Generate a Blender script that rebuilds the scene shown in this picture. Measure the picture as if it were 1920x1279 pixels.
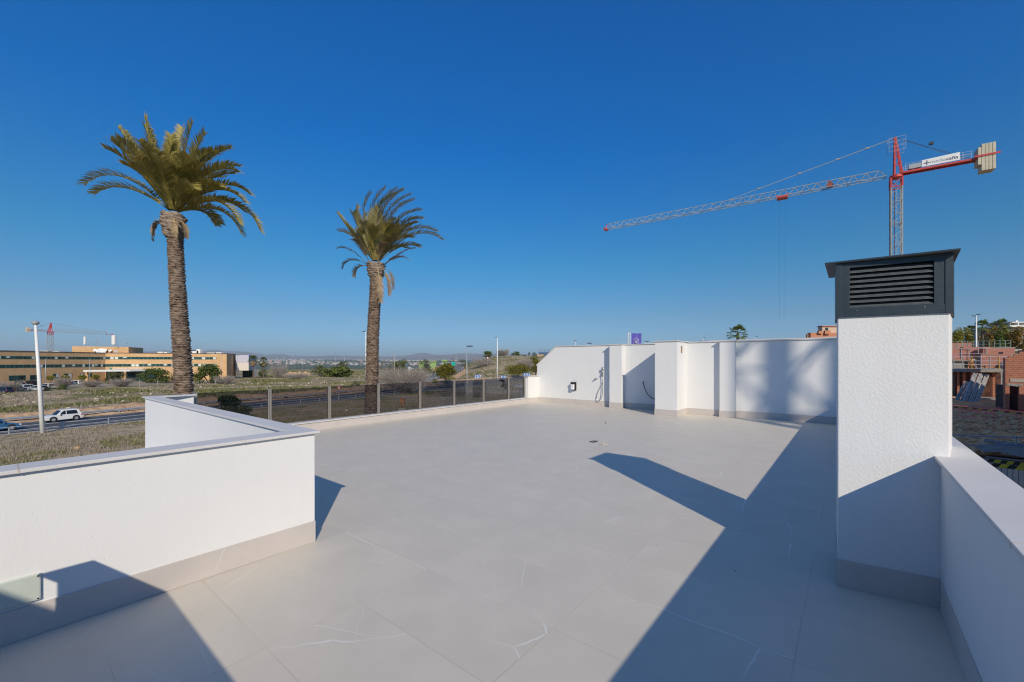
import bpy, math, random
import numpy as np
from mathutils import Vector, Matrix, noise as mnoise

R = math.radians
random.seed(7)
rng = np.random.default_rng(7)
scene = bpy.context.scene
for o in list(bpy.data.objects):
    bpy.data.objects.remove(o)
COL = scene.collection

# ------------------------------------------------------------------ camera
W_PX, H_PX, F_PX, HOR, EYE = 1920.0, 1279.0, 786.0, 678.0, 1.6
cam_d = bpy.data.cameras.new('camera')
cam = bpy.data.objects.new('camera', cam_d)
COL.objects.link(cam)
cam.location = (0, 0, EYE)
cam.rotation_euler = (R(90), 0, 0)
cam_d.sensor_fit = 'HORIZONTAL'
cam_d.sensor_width = 36.0
cam_d.lens = 36.0 * F_PX / W_PX
cam_d.shift_y = (HOR - H_PX / 2) / W_PX
cam_d.clip_start = 0.02
cam_d.clip_end = 60000
scene.camera = cam

# ------------------------------------------------------------------ sky, sun, exposure
SUN_TO = Vector((0.431, -1.679, 1.0)).normalized()      # towards the sun
SUN_EL = math.asin(SUN_TO.z)
SUN_ROT = math.atan2(SUN_TO.x, SUN_TO.y)
world = bpy.data.worlds.new('World')
scene.world = world
world.use_nodes = True
wn = world.node_tree
wn.nodes.clear()
w_out = wn.nodes.new('ShaderNodeOutputWorld')
w_bg = wn.nodes.new('ShaderNodeBackground')
w_sky = wn.nodes.new('ShaderNodeTexSky')
w_sky.sky_type = 'NISHITA'
w_sky.sun_disc = False
w_sky.sun_elevation = SUN_EL
w_sky.sun_rotation = SUN_ROT
w_sky.altitude = 0.0
w_sky.air_density = 1.0
w_sky.dust_density = 0.2
w_sky.ozone_density = 6.0
# deep polarised winter blue, added warm fill overhead: physical sky tinted by height
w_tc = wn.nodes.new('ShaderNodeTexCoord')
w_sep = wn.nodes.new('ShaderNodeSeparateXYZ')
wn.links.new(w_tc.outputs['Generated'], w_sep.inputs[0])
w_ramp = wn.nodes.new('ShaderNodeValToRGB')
SKY_STOPS = [(0.0, (0.34, 0.48, 0.67)), (0.025, (0.34, 0.48, 0.67)), (0.10, (0.31, 0.445, 0.53)), (0.22, (0.135, 0.51, 0.61)), (0.433, (0.0, 0.51, 0.85)), (0.66, (0.0, 0.55, 0.98)), (0.85, (1.2, 1.1, 1.05)), (1.0, (1.5, 1.25, 1.15))]  # last two stops lift the unseen zenith, mostly red, to fill shade
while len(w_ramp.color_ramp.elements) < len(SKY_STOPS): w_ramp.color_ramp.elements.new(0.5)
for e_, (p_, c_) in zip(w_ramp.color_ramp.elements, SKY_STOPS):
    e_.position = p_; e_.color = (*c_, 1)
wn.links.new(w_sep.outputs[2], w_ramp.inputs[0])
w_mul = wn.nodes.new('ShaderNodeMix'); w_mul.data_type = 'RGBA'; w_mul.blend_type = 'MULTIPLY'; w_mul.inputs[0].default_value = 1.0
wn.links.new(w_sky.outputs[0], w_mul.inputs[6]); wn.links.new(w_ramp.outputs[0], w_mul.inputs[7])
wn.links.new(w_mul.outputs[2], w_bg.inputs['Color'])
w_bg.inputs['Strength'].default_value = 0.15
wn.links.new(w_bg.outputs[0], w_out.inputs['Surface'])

sun_d = bpy.data.lights.new('sun', 'SUN')
sun_d.energy = 4.1
sun_d.angle = R(0.53)
sun_d.color = (1.0, 0.88, 0.70)
sun = bpy.data.objects.new('sun', sun_d)
COL.objects.link(sun)
sun.rotation_euler = (-SUN_TO).to_track_quat('-Z', 'Y').to_euler()
sun.location = (20, -60, 60)

scene.view_settings.view_transform = 'Standard'
scene.view_settings.look = 'None'
scene.view_settings.exposure = 0.0
scene.view_settings.gamma = 1.0
scene.render.engine = 'CYCLES'
scene.cycles.max_bounces = 8
scene.cycles.transparent_max_bounces = 24
scene.cycles.use_denoising = True
scene.cycles.denoising_prefilter = 'NONE'
scene.cycles.pixel_filter_type = 'BLACKMAN_HARRIS'
scene.cycles.filter_width = 1.15

# ------------------------------------------------------------------ frames
YAW = R(90 - 38.93)                    # terrace x axis in the world
TC, TS = math.cos(YAW), math.sin(YAW)
def T(x, y, z=0.0):                    # terrace coordinates -> world
    return Vector((TC * x - TS * y, TS * x + TC * y, z))
def toT(x, y):                         # world -> terrace
    return (TC * x + TS * y, -TS * x + TC * y)
def spot(px, py, D):                   # bearing / height reading of the survey photo at depth D
    return Vector(((px - 960) / F_PX * D, D, EYE + (HOR - py) / F_PX * D))
def sstep(a, b, x):
    t = min(1.0, max(0.0, (x - a) / (b - a)))
    return t * t * (3 - 2 * t)

GZ = -6.2                              # level of the plain outside
def ground(x, y):
    tx, ty = toT(x, y)
    z = GZ
    if y > 60 or abs(x) > 60:
        z += 0.35 * mnoise.noise((x / 28.0, y / 28.0, 3.1)) * sstep(60, 110, math.hypot(x, y))
    z += (3.0) * (1 - sstep(-6, 4, ty)) * sstep(-40, 2, tx) * (1 - sstep(180, 320, y)) # street side is higher
    b = x / max(y, 1.0)
    if y > 100:                        # scrubby hill on the far side of the road
        h = sstep(165, 300, y) * sstep(-0.16, -0.03, b) * (1 - sstep(430, 560, y))
        z += 11.5 * h
    r = math.hypot(x, y)
    drop = sstep(430, 1100, r)
    z += -68 * drop
    if r > 3500:
        z += 102 * sstep(3600, 9500, r)
    return z

# ------------------------------------------------------------------ mesh builder
class MB:
    def __init__(s):
        s.v = []; s.f = []; s.m = []; s.mi = 0
    def quad(s, *p):
        n = len(s.v); s.v += [tuple(q) for q in p]; s.f.append(tuple(range(n, n + len(p)))); s.m.append(s.mi)
    def box(s, x0, x1, y0, y1, z0, z1):
        s.prism([(x0, y0), (x1, y0), (x1, y1), (x0, y1)], z0, z1)
    def prism(s, poly, z0, z1):
        n = len(s.v); k = len(poly)
        s.v += [(x, y, z0) for x, y in poly] + [(x, y, z1) for x, y in poly]
        s.f.append(tuple(range(n + k - 1, n - 1, -1))); s.f.append(tuple(range(n + k, n + 2 * k)))
        for i in range(k):
            j = (i + 1) % k
            s.f.append((n + i, n + j, n + k + j, n + k + i))
        s.m += [s.mi] * (k + 2)
    def obox(s, o, u, v, w):           # box from an origin and three edge vectors
        o, u, v, w = map(Vector, (o, u, v, w))
        n = len(s.v)
        s.v += [tuple(q) for q in (o, o + u, o + u + v, o + v, o + w, o + u + w, o + u + v + w, o + v + w)]
        fs = [(0, 3, 2, 1), (4, 5, 6, 7), (0, 1, 5, 4), (1, 2, 6, 5), (2, 3, 7, 6), (3, 0, 4, 7)]
        if u.cross(v).dot(w) < 0:
            fs = [tuple(reversed(f)) for f in fs]
        s.f += [tuple(n + i for i in f) for f in fs]; s.m += [s.mi] * 6
    def bar(s, a, b, t, t2=None):      # square bar between two points
        a, b = Vector(a), Vector(b); d = (b - a)
        if d.length < 1e-6: return
        d.normalize()
        up = Vector((0, 0, 1)) if abs(d.z) < 0.95 else Vector((1, 0, 0))
        p = d.cross(up).normalized(); q = p.cross(d)
        t2 = t2 or t
        s.obox(a - p * t / 2 - q * t2 / 2, b - a, p * t, q * t2)
    def tube(s, pts, rad, n=8, caps=True):
        pts = [Vector(p) for p in pts]
        if not hasattr(rad, '__len__'): rad = [rad] * len(pts)
        base = len(s.v); pq = None
        for i, p in enumerate(pts):
            a = pts[max(i - 1, 0)]; b = pts[min(i + 1, len(pts) - 1)]
            d = (b - a).normalized()
            if pq is None:
                up = Vector((0, 0, 1)) if abs(d.z) < 0.9 else Vector((1, 0, 0))
                e = d.cross(up).normalized()
            else:
                e = (pq - d * pq.dot(d)).normalized()
            pq = e; g = d.cross(e)
            for k in range(n):
                t = 2 * math.pi * k / n
                s.v.append(tuple(p + (e * math.cos(t) + g * math.sin(t)) * rad[i]))
        for i in range(len(pts) - 1):
            for k in range(n):
                k2 = (k + 1) % n
                s.f.append((base + i * n + k, base + i * n + k2, base + (i + 1) * n + k2, base + (i + 1) * n + k)); s.m.append(s.mi)
        if caps:
            s.f.append(tuple(base + k for k in range(n - 1, -1, -1))); s.m.append(s.mi)
            e = base + (len(pts) - 1) * n
            s.f.append(tuple(e + k for k in range(n))); s.m.append(s.mi)
    def lathe(s, c, prof, n=16):       # prof: (radius, z)
        c = Vector(c); base = len(s.v)
        for r, z in prof:
            for k in range(n):
                t = 2 * math.pi * k / n
                s.v.append((c.x + r * math.cos(t), c.y + r * math.sin(t), c.z + z))
        for i in range(len(prof) - 1):
            for k in range(n):
                k2 = (k + 1) % n
                s.f.append((base + i * n + k, base + i * n + k2, base + (i + 1) * n + k2, base + (i + 1) * n + k)); s.m.append(s.mi)
        s.f.append(tuple(base + k for k in range(n - 1, -1, -1))); s.m.append(s.mi)
        e = base + (len(prof) - 1) * n
        s.f.append(tuple(e + k for k in range(n))); s.m.append(s.mi)
    def ball(s, c, rx, ry, rz, nu=12, nv=8, jit=0.0):
        c = Vector(c); base = len(s.v)
        for i in range(nv + 1):
            t = math.pi * i / nv
            for k in range(nu):
                a = 2 * math.pi * k / nu
                j = 1 + jit * mnoise.noise((c.x * 3.1 + math.cos(a) * math.sin(t) * 1.7, c.y * 2.3 + math.sin(a) * math.sin(t) * 1.7, c.z + math.cos(t) * 1.7))
                s.v.append((c.x + rx * j * math.sin(t) * math.cos(a), c.y + ry * j * math.sin(t) * math.sin(a), c.z + rz * j * math.cos(t)))
        for i in range(nv):
            for k in range(nu):
                k2 = (k + 1) % nu
                s.f.append((base + i * nu + k, base + (i + 1) * nu + k, base + (i + 1) * nu + k2, base + i * nu + k2)); s.m.append(s.mi)
    def build(s, name, mats, parent=None, smooth=False, loc=None, rotz=None, bevel=0.0):
        me = bpy.data.meshes.new(name)
        off = Vector((0, 0, 0))
        v = s.v
        if loc is not None:
            off = Vector(loc); v = [(a - off.x, b - off.y, c - off.z) for a, b, c in s.v]
        me.from_pydata(v, [], s.f)
        if not isinstance(mats, (list, tuple)): mats = [mats]
        for m in mats: me.materials.append(m)
        if len(mats) > 1: me.polygons.foreach_set('material_index', s.m)
        if smooth: me.polygons.foreach_set('use_smooth', [True] * len(me.polygons))
        me.update()
        o = bpy.data.objects.new(name, me)
        COL.objects.link(o)
        if parent is not None: o.parent = parent
        o.location = off
        if rotz is not None: o.rotation_euler = (0, 0, rotz)
        if bevel:
            b = o.modifiers.new('bevel', 'BEVEL'); b.width = bevel; b.segments = 2; b.limit_method = 'ANGLE'; b.angle_limit = R(40)
            b.harden_normals = False
        return o

def tag(o, label=None, cat=None, group=None, kind=None):
    if label: o['label'] = label
    if cat: o['category'] = cat
    if group: o['group'] = group
    if kind: o['kind'] = kind
    return o
def thing(name, label, cat, loc=(0, 0, 0), rotz=0.0, group=None):
    o = bpy.data.objects.new(name, None)
    o.empty_display_size = 0.3
    COL.objects.link(o); o.location = loc; o.rotation_euler = (0, 0, rotz)
    return tag(o, label, cat, group)
def dup(root, loc, rotz=None, label=None, scale=None):
    r = root.copy(); COL.objects.link(r); r.location = loc
    if rotz is not None: r.rotation_euler = (0, 0, rotz)
    if label: r['label'] = label
    if scale: r.scale = scale
    for ch in list(root.children):
        c = ch.copy(); COL.objects.link(c); c.parent = r
        for g in ch.children:
            d = g.copy(); COL.objects.link(d); d.parent = c
    return r

# ------------------------------------------------------------------ materials
def new_mat(name):
    m = bpy.data.materials.new(name); m.use_nodes = True
    nt = m.node_tree
    return m, nt, nt.nodes['Principled BSDF']
def N(nt, t, **kw):
    n = nt.nodes.new(t)
    for k, v in kw.items():
        if k in n.inputs: n.inputs[k].default_value = v
        else: setattr(n, k, v)
    return n
def mat(name, col, rough=0.6, metal=0.0, var=0.0, vscale=8.0, col2=None, bump=0.0, bscale=40.0, spec=0.5, detail=4.0, coord='Object', stretch=None):
    m, nt, b = new_mat(name)
    b.inputs['Roughness'].default_value = rough
    b.inputs['Metallic'].default_value = metal
    b.inputs['Specular IOR Level'].default_value = spec
    c = (*col, 1.0)
    b.inputs['Base Color'].default_value = c
    if var or col2 or bump:
        tc = N(nt, 'ShaderNodeTexCoord')
        src = tc.outputs[coord]
        if stretch:
            mp = N(nt, 'ShaderNodeMapping'); mp.inputs['Scale'].default_value = stretch
            nt.links.new(src, mp.inputs['Vector']); src = mp.outputs[0]
    if var or col2:
        no = N(nt, 'ShaderNodeTexNoise', Scale=vscale, Detail=detail, Roughness=0.6)
        nt.links.new(src, no.inputs['Vector'])
        cr = N(nt, 'ShaderNodeValToRGB')
        cr.color_ramp.elements[0].position = 0.36; cr.color_ramp.elements[1].position = 0.64
        if col2 is None:
            cr.color_ramp.elements[0].color = (*[max(0, x * (1 - var)) for x in col], 1)
            cr.color_ramp.elements[1].color = (*[min(1, x * (1 + var)) for x in col], 1)
        else:
            cr.color_ramp.elements[0].color = c; cr.color_ramp.elements[1].color = (*col2, 1)
        nt.links.new(no.outputs[0], cr.inputs[0])
        nt.links.new(cr.outputs[0], b.inputs['Base Color'])
    if bump:
        nb = N(nt, 'ShaderNodeTexNoise', Scale=bscale, Detail=3.0)
        nt.links.new(src, nb.inputs['Vector'])
        bp = N(nt, 'ShaderNodeBump', Strength=min(1, bump), Distance=0.02)
        nt.links.new(nb.outputs[0], bp.inputs['Height'])
        nt.links.new(bp.outputs[0], b.inputs['Normal'])
    return m
def math_n(nt, op, a, b=None, c=None):
    n = nt.nodes.new('ShaderNodeMath'); n.operation = op
    for i, x in enumerate((a, b, c)):
        if x is None: continue
        if isinstance(x, (int, float)): n.inputs[i].default_value = x
        else: nt.links.new(x, n.inputs[i])
    return n.outputs[0]
def mixc(nt, fac, a, b):
    n = nt.nodes.new('ShaderNodeMix'); n.data_type = 'RGBA'
    if isinstance(fac, (int, float)): n.inputs[0].default_value = fac
    else: nt.links.new(fac, n.inputs[0])
    for i, x in ((6, a), (7, b)):
        if isinstance(x, tuple): n.inputs[i].default_value = (*x, 1) if len(x) == 3 else x
        else: nt.links.new(x, n.inputs[i])
    return n.outputs[2]

def plaster_mat(name, col, grain=95.0, strength=0.3, dist=0.0022):
    m, nt, b = new_mat(name)
    b.inputs['Roughness'].default_value = 0.9
    b.inputs['Specular IOR Level'].default_value = 0.15
    tc = N(nt, 'ShaderNodeTexCoord')
    mp = N(nt, 'ShaderNodeMapping'); mp.inputs['Scale'].default_value = (1, 1, 0.75); mp.inputs['Rotation'].default_value = (0.5, 0.5, 0.2)
    nt.links.new(tc.outputs['Object'], mp.inputs['Vector'])
    n1 = N(nt, 'ShaderNodeTexNoise', Scale=grain, Detail=3.0, Roughness=0.55)
    n2 = N(nt, 'ShaderNodeTexVoronoi', Scale=grain * 0.7)
    nt.links.new(mp.outputs[0], n1.inputs['Vector']); nt.links.new(mp.outputs[0], n2.inputs['Vector'])
    h = math_n(nt, 'ADD', n1.outputs[0], math_n(nt, 'MULTIPLY', n2.outputs['Distance'], 0.5))
    bp = N(nt, 'ShaderNodeBump', Strength=strength, Distance=dist)
    nt.links.new(h, bp.inputs['Height']); nt.links.new(bp.outputs[0], b.inputs['Normal'])
    n3 = N(nt, 'ShaderNodeTexNoise', Scale=1.3, Detail=5.0, Roughness=0.65)
    nt.links.new(tc.outputs['Object'], n3.inputs['Vector'])
    n4 = N(nt, 'ShaderNodeTexVoronoi', Scale=9.0); n4.inputs['Randomness'].default_value = 1.0
    nt.links.new(tc.outputs['Object'], n4.inputs['Vector'])
    fleck = math_n(nt, 'LESS_THAN', n4.outputs['Distance'], 0.035)
    c1 = mixc(nt, n3.outputs[0], tuple(x * 0.95 for x in col), tuple(min(1, x * 1.03) for x in col))
    # faint rain streaks and hand-trowelled unevenness
    ms = N(nt, 'ShaderNodeMapping'); ms.inputs['Scale'].default_value = (7.0, 7.0, 0.35); nt.links.new(tc.outputs['Object'], ms.inputs['Vector'])
    n5 = N(nt, 'ShaderNodeTexNoise', Scale=1.0, Detail=5.0, Roughness=0.7); nt.links.new(ms.outputs[0], n5.inputs['Vector'])
    sr = N(nt, 'ShaderNodeMapRange'); sr.inputs['From Min'].default_value = 0.5; sr.inputs['From Max'].default_value = 0.75; nt.links.new(n5.outputs[0], sr.inputs['Value'])
    c1 = mixc(nt, math_n(nt, 'MULTIPLY', sr.outputs[0], 0.07), c1, (0.52, 0.50, 0.46))
    c2 = mixc(nt, math_n(nt, 'MULTIPLY', fleck, 0.35), c1, (0.35, 0.32, 0.28))
    nt.links.new(c2, b.inputs['Base Color'])
    return m

def stone_mat(name, base, joints=None, vein=1.0, zplane=False):
    """pale porcelain tile with thin white veins; joints = (x0, dx, y0, dy) in object space"""
    m, nt, b = new_mat(name)
    b.inputs['Roughness'].default_value = 0.55
    b.inputs['Specular IOR Level'].default_value = 0.3
    tc = N(nt, 'ShaderNodeTexCoord')
    sep = N(nt, 'ShaderNodeSeparateXYZ'); nt.links.new(tc.outputs['Object'], sep.inputs[0])
    vec = tc.outputs['Object']
    jm = None
    if joints:
        x0, dx, y0, dy = joints
        u = math_n(nt, 'DIVIDE', math_n(nt, 'SUBTRACT', sep.outputs[0], x0), dx)
        v = math_n(nt, 'DIVIDE', math_n(nt, 'SUBTRACT', sep.outputs[1], y0), dy)
        fu = math_n(nt, 'FRACT', u); fv = math_n(nt, 'FRACT', v)
        du = math_n(nt, 'MULTIPLY', math_n(nt, 'MINIMUM', fu, math_n(nt, 'SUBTRACT', 1.0, fu)), dx)
        dv = math_n(nt, 'MULTIPLY', math_n(nt, 'MINIMUM', fv, math_n(nt, 'SUBTRACT', 1.0, fv)), dy)
        d = math_n(nt, 'MINIMUM', du, math_n(nt, 'MULTIPLY', dv, 0.75))
        jm = math_n(nt, 'LESS_THAN', d, 0.0030)
        comb = N(nt, 'ShaderNodeCombineXYZ')
        nt.links.new(math_n(nt, 'FLOOR', u), comb.inputs[0]); nt.links.new(math_n(nt, 'FLOOR', v), comb.inputs[1])
        wn_ = N(nt, 'ShaderNodeTexWhiteNoise', noise_dimensions='3D'); nt.links.new(comb.outputs[0], wn_.inputs['Vector'])
        sc = N(nt, 'ShaderNodeVectorMath', operation='SCALE'); sc.inputs['Scale'].default_value = 37.0
        nt.links.new(wn_.outputs['Color'], sc.inputs[0])
        ad = N(nt, 'ShaderNodeVectorMath', operation='ADD')
        nt.links.new(vec, ad.inputs[0]); nt.links.new(sc.outputs[0], ad.inputs[1])
        vec = ad.outputs[0]
    # wobble
    nw = N(nt, 'ShaderNodeTexNoise', Scale=3.0, Detail=5.0, Roughness=0.6)
    nt.links.new(vec, nw.inputs['Vector'])
    sb = N(nt, 'ShaderNodeVectorMath', operation='SUBTRACT'); sb.inputs[1].default_value = (0.5, 0.5, 0.5)
    nt.links.new(nw.outputs['Color'], sb.inputs[0])
    ss = N(nt, 'ShaderNodeVectorMath', operation='SCALE'); ss.inputs['Scale'].default_value = 0.085
    nt.links.new(sb.outputs[0], ss.inputs[0])
    wv = N(nt, 'ShaderNodeVectorMath', operation='ADD'); nt.links.new(vec, wv.inputs[0]); nt.links.new(ss.outputs[0], wv.inputs[1])
    mpv = N(nt, 'ShaderNodeMapping'); mpv.inputs['Scale'].default_value = (1.0, 0.55, 0.6); mpv.inputs['Rotation'].default_value = (0, 0, 0.5)
    nt.links.new(wv.outputs[0], mpv.inputs['Vector'])
    masks = []
    for scl, wdt, gain, seed in ((0.85, 0.0026, 0.6, 0.0), (1.7, 0.0020, 0.42, 11.0), (0.5, 0.0017, 0.65, 23.0)):
        vo = N(nt, 'ShaderNodeTexVoronoi', Scale=scl, feature='DISTANCE_TO_EDGE')
        of = N(nt, 'ShaderNodeVectorMath', operation='ADD'); of.inputs[1].default_value = (seed, seed * 0.7, seed)
        nt.links.new(mpv.outputs[0], of.inputs[0]); nt.links.new(of.outputs[0], vo.inputs['Vector'])
        pn = N(nt, 'ShaderNodeTexNoise', Scale=1.1, Detail=2.0); nt.links.new(of.outputs[0], pn.inputs['Vector'])
        pm = N(nt, 'ShaderNodeMapRange'); pm.inputs['From Min'].default_value = 0.46; pm.inputs['From Max'].default_value = 0.60
        nt.links.new(pn.outputs[0], pm.inputs['Value'])
        lm = N(nt, 'ShaderNodeMapRange'); lm.inputs['From Min'].default_value = wdt; lm.inputs['From Max'].default_value = wdt * 0.35
        nt.links.new(vo.outputs['Distance'], lm.inputs['Value'])
        masks.append(math_n(nt, 'MULTIPLY', math_n(nt, 'MULTIPLY', lm.outputs[0], pm.outputs[0]), gain * vein))
    vm = math_n(nt, 'MAXIMUM', math_n(nt, 'MAXIMUM', masks[0], masks[1]), masks[2])
    cl = N(nt, 'ShaderNodeTexNoise', Scale=2.2, Detail=7.0, Roughness=0.62); nt.links.new(vec, cl.inputs['Vector'])
    cm = N(nt, 'ShaderNodeMapRange'); cm.inputs['From Min'].default_value = 0.3; cm.inputs['From Max'].default_value = 0.7
    nt.links.new(cl.outputs[0], cm.inputs['Value'])
    body = mixc(nt, cm.outputs[0], tuple(x * 0.94 for x in base), tuple(x * 1.05 for x in base))
    fine = N(nt, 'ShaderNodeTexNoise', Scale=160.0, Detail=2.0); nt.links.new(tc.outputs['Object'], fine.inputs['Vector'])
    body = mixc(nt, math_n(nt, 'MULTIPLY', fine.outputs[0], 0.10), body, tuple(x * 0.6 for x in base))
    # dry mortar scuffs
    du_ = N(nt, 'ShaderNodeTexNoise', Scale=1.7, Detail=8.0, Roughness=0.7); nt.links.new(tc.outputs['Object'], du_.inputs['Vector'])
    dm = N(nt, 'ShaderNodeMapRange'); dm.inputs['From Min'].default_value = 0.64; dm.inputs['From Max'].default_value = 0.8
    nt.links.new(du_.outputs[0], dm.inputs['Value'])
    body = mixc(nt, math_n(nt, 'MULTIPLY', dm.outputs[0], 0.45), body, tuple(min(1, x * 1.35) for x in base))
    body = mixc(nt, vm, body, (0.80, 0.80, 0.78))
    if jm is not None:
        jn = N(nt, 'ShaderNodeTexNoise', Scale=0.8, Detail=3.0); nt.links.new(tc.outputs['Object'], jn.inputs['Vector'])
        jr_ = N(nt, 'ShaderNodeMapRange'); jr_.inputs['From Min'].default_value = 0.42; jr_.inputs['From Max'].default_value = 0.58; nt.links.new(jn.outputs[0], jr_.inputs['Value'])
        # every tile a shade of its own
        tsep = N(nt, 'ShaderNodeSeparateColor'); nt.links.new(wn_.outputs['Color'], tsep.inputs[0])
        body = mixc(nt, math_n(nt, 'MULTIPLY', tsep.outputs[0], 0.08), body, tuple(x * 0.72 for x in base))
        body = mixc(nt, math_n(nt, 'MULTIPLY', jm, 0.34), body, mixc(nt, jr_.outputs[0], (0.34, 0.28, 0.21), (0.70, 0.61, 0.47)))
        # specks of grit
        gv = N(nt, 'ShaderNodeTexVoronoi', Scale=4.0); nt.links.new(tc.outputs['Object'], gv.inputs['Vector'])
        gp = N(nt, 'ShaderNodeTexNoise', Scale=0.9); nt.links.new(tc.outputs['Object'], gp.inputs['Vector'])
        gm = math_n(nt, 'MULTIPLY', math_n(nt, 'LESS_THAN', gv.outputs['Distance'], 0.033), math_n(nt, 'GREATER_THAN', gp.outputs[0], 0.53))
        body = mixc(nt, gm, body, (0.06, 0.045, 0.035))
    nt.links.new(body, b.inputs['Base Color'])
    return m

M = {}
M['plaster'] = plaster_mat('white_plaster', (0.735, 0.735, 0.725))
M['plaster_rough'] = plaster_mat('rough_white_plaster', (0.735, 0.735, 0.725), grain=85.0, strength=0.45, dist=0.0035)
M['tile'] = stone_mat('grey_porcelain_tile', (0.615, 0.565, 0.48), joints=(0.385, 0.575, 0.235, 1.152))
M['skirt'] = stone_mat('porcelain_skirting', (0.545, 0.50, 0.465))
M['coping'] = stone_mat('pale_stone_coping', (0.64, 0.62, 0.60), vein=0.25)
M['mortar'] = mat('beige_mortar', (0.52, 0.46, 0.38), 0.9, var=0.1, vscale=40)
M['anthracite'] = mat('anthracite_sheet_metal', (0.020, 0.034, 0.047), 0.42, metal=0.0, var=0.12, vscale=14, bump=0.05, bscale=90)
M['slat'] = mat('dusty_louvre_metal', (0.085, 0.098, 0.105), 0.6, var=0.2, vscale=30)
M['cap_metal'] = mat('grey_cap_underside', (0.10, 0.10, 0.105), 0.5, var=0.1)
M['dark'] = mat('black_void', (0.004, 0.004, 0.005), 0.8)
M['steel'] = mat('brushed_aluminium', (0.40, 0.37, 0.33), 0.42, metal=0.6, var=0.06, vscale=20)
M['chrome'] = mat('grey_chrome', (0.45, 0.46, 0.48), 0.25, metal=0.8)
M['black_plastic'] = mat('black_plastic', (0.012, 0.012, 0.014), 0.4)
M['white_plastic'] = mat('white_plastic', (0.75, 0.76, 0.78), 0.4)
M['plate_green'] = mat('pale_green_plastic', (0.50, 0.55, 0.49), 0.35, var=0.04)
def glass_mat():
    m = bpy.data.materials.new('smoked_glass'); m.use_nodes = True
    nt = m.node_tree; nt.nodes.clear()
    out = N(nt, 'ShaderNodeOutputMaterial')
    tr = N(nt, 'ShaderNodeBsdfTransparent'); tr.inputs['Color'].default_value = (0.59, 0.585, 0.60, 1)
    gl = N(nt, 'ShaderNodeBsdfGlossy'); gl.inputs['Roughness'].default_value = 0.02; gl.inputs['Color'].default_value = (0.9, 0.9, 0.92, 1)
    fr = N(nt, 'ShaderNodeFresnel', IOR=1.5)
    mx = N(nt, 'ShaderNodeMixShader')
    nt.links.new(math_n(nt, 'MULTIPLY', fr.outputs[0], 0.6), mx.inputs[0]); nt.links.new(tr.outputs[0], mx.inputs[1]); nt.links.new(gl.outputs[0], mx.inputs[2])
    nt.links.new(mx.outputs[0], out.inputs['Surface'])
    return m
M['glass'] = glass_mat()

# ------------------------------------------------------------------ the roof terrace
TOP, SK, COPH, OV = 0.985, 0.185, 0.022, 0.03
slab = MB(); slab.box(-6.0, 14.2, -0.64, 10.02, -0.9, -0.004)
tag(slab.build('terrace_slab', M['plaster'], rotz=YAW), kind='structure')
fl = MB(); fl.quad((-5.9, -0.6, 0), (14.0, -0.6, 0), (14.0, 3.80, 0), (-5.9, 3.80, 0)); fl.quad((1.70, 3.80, 0), (14.0, 3.80, 0), (14.0, 9.9, 0), (1.70, 9.9, 0))
tag(fl.build('terrace_floor', M['tile'], rotz=YAW), kind='structure')

def wall_thing(name, label, walls, skirts, copings, joints=(), cat='wall', rough=False):
    """walls/skirts/copings: lists of (x0,x1,y0,y1,z0,z1) in terrace coordinates"""
    r = thing(name, label, cat, (0, 0, 0), YAW)
    b = MB()
    for w in walls: b.box(*w)
    b.build('plaster_body', M['plaster_rough' if rough else 'plaster'], r, bevel=0.004)
    if skirts:
        b = MB()
        for w in skirts: b.box(*w)
        b.build('skirting', M['skirt'], r, bevel=0.0015)
    if copings:
        b = MB()
        for w in copings:
            if isinstance(w[0], list): b.prism(*w)
            else: b.box(*w)
        c = b.build('coping', M['coping'], r, bevel=0.003)
        if joints:
            b = MB()
            for w in joints: b.box(*w)
            b.build('mortar_joint', M['mortar'], c)
    return r

CT = TOP + 0.0
# front parapet, the return that runs away from it, and the short stub at its far end
front = wall_thing('parapet_wall', 'white rendered parapet in the left foreground, its tiled skirting lit and an inspection plate low on its left', 
    [(-6.0, 1.80, 3.71, 3.86, -0.35, CT - COPH)],
    [(-6.0, 1.802, 3.70, 3.7095, 0.001, SK)],
    [([(-6.0, 3.68), (1.832, 3.68), (1.832, 3.905), (-6.0, 3.905)], CT - COPH, CT)],
    [(0.087, 0.095, 3.679, 3.904, CT - COPH - 0.0005, CT + 0.0008), (1.235, 1.241, 3.679, 3.904, CT - COPH - 0.0005, CT + 0.0008), (-1.05, -1.042, 3.679, 3.904, CT - COPH - 0.0005, CT + 0.0008)])
side = wall_thing('parapet_wall', 'white rendered parapet running away from the end of the left foreground parapet towards the first palm',
    [(1.672, 1.80, 3.862, 9.60, -0.9, CT - COPH)],
    [(1.8005, 1.81, 3.87, 9.60, 0.001, SK)],
    [([(1.645, 3.9065), (1.832, 3.9065), (1.845, 9.42), (1.645, 9.65)], CT - COPH, CT)],
    [(1.644, 1.838, 7.0, 7.006, CT - COPH - 0.0005, CT + 0.0008)])
stub = wall_thing('parapet_wall', 'short white rendered parapet stub behind the far corner of the left parapet, where the glass railing starts',
    [(1.802, 2.36, 9.56, 9.69, -0.9, CT - COPH)], [],
    [([(1.847, 9.425), (2.40, 9.53), (2.40, 9.72), (1.647, 9.72), (1.647, 9.652)], CT - COPH, CT)])
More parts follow.
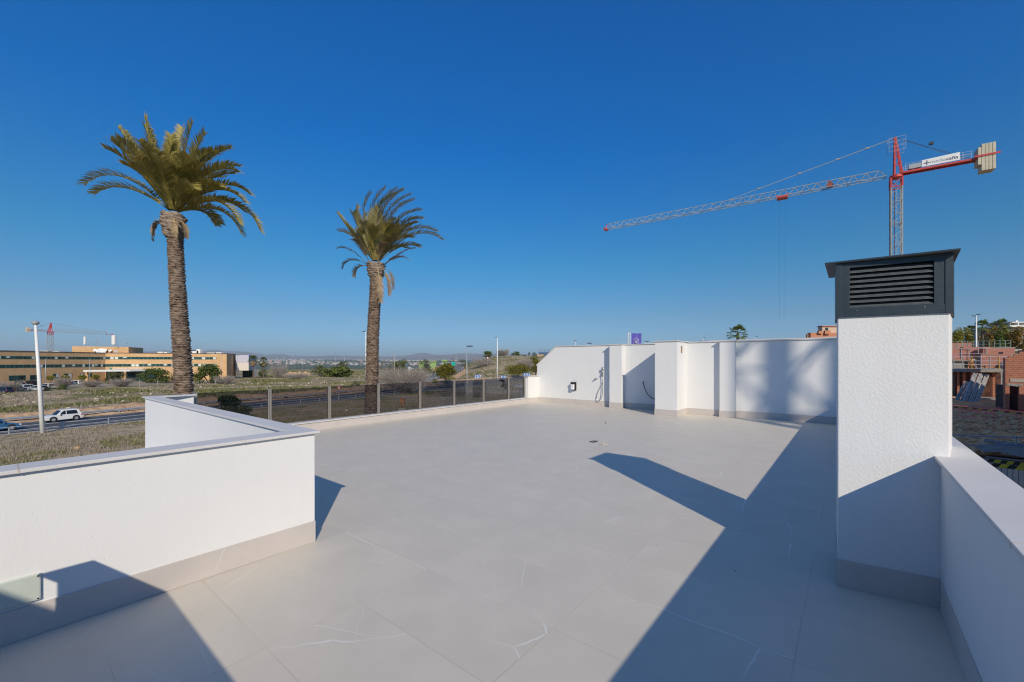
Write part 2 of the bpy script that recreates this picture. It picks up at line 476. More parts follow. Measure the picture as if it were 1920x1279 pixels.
right = wall_thing('parapet_wall', 'white rendered parapet in deep shade along the right edge, under the chimney, with a wide sunlit coping',
    [(-6.0, 13.72, -0.622, -0.455, -3.4, CT - COPH)],
    [(-6.0, 3.80, -0.4545, -0.445, 0.001, SK), (4.40, 13.72, -0.4545, -0.445, 0.001, SK)],
    [(-6.0, 13.70, -0.652, -0.425, CT - COPH, CT)],
    [(2.18, 2.184, -0.651, -0.424, CT - COPH - 0.0005, CT + 0.0008), (-0.2, -0.196, -0.651, -0.424, CT - COPH - 0.0005, CT + 0.0008)])
# stair parapet and stair housing just outside the left edge: they throw the shadow in the lower left corner
wall_thing('stair_parapet', 'low white parapet of the stairwell just left of the camera', [(-0.438, -0.288, 0.3, 2.80, 0.0, CT - COPH)], [], [(-0.478, -0.258, 0.27, 2.829, CT - COPH, CT)])
wall_thing('stair_housing', 'white stair housing behind the left edge of the terrace', [(-4.6, -2.16, 0.0, 3.6, 0.0, 2.37)], [], [(-4.63, -2.126, -0.03, 3.63, 2.37, 2.40)], cat='building')

# far wall with its three piers
def far_wall():
    c = 13.74; top = 2.20
    r = thing('boundary_wall', 'tall white rendered wall across the far end of the terrace with a sloped left end and three piers', 'wall', (0, 0, 0), YAW)
    b = MB()
    # main wall with the sloped end; profile in (y, z)
    prof = [(-0.66, -0.3), (9.80, -0.3), (9.80, 1.46), (8.87, top - 0.025), (-0.66, top - 0.025)]
    n = len(b.v)
    for x in (c, c + 0.16): b.v += [(x, y, z) for y, z in prof]
    k = len(prof)
    b.f.append(tuple(n + i for i in range(k))); b.f.append(tuple(n + k + i for i in range(k - 1, -1, -1)))
    for i in range(k):
        j = (i + 1) % k; b.f.append((n + j, n + i, n + k + i, n + k + j))
    b.m += [0] * (k + 2)
    b.build('plaster_body', M['plaster'], r, bevel=0.004)
    sk = MB()
    segs = [(9.80, 6.545), (6.09, 4.57), (3.90, 3.0), (2.60, -0.45)]
    for (y1, y0), xw in zip([(9.80, 6.545), (6.09, 4.57), (3.90, 2.965), (2.55, -0.45)], (c, c, 13.34, 13.50)): sk.box(xw - 0.0095, xw - 0.0005, y0, y1, 0.001, SK)
    for y0, y1, xw in ((2.951, 3.904, 13.34), (-0.66, 2.559, 13.50)):
        p = MB(); p.box(xw, c - 0.0005, y0, y1, 0.0, top - 0.0255); pn = p.build('wall_panel', M['plaster'], r)
        q = MB(); q.box(xw - 0.03, c - 0.0305, y0 + 0.031, y1 - 0.031, top - 0.0243, top - 0.0005); q.build('coping', M['coping'], pn)
    piers = [(13.50, 6.085, 6.54, top), (12.45, 3.905, 4.56, top + 0.012), (13.20, 2.56, 2.95, top + 0.001)]
    for x0, y0, y1, tp in piers:
        p = MB(); p.box(x0, c - 0.0005 - 0.02 * (x0 < 13.3 and x0 > 13), y0, y1, 0.0, tp - 0.025)
        pr = p.build('pier', M['plaster'], r, bevel=0.004)
        s2 = MB()
        s2.box(x0 - 0.0095, x0 - 0.0005, y0 - 0.0095, y1 + 0.0095, 0.001, SK); s2.box(x0, c - 0.01, y0 - 0.0095, y0 - 0.0005, 0.001, SK); s2.box(x0, c - 0.01, y1 + 0.0005, y1 + 0.0095, 0.001, SK)
        s2.build('skirting', M['skirt'], pr, bevel=0.0015)
        q = MB(); q.box(x0 - 0.03, c - 0.032, y0 - 0.03, y1 + 0.03, tp - 0.0245, tp + 0.002)
        q.build('coping', M['coping'], pr, bevel=0.003)
    sk.build('skirting', M['skirt'], r, bevel=0.0015)
    cp = MB()
    cp.box(c - 0.03, c + 0.19, -0.69, 8.87, top - 0.0245, top)
    d = Vector((0, 9.83 - 8.87, 1.43 - (top - 0.0245)))
    cp.obox((c - 0.03, 8.872, top - 0.0245), (0.22, 0, 0), d, (0, 0.018, 0.024))
    cp.build('coping', M['coping'], r, bevel=0.003)
    return r
far_wall()
# neighbour's stepped parapets behind the right half of the far wall
nb = thing('boundary_wall', 'stepped white copings of the neighbouring terrace showing just above the right part of the far wall', 'wall', (0, 0, 0), YAW)
b = MB(); q = MB()
for i, (x0, y0, y1, zt) in enumerate([(14.6, 1.35, 5.6, 2.255), (16.6, -0.3, 4.4, 2.375), (17.9, 1.0, 3.2, 2.42), (19.8, -2.4, 1.7, 2.51), (20.8, -0.9, 0.7, 2.58)]):
    b.box(x0, x0 + 0.16, y0, y1, -3.0, zt - 0.04); q.box(x0 - 0.03, x0 + 0.19, y0 - 0.03, y1 + 0.03, zt - 0.0395, zt)
b.build('plaster_body', M['plaster'], nb); q.build('coping', M['coping'], nb)

# end post of the railing
wall_thing('pier', 'squat white pier between the glass railing and the sloped end of the far wall', [(13.02, 13.739, 9.71, 9.90, -0.9, 1.02)],
    [(13.02, 13.739, 9.70, 9.7095, 0.001, SK)], [(12.97, 13.736, 9.675, 9.93, 1.0205, 1.045)], cat='pier')

# ------------------------------------------------------------------ glass railing on its low kerb
rail = thing('glass_railing', 'smoked glass railing with metal posts on a low tiled kerb behind the terrace', 'railing', (0, 0, 0), YAW)
b = MB(); b.box(2.36, 13.018, 9.71, 9.90, -0.9, 0.182); b.build('kerb', M['plaster'], rail)
b = MB(); b.box(1.812, 13.018, 9.70, 9.7095, 0.001, 0.18); b.build('skirting', M['skirt'], rail)
b = MB(); b.box(2.40, 13.016, 9.675, 9.93, 0.1825, 0.205); b.build('coping', M['coping'], rail, bevel=0.003)
posts = [2.45, 3.782, 5.126, 6.485, 7.879, 9.242, 10.615, 11.974, 12.955]
for i, x in enumerate(posts):
    b = MB()
    for dx in (-0.03, 0.012): b.box(x + dx, x + dx + 0.022, 9.82, 9.88, 0.212, 1.0)
    b.box(x - 0.008, x + 0.012, 9.835, 9.875, 0.212, 0.995)
    po = b.build('post', M['steel'], rail, bevel=0.002)
    b = MB(); b.box(x - 0.06, x + 0.065, 9.80, 9.90, 0.2055, 0.214); b.build('base_plate', M['steel'], po)
for i in range(len(posts) - 1):
    b = MB(); b.box(posts[i] + 0.036, posts[i + 1] - 0.032, 9.846, 9.856, 0.225, 0.99)
    b.build('pane', M['glass'], rail)

# ------------------------------------------------------------------ chimney with louvred cowl
def chimney():
    FL, FR, BR, BL = (3.79, 0.072), (3.868, -0.497), (4.362, -0.572), (4.38, 0.09)
    r = thing('chimney', 'square white rendered chimney with a dark louvred metal cowl on the right parapet', 'chimney', (0, 0, 0), YAW)
    H0, H1 = 1.92, 2.295
    b = MB(); b.prism([FL, BL, BR, FR][::-1] if False else [BL, FL, FR, BR], 0.0, H0); b.build('shaft', M['plaster_rough'], r, bevel=0.006)
    u = (Vector(FR) - Vector(FL)).normalized(); nrm = Vector((u.y, -u.x))      # nrm points out, towards the viewer
    if nrm.x > 0: nrm = -nrm
    def fp(s, d, z):                       # point at s along the front face, d out of it
        p = Vector(FL) + u * s + nrm * d
        return Vector((p.x, p.y, z))
    L = (Vector(FR) - Vector(FL)).length
    b = MB()
    e = fp(-0.0095, 0.0005, 0.001); b.obox(e, fp(0.522, 0.0005, 0.001) - e, Vector((*(nrm * 0.009), 0)), (0, 0, SK + 0.006))
    b.prism([(FL[0] - 0.0085, FL[1] + 0.0095), (FL[0] - 0.0085, FL[1] + 0.0008), (BL[0], BL[1] + 0.0008), (BL[0], BL[1] + 0.0095)], 0.001, SK + 0.006)
    b.build('skirting', M['skirt'], r)
    cw = MB(); o = 0.012
    # cowl: four corner walls of sheet metal with a window in the front
    s0, s1, z0, z1 = 0.066, 0.497, 1.978, 2.258
    def slab(sa, sb, za, zb, d=0.012, t=0.012):
        p = fp(sa, d - t, za); cw.obox(p, fp(sb, d - t, za) - p, Vector((*(nrm * t), 0)), (0, 0, zb - za))
    slab(-o, s0, H0 - 0.004, H1); slab(s1, L + o, H0 - 0.004, H1); slab(s0, s1, H0 - 0.004, z0); slab(s0, s1, z1, H1)
    cw.prism([(BL[0] + o, BL[1] + o), (FL[0] - 0.001, FL[1] + o), (FL[0] - 0.001, FL[1]), (BL[0] + o, BL[1])], H0 - 0.004, H1)
    cw.prism([(BR[0] + o, BR[1] - o), (BL[0] + o, BL[1]), (BL[0], BL[1]), (BR[0], BR[1])], H0 - 0.004, H1)
    cw.prism([(FR[0], FR[1] - o), (BR[0] + o, BR[1] - o), (BR[0], BR[1]), (FR[0], FR[1])], H0 - 0.004, H1)
    # folded corner flanges
    for sa, sb in ((-o, 0.022), (L - 0.026, L + o)):
        slab(sa, sb, H0 - 0.006, H1, d=0.0165, t=0.0045)
    slab(-o, L + o, H0 - 0.006, H0 + 0.05, d=0.0150, t=0.003)
    body = cw.build('cowl', M['anthracite'], r, bevel=0.0015)
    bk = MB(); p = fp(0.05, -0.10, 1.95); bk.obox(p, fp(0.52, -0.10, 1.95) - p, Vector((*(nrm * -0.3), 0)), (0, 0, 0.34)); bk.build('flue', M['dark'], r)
    ns = 8; pitch = (z1 - z0) / ns
    for i in range(ns):
        s_ = MB(); zb = z0 + pitch * i
        p = fp(s0 + 0.001, 0.008, zb + 0.002); du = fp(s1 - 0.001, 0.008, zb + 0.002) - p
        s_.obox(p, du, Vector((*(nrm * -0.040), 0.028)), Vector((0, 0, 0.0025)))
        s_.obox(p + Vector((0, 0, -0.004)), du, Vector((*(nrm * -0.0022), 0)), Vector((0, 0, 0.0075)))
        s_.build('louvre_slat', M['slat'], body)
    for s_, z_ in ((0.105, 1.957), (0.452, 1.957)):
        sc = MB(); p = fp(s_, 0.0165, z_); sc.ball(p, 0.003, 0.003, 0.003, 8, 6); sc.build('screw', M['steel'], body)
    cp = MB(); cp.prism([(4.39, 0.142), (3.752, 0.144), (3.795, -0.535), (4.40, -0.58)], 2.2985, 2.3085)
    cp.build('cap', M['anthracite'], r)
    un = MB(); un.prism([(4.388, 0.140), (3.754, 0.142), (3.797, -0.533), (4.398, -0.578)], 2.2965, 2.2983)
    un.build('cap_underside', M['cap_metal'], r)
chimney()

# ------------------------------------------------------------------ small fittings on the terrace
def inspection_plate():
    r = thing('cover_plate', 'pale green inspection plate with dark corner screws low on the left parapet', 'cover plate', (0, 0, 0), YAW)
    b = MB(); b.box(-0.13, 0.177, 3.692, 3.7095, 0.205, 0.36); b.build('plate', M['plate_green'], r, bevel=0.006)
    for x in (0.165, 0.012, -0.118):
        for z in (0.217, 0.348):
            if x == 0.012 and z > 0.3: z = 0.348
            b = MB(); b.ball((x, 3.6905, z), 0.0045, 0.003, 0.0045, 10, 6); b.build('screw', M['black_plastic'], r)
inspection_plate()
def fitting():
    b = MB(); b.ball((2.30, -0.452, 0.345), 0.075, 0.05, 0.075, 20, 12)
    tag(b.build('vent_cowl', M['black_plastic'], rotz=YAW, smooth=True), 'dark rounded vent fitting on the shaded parapet at the bottom right corner', 'vent')
fitting()
def drain():
    r = thing('floor_drain', 'small dark square floor drain grate in the middle of the terrace', 'drain', T(7.53, 3.985), YAW)
    b = MB(); b.box(-0.085, 0.085, -0.055, 0.055, 0.001, 0.012); b.build('frame', M['black_plastic'], r)
    b = MB()
    for i in range(6): b.box(-0.07 + i * 0.025, -0.06 + i * 0.025, -0.045, 0.045, 0.0122, 0.018)
    b.build('grate', M['chrome'], r)
drain()
b = MB()
for dx, dy, s in ((0, 0, .035), (.05, .02, .022), (-.04, .03, .025), (.08, -.02, .016)): b.ball((dx, dy, s * 0.35), s, s * 0.8, s * 0.4, 8, 6, 0.4)
tag(b.build('mortar_scrap', M['mortar'], loc=None), 'little pale mortar scrap lying beside the floor drain', 'debris').location = T(7.36, 3.70, 0.001)
b = MB(); b.ball((0, 0, .014), .022, .018, .014, 8, 6, 0.4)
tag(b.build('pebble', mat('brown_pebble', (0.14, 0.09, 0.06), 0.9)), 'tiny brown pebble on the tiles in front of the far wall', 'pebble').location = T(9.95, 4.92, 0.001)
def shower():
    r = thing('outdoor_shower', 'chrome hand shower with hose and tap on the far wall beside the first pier', 'shower', (0, 0, 0), YAW)
    X = 13.738
    b = MB(); b.tube([(X - 0.09, 6.93, 1.12), (X - 0.06, 6.90, 1.22), (X - 0.05, 6.88, 1.30)], [0.014, 0.016, 0.02]); b.ball((X - 0.10, 6.87, 1.34), 0.03, 0.055, 0.06, 12, 8); b.build('shower_head', M['chrome'], r, smooth=True)
    b = MB(); b.box(X - 0.06, X, 6.90, 6.94, 1.10, 1.16); b.box(X - 0.012, X, 6.89, 6.95, 1.06, 1.20); b.build('holder', M['chrome'], r)
    pts = []
    for i in range(40):
        t = i / 39
        if t < 0.5:
            a = t / 0.5
            pts.append((X - 0.06 - 0.02 * math.sin(a * 3), 6.92 - 0.10 * math.sin(a * 2.2) + 0.26 * a ** 2.2, 1.10 - 0.92 * math.sin(a * math.pi / 2)))
        else:
            a = (t - 0.5) / 0.5
            pts.append((X - 0.05 + 0.03 * a, 7.10 + 0.13 * math.sin(a * math.pi) - 0.22 * a, 0.18 + 0.72 * a ** 1.6))
    b = MB(); b.tube(pts, 0.011, 8); b.build('hose', M['chrome'], r, smooth=True)
    pts = [(X - 0.05, 7.03 + 0.12 * math.sin(i / 19 * 3.14), 0.90 - 0.62 * math.sin(i / 19 * 3.14 * 0.55)) for i in range(20)]
    b = MB(); b.tube([(X - 0.06, 7.24, 0.93), (X - 0.06, 7.18, 0.97), (X, 7.14, 0.98)], [0.018, 0.022, 0.026]); b.box(X - 0.09, X - 0.06, 7.13, 7.17, 0.97, 0.99); b.build('tap', M['chrome'], r, smooth=False)
    b = MB(); b.box(X - 0.012, X, 6.70, 6.73, 0.98, 1.18); b.build('hook', M['white_plastic'], r)
shower()
def socket():
    r = thing('socket_box', 'black and white weatherproof socket box on the left part of the far wall', 'socket', (0, 0, 0), YAW)
    X = 13.738
    b = MB(); b.box(X - 0.06, X, 7.99, 8.17, 0.52, 0.83); b.box(X - 0.17, X - 0.0605, 8.02, 8.16, 0.77, 0.828); b.build('housing', M['black_plastic'], r, bevel=0.01)
    b = MB(); b.box(X - 0.15, X - 0.061, 8.04, 8.16, 0.55, 0.75); b.build('cover', M['white_plastic'], r, bevel=0.012)
socket()
def cable():
    X = 13.738
    pts = [(X, 5.42, 0.93), (X - 0.08, 5.40, 0.90), (X - 0.12, 5.34, 0.74), (X - 0.16, 5.22, 0.52), (X - 0.22, 5.05, 0.40), (X - 0.32, 4.88, 0.37), (X - 0.42, 4.70, 0.37), (X - 0.5, 4.575, 0.38)]
    b = MB(); b.tube(pts, 0.016, 8)
    tag(b.build('cable', mat('grey_cable', (0.10, 0.12, 0.12), 0.5), rotz=YAW, smooth=True), 'loose dark cable sticking out of the far wall between the first and the deep pier', 'cable')
    pts = [(13.45 + 0.25 * math.cos(a), 4.78 + 0.16 * math.sin(a), 0.015 + 0.01 * (i % 3)) for i, a in enumerate(np.linspace(0, 11, 40))]
    b = MB(); b.tube(pts, 0.013, 6)
    tag(b.build('cable_coil', mat('pale_cable', (0.4, 0.4, 0.38), 0.5), rotz=YAW, smooth=True), 'coil of pale cable on the floor in the shadow beside the deep pier', 'cable')
cable()
b = MB(); b.box(12.79, 12.89, 3.896, 3.9045, 1.85, 2.06)
tag(b.build('wall_niche', mat('raw_brick_hole', (0.30, 0.17, 0.10), 0.95, var=0.5, vscale=30), rotz=YAW), 'small raw hole left open near the top of the deep pier', 'niche')

# ==== PART 2 ====

# ------------------------------------------------------------------ helpers for the surroundings
def fast_mesh(name, v, f, mats, parent=None, midx=None, loc=None, smooth=False):
    v = np.asarray(v, dtype=np.float32); f = np.asarray(f, dtype=np.int32)
    me = bpy.data.meshes.new(name)
    k = f.shape[1]
    me.vertices.add(len(v)); me.vertices.foreach_set('co', v.ravel())
    me.loops.add(f.size); me.loops.foreach_set('vertex_index', f.ravel())
    me.polygons.add(len(f)); me.polygons.foreach_set('loop_start', np.arange(0, f.size, k, dtype=np.int32))
    if not isinstance(mats, (list, tuple)): mats = [mats]
    for m in mats: me.materials.append(m)
    if midx is not None: me.polygons.foreach_set('material_index', np.asarray(midx, dtype=np.int32))
    if smooth: me.polygons.foreach_set('use_smooth', np.ones(len(f), dtype=bool))
    me.update(calc_edges=True); me.validate()
    o = bpy.data.objects.new(name, me); COL.objects.link(o)
    if parent is not None: o.parent = parent
    if loc is not None: o.location = loc
    return o
def leaf_mat(name, c1, c2, vscale=1.5, trans=0.25, rough=0.6):
    m = bpy.data.materials.new(name); m.use_nodes = True
    nt = m.node_tree; b = nt.nodes['Principled BSDF']; out = nt.nodes['Material Output']
    b.inputs['Roughness'].default_value = rough; b.inputs['Specular IOR Level'].default_value = 0.25
    g = N(nt, 'ShaderNodeNewGeometry')
    tc = N(nt, 'ShaderNodeTexCoord')
    no = N(nt, 'ShaderNodeTexNoise', Scale=vscale, Detail=3.0); nt.links.new(tc.outputs['Object'], no.inputs['Vector'])
    f = math_n(nt, 'ADD', math_n(nt, 'MULTIPLY', g.outputs['Random Per Island'], 0.6), math_n(nt, 'MULTIPLY', no.outputs[0], 0.5))
    c = mixc(nt, f, c1, c2)
    nt.links.new(c, b.inputs['Base Color'])
    t = N(nt, 'ShaderNodeBsdfTranslucent'); nt.links.new(c, t.inputs['Color'])
    mx = N(nt, 'ShaderNodeMixShader'); mx.inputs[0].default_value = trans
    nt.links.new(b.outputs[0], mx.inputs[1]); nt.links.new(t.outputs[0], mx.inputs[2]); nt.links.new(mx.outputs[0], out.inputs['Surface'])
    return m
M['leaf_green'] = leaf_mat('green_leaves', (0.045, 0.080, 0.014), (0.17, 0.20, 0.040))
M['leaf_olive'] = leaf_mat('olive_leaves', (0.065, 0.080, 0.030), (0.19, 0.19, 0.075))
M['leaf_pine'] = leaf_mat('pine_needles', (0.055, 0.068, 0.008), (0.28, 0.245, 0.022))
M['leaf_dark'] = leaf_mat('dark_leaves', (0.020, 0.040, 0.012), (0.060, 0.085, 0.022))
M['leaf_autumn'] = leaf_mat('autumn_leaves', (0.17, 0.12, 0.022), (0.40, 0.25, 0.055))
M['leaf_yellow'] = leaf_mat('yellow_green_leaves', (0.13, 0.14, 0.02), (0.36, 0.31, 0.045))
M['twig'] = leaf_mat('grey_twigs', (0.19, 0.16, 0.14), (0.42, 0.37, 0.33), trans=0.0)
M['bark'] = mat('bark', (0.11, 0.085, 0.065), 0.9, var=0.3, vscale=9)
M['conc'] = mat('raw_concrete', (0.33, 0.31, 0.28), 0.9, var=0.15, vscale=2.5)
M['galv'] = mat('galvanised_steel', (0.42, 0.45, 0.48), 0.45, metal=0.4, var=0.1, vscale=3)
M['white_paint'] = mat('white_paint', (0.72, 0.72, 0.70), 0.45, var=0.04, vscale=3)
M['grey_paint'] = mat('grey_paint', (0.30, 0.31, 0.32), 0.5)
M['blue_grey'] = mat('blue_grey_lamp', (0.10, 0.16, 0.24), 0.4)
M['red_paint'] = mat('red_crane_paint', (0.52, 0.055, 0.045), 0.45, var=0.15, vscale=1.5)
M['crane_grey'] = mat('crane_grey', (0.33, 0.34, 0.34), 0.5, var=0.12, vscale=1.5)
M['rope'] = mat('steel_rope', (0.03, 0.04, 0.06), 0.6)
M['black'] = mat('black_rubber', (0.012, 0.012, 0.013), 0.7)
M['sign_white'] = mat('sign_white', (0.78, 0.78, 0.77), 0.5)
M['sign_blue'] = mat('sign_blue', (0.015, 0.13, 0.42), 0.45)
M['sign_red'] = mat('sign_red', (0.45, 0.03, 0.04), 0.45)
M['navy'] = mat('navy_print', (0.015, 0.025, 0.10), 0.6)
M['greyprint'] = mat('grey_print', (0.22, 0.23, 0.25), 0.6)

def rand_unit(n):
    v = rng.normal(size=(n, 3)); return v / np.linalg.norm(v, axis=1)[:, None]
def leaf_cloud(cents, n, size, up_bias=0.0, asp=1.0):
    """n leaf quads around the given (centre, radius vec) clumps -> verts, faces"""
    cs = np.array([c for c, r in cents]); rs = np.array([r for c, r in cents])
    w = np.prod(rs, axis=1) ** 0.67; w /= w.sum()
    k = rng.choice(len(cents), n, p=w)
    d = rand_unit(n) * (rng.random(n)[:, None] ** 0.38)
    p = cs[k] + d * rs[k]
    a = rand_unit(n); a[:, 2] = np.abs(a[:, 2]) + up_bias
    a /= np.linalg.norm(a, axis=1)[:, None]
    t = rand_unit(n); u = np.cross(a, t); u /= np.linalg.norm(u, axis=1)[:, None]; vv = np.cross(a, u)
    s = size * (0.6 + 0.8 * rng.random(n))[:, None]
    q = np.stack([p - u * s - vv * s * 0.35 * asp, p + u * s * 0.2 - vv * s * asp * 0.8, p + u * s + vv * s * 0.35 * asp, p - u * s * 0.2 + vv * s * asp * 0.8], axis=1)
    return q.reshape(-1, 3), np.arange(4 * n).reshape(n, 4)
def clumps(rx, ry, h, n, base=0.15, fill=0.42):
    out = []
    for _ in range(n):
        th = random.uniform(0, 2 * math.pi); zz = random.uniform(base, 0.92); rr = math.sqrt(random.random()) * math.sqrt(max(0.05, 1 - (2 * zz - 0.9) ** 2)) * 0.78
        s = random.uniform(0.65, 1.15) * fill
        out.append(((rx * rr * math.cos(th), ry * rr * math.sin(th), h * zz), (rx * s, ry * s, h * s * 0.55)))
    return out
def bush(kind, label, loc, rx, h, leafm, n=900, leaf=0.14, ry=None, group=None, cat='bush', name='bush', ncl=12, stem=True):
    ry = ry or rx
    r = thing(name, label, cat, loc, 0, group)
    if stem:
        b = MB()
        for i in range(5):
            a = i * 1.256 + random.random(); b.tube([(0.1 * math.cos(a), 0.1 * math.sin(a), -0.2), (rx * 0.3 * math.cos(a), ry * 0.3 * math.sin(a), h * 0.35), (rx * 0.5 * math.cos(a), ry * 0.5 * math.sin(a), h * 0.62)], [0.05 * h / 2, 0.035 * h / 2, 0.015 * h / 2], 5)
        b.build('stem', M['bark'], r)
    v, f = leaf_cloud(clumps(rx, ry, h, ncl), n, leaf, 0.2)
    fast_mesh('foliage', v, f, leafm, r)
    return r
def tree(label, loc, rx, h, trunk_h, leafm, n=1200, leaf=0.16, group=None, name='tree', ncl=16):
    r = thing(name, label, 'tree', loc, 0, group)
    b = MB()
    b.tube([(0, 0, -0.3), (0.04 * h * 0.2, 0, trunk_h * 0.6), (0, 0.02 * h, trunk_h + 0.25 * (h - trunk_h))], [0.035 * h, 0.026 * h, 0.014 * h], 8)
    for i in range(6):
        a = i * 1.047 + random.random() * 0.6; z0 = trunk_h * (0.75 + 0.05 * i)
        b.tube([(0, 0, z0), (rx * 0.35 * math.cos(a), rx * 0.35 * math.sin(a), z0 + (h - trunk_h) * 0.25), (rx * 0.65 * math.cos(a), rx * 0.65 * math.sin(a), z0 + (h - trunk_h) * 0.5)], [0.016 * h, 0.01 * h, 0.004 * h], 5)
    b.build('trunk', M['bark'], r)
    cl = [((c[0], c[1], trunk_h * 0.8 + c[2]), rr) for c, rr in clumps(rx, rx, h - trunk_h * 0.8, ncl, base=0.12)]
    v, f = leaf_cloud(cl, n, leaf, 0.2)
    fast_mesh('crown', v, f, leafm, r)
    return r
def twig_bush(label, loc, rx, h, n=420, group=None, thick=0.018, name='bare_bush'):
    """leafless grey scrub: many fine forking twigs"""
    th = rng.random(n) * 2 * math.pi; rr = np.sqrt(rng.random(n)); el = 0.35 + 0.65 * rng.random(n)
    base = np.stack([0.25 * rx * rr * np.cos(th), 0.25 * rx * rr * np.sin(th), 0 * th], 1)
    mid = np.stack([rx * (0.2 + 0.5 * rr) * np.cos(th), rx * (0.2 + 0.5 * rr) * np.sin(th), h * el * 0.6], 1) + rng.normal(size=(n, 3)) * 0.05 * h
    V = []; 
    def strips(a, b, w0, w1):
        d = b - a; s = np.cross(d, rand_unit(len(a))); s /= np.linalg.norm(s, axis=1)[:, None] + 1e-9
        return np.stack([a - s * w0, a + s * w0, b + s * w1, b - s * w1], 1)
    V.append(strips(base, mid, thick, thick * 0.7))
    for k in range(3):
        end = mid + np.stack([rx * 0.38 * np.cos(th + rng.normal(size=n) * 0.9), rx * 0.38 * np.sin(th + rng.normal(size=n) * 0.9), h * (0.05 + 0.38 * rng.random(n))], 1)
        V.append(strips(mid, end, thick * 0.7, thick * 0.3))
        e2 = end + rng.normal(size=(n, 3)) * np.array([rx * 0.16, rx * 0.16, h * 0.12])
        V.append(strips(mid * 0.4 + end * 0.6, e2, thick * 0.5, thick * 0.25))
    q = np.concatenate(V); v = q.reshape(-1, 3)
    o = fast_mesh(name, v, np.arange(len(v)).reshape(-1, 4), M['twig'], None, loc=loc)
    return tag(o, label, 'bush', group)

# ------------------------------------------------------------------ the main road and the ground
ROAD = [(-92, -40), (-82, 0), (-70, 26), (-58.7, 48.1), (-52.7, 60.9), (-45.4, 77.6), (-37.3, 92.5), (-23.7, 124), (-9, 158), (2, 181), (16, 206), (36, 234), (70, 266), (120, 296)]
def catmull(P, per=10):
    out = []
    P = [Vector((*p, 0)) if len(p) == 2 else Vector(p) for p in P]
    for i in range(len(P) - 1):
        p0 = P[max(i - 1, 0)]; p1 = P[i]; p2 = P[i + 1]; p3 = P[min(i + 2, len(P) - 1)]
        for k in range(per):
            t = k / per
            out.append(0.5 * ((2 * p1) + (p2 - p0) * t + (2 * p0 - 5 * p1 + 4 * p2 - p3) * t * t + (3 * p1 - p0 - 3 * p2 + p3) * t ** 3))
    out.append(P[-1]); return out
ROADC = catmull(ROAD, 8)
ROADN = np.array([(p.x, p.y) for p in ROADC])
def road_dist(x, y):
    d = ROADN - np.array([x, y]); return float(np.sqrt((d * d).sum(1).min()))
_ground0 = ground
def ground(x, y):
    z = _ground0(x, y)
    if y > -60 and math.hypot(x, y) < 330:
        d = road_dist(x, y)
        if d < 22: z = GZ + (z - GZ) * sstep(9, 20, d)
    return z
def G(x, y): return Vector((x, y, ground(x, y)))
def gp(px, D):                          # ground point on a bearing
    x = (px - 960) / F_PX * D
    return G(x, D)

def ground_mat():
    m, nt, b = new_mat('scrub_ground')
    b.inputs['Roughness'].default_value = 0.95; b.inputs['Specular IOR Level'].default_value = 0.1
    tc = N(nt, 'ShaderNodeTexCoord'); P = tc.outputs['Object']
    def noise(sc, det=6, rough=0.65, w=0):
        n = N(nt, 'ShaderNodeTexNoise', Scale=sc, Detail=det, Roughness=rough)
        a = N(nt, 'ShaderNodeVectorMath', operation='ADD'); a.inputs[1].default_value = (w, w, w); nt.links.new(P, a.inputs[0]); nt.links.new(a.outputs[0], n.inputs['Vector'])
        return n.outputs[0]
    def rng_(x, a, b_):
        n = N(nt, 'ShaderNodeMapRange'); n.inputs['From Min'].default_value = a; n.inputs['From Max'].default_value = b_; nt.links.new(x, n.inputs['Value']); return n.outputs[0]
    dry = mixc(nt, rng_(noise(0.9, 8), 0.35, 0.65), (0.22, 0.17, 0.105), (0.47, 0.385, 0.27))
    grn = mixc(nt, noise(2.5, 6, w=9), (0.095, 0.105, 0.028), (0.23, 0.22, 0.085))
    c = mixc(nt, rng_(noise(0.075, 7, w=3), 0.47, 0.57), dry, grn)
    soil = mixc(nt, noise(1.4, 6, w=5), (0.34, 0.23, 0.13), (0.56, 0.43, 0.28))
    c = mixc(nt, rng_(noise(0.11, 8, 0.7, w=17), 0.53, 0.61), c, soil)
    st = N(nt, 'ShaderNodeTexVoronoi', Scale=0.9); nt.links.new(P, st.inputs['Vector'])
    sm = math_n(nt, 'MULTIPLY', math_n(nt, 'LESS_THAN', st.outputs['Distance'], 0.2), rng_(noise(0.05, 4, w=31), 0.48, 0.56))
    c = mixc(nt, math_n(nt, 'MULTIPLY', sm, 0.8), c, (0.50, 0.42, 0.31))
    # far plain: orchards and pale fields
    ln = N(nt, 'ShaderNodeVectorMath', operation='LENGTH'); nt.links.new(P, ln.inputs[0])
    far = rng_(ln.outputs['Value'], 900, 2500)
    fm = N(nt, 'ShaderNodeMapping'); fm.inputs['Scale'].default_value = (0.0035, 0.0011, 0.0); nt.links.new(P, fm.inputs['Vector'])
    fn = N(nt, 'ShaderNodeTexNoise', Scale=1.0, Detail=6.0, Roughness=0.6); nt.links.new(fm.outputs[0], fn.inputs['Vector'])
    fr = N(nt, 'ShaderNodeValToRGB'); nt.links.new(fn.outputs[0], fr.inputs[0])
    fr.color_ramp.elements[0].position = 0.40; fr.color_ramp.elements[0].color = (0.035, 0.055, 0.025, 1)
    fr.color_ramp.elements[1].position = 0.66; fr.color_ramp.elements[1].color = (0.36, 0.29, 0.21, 1)
    e = fr.color_ramp.elements.new(0.54); e.color = (0.085, 0.10, 0.05, 1)
    c = mixc(nt, far, c, fr.outputs[0])
    nt.links.new(c, b.inputs['Base Color'])
    bp = N(nt, 'ShaderNodeBump', Strength=0.6, Distance=0.15); nt.links.new(noise(3.0, 6, w=2), bp.inputs['Height']); nt.links.new(bp.outputs[0], b.inputs['Normal'])
    return m
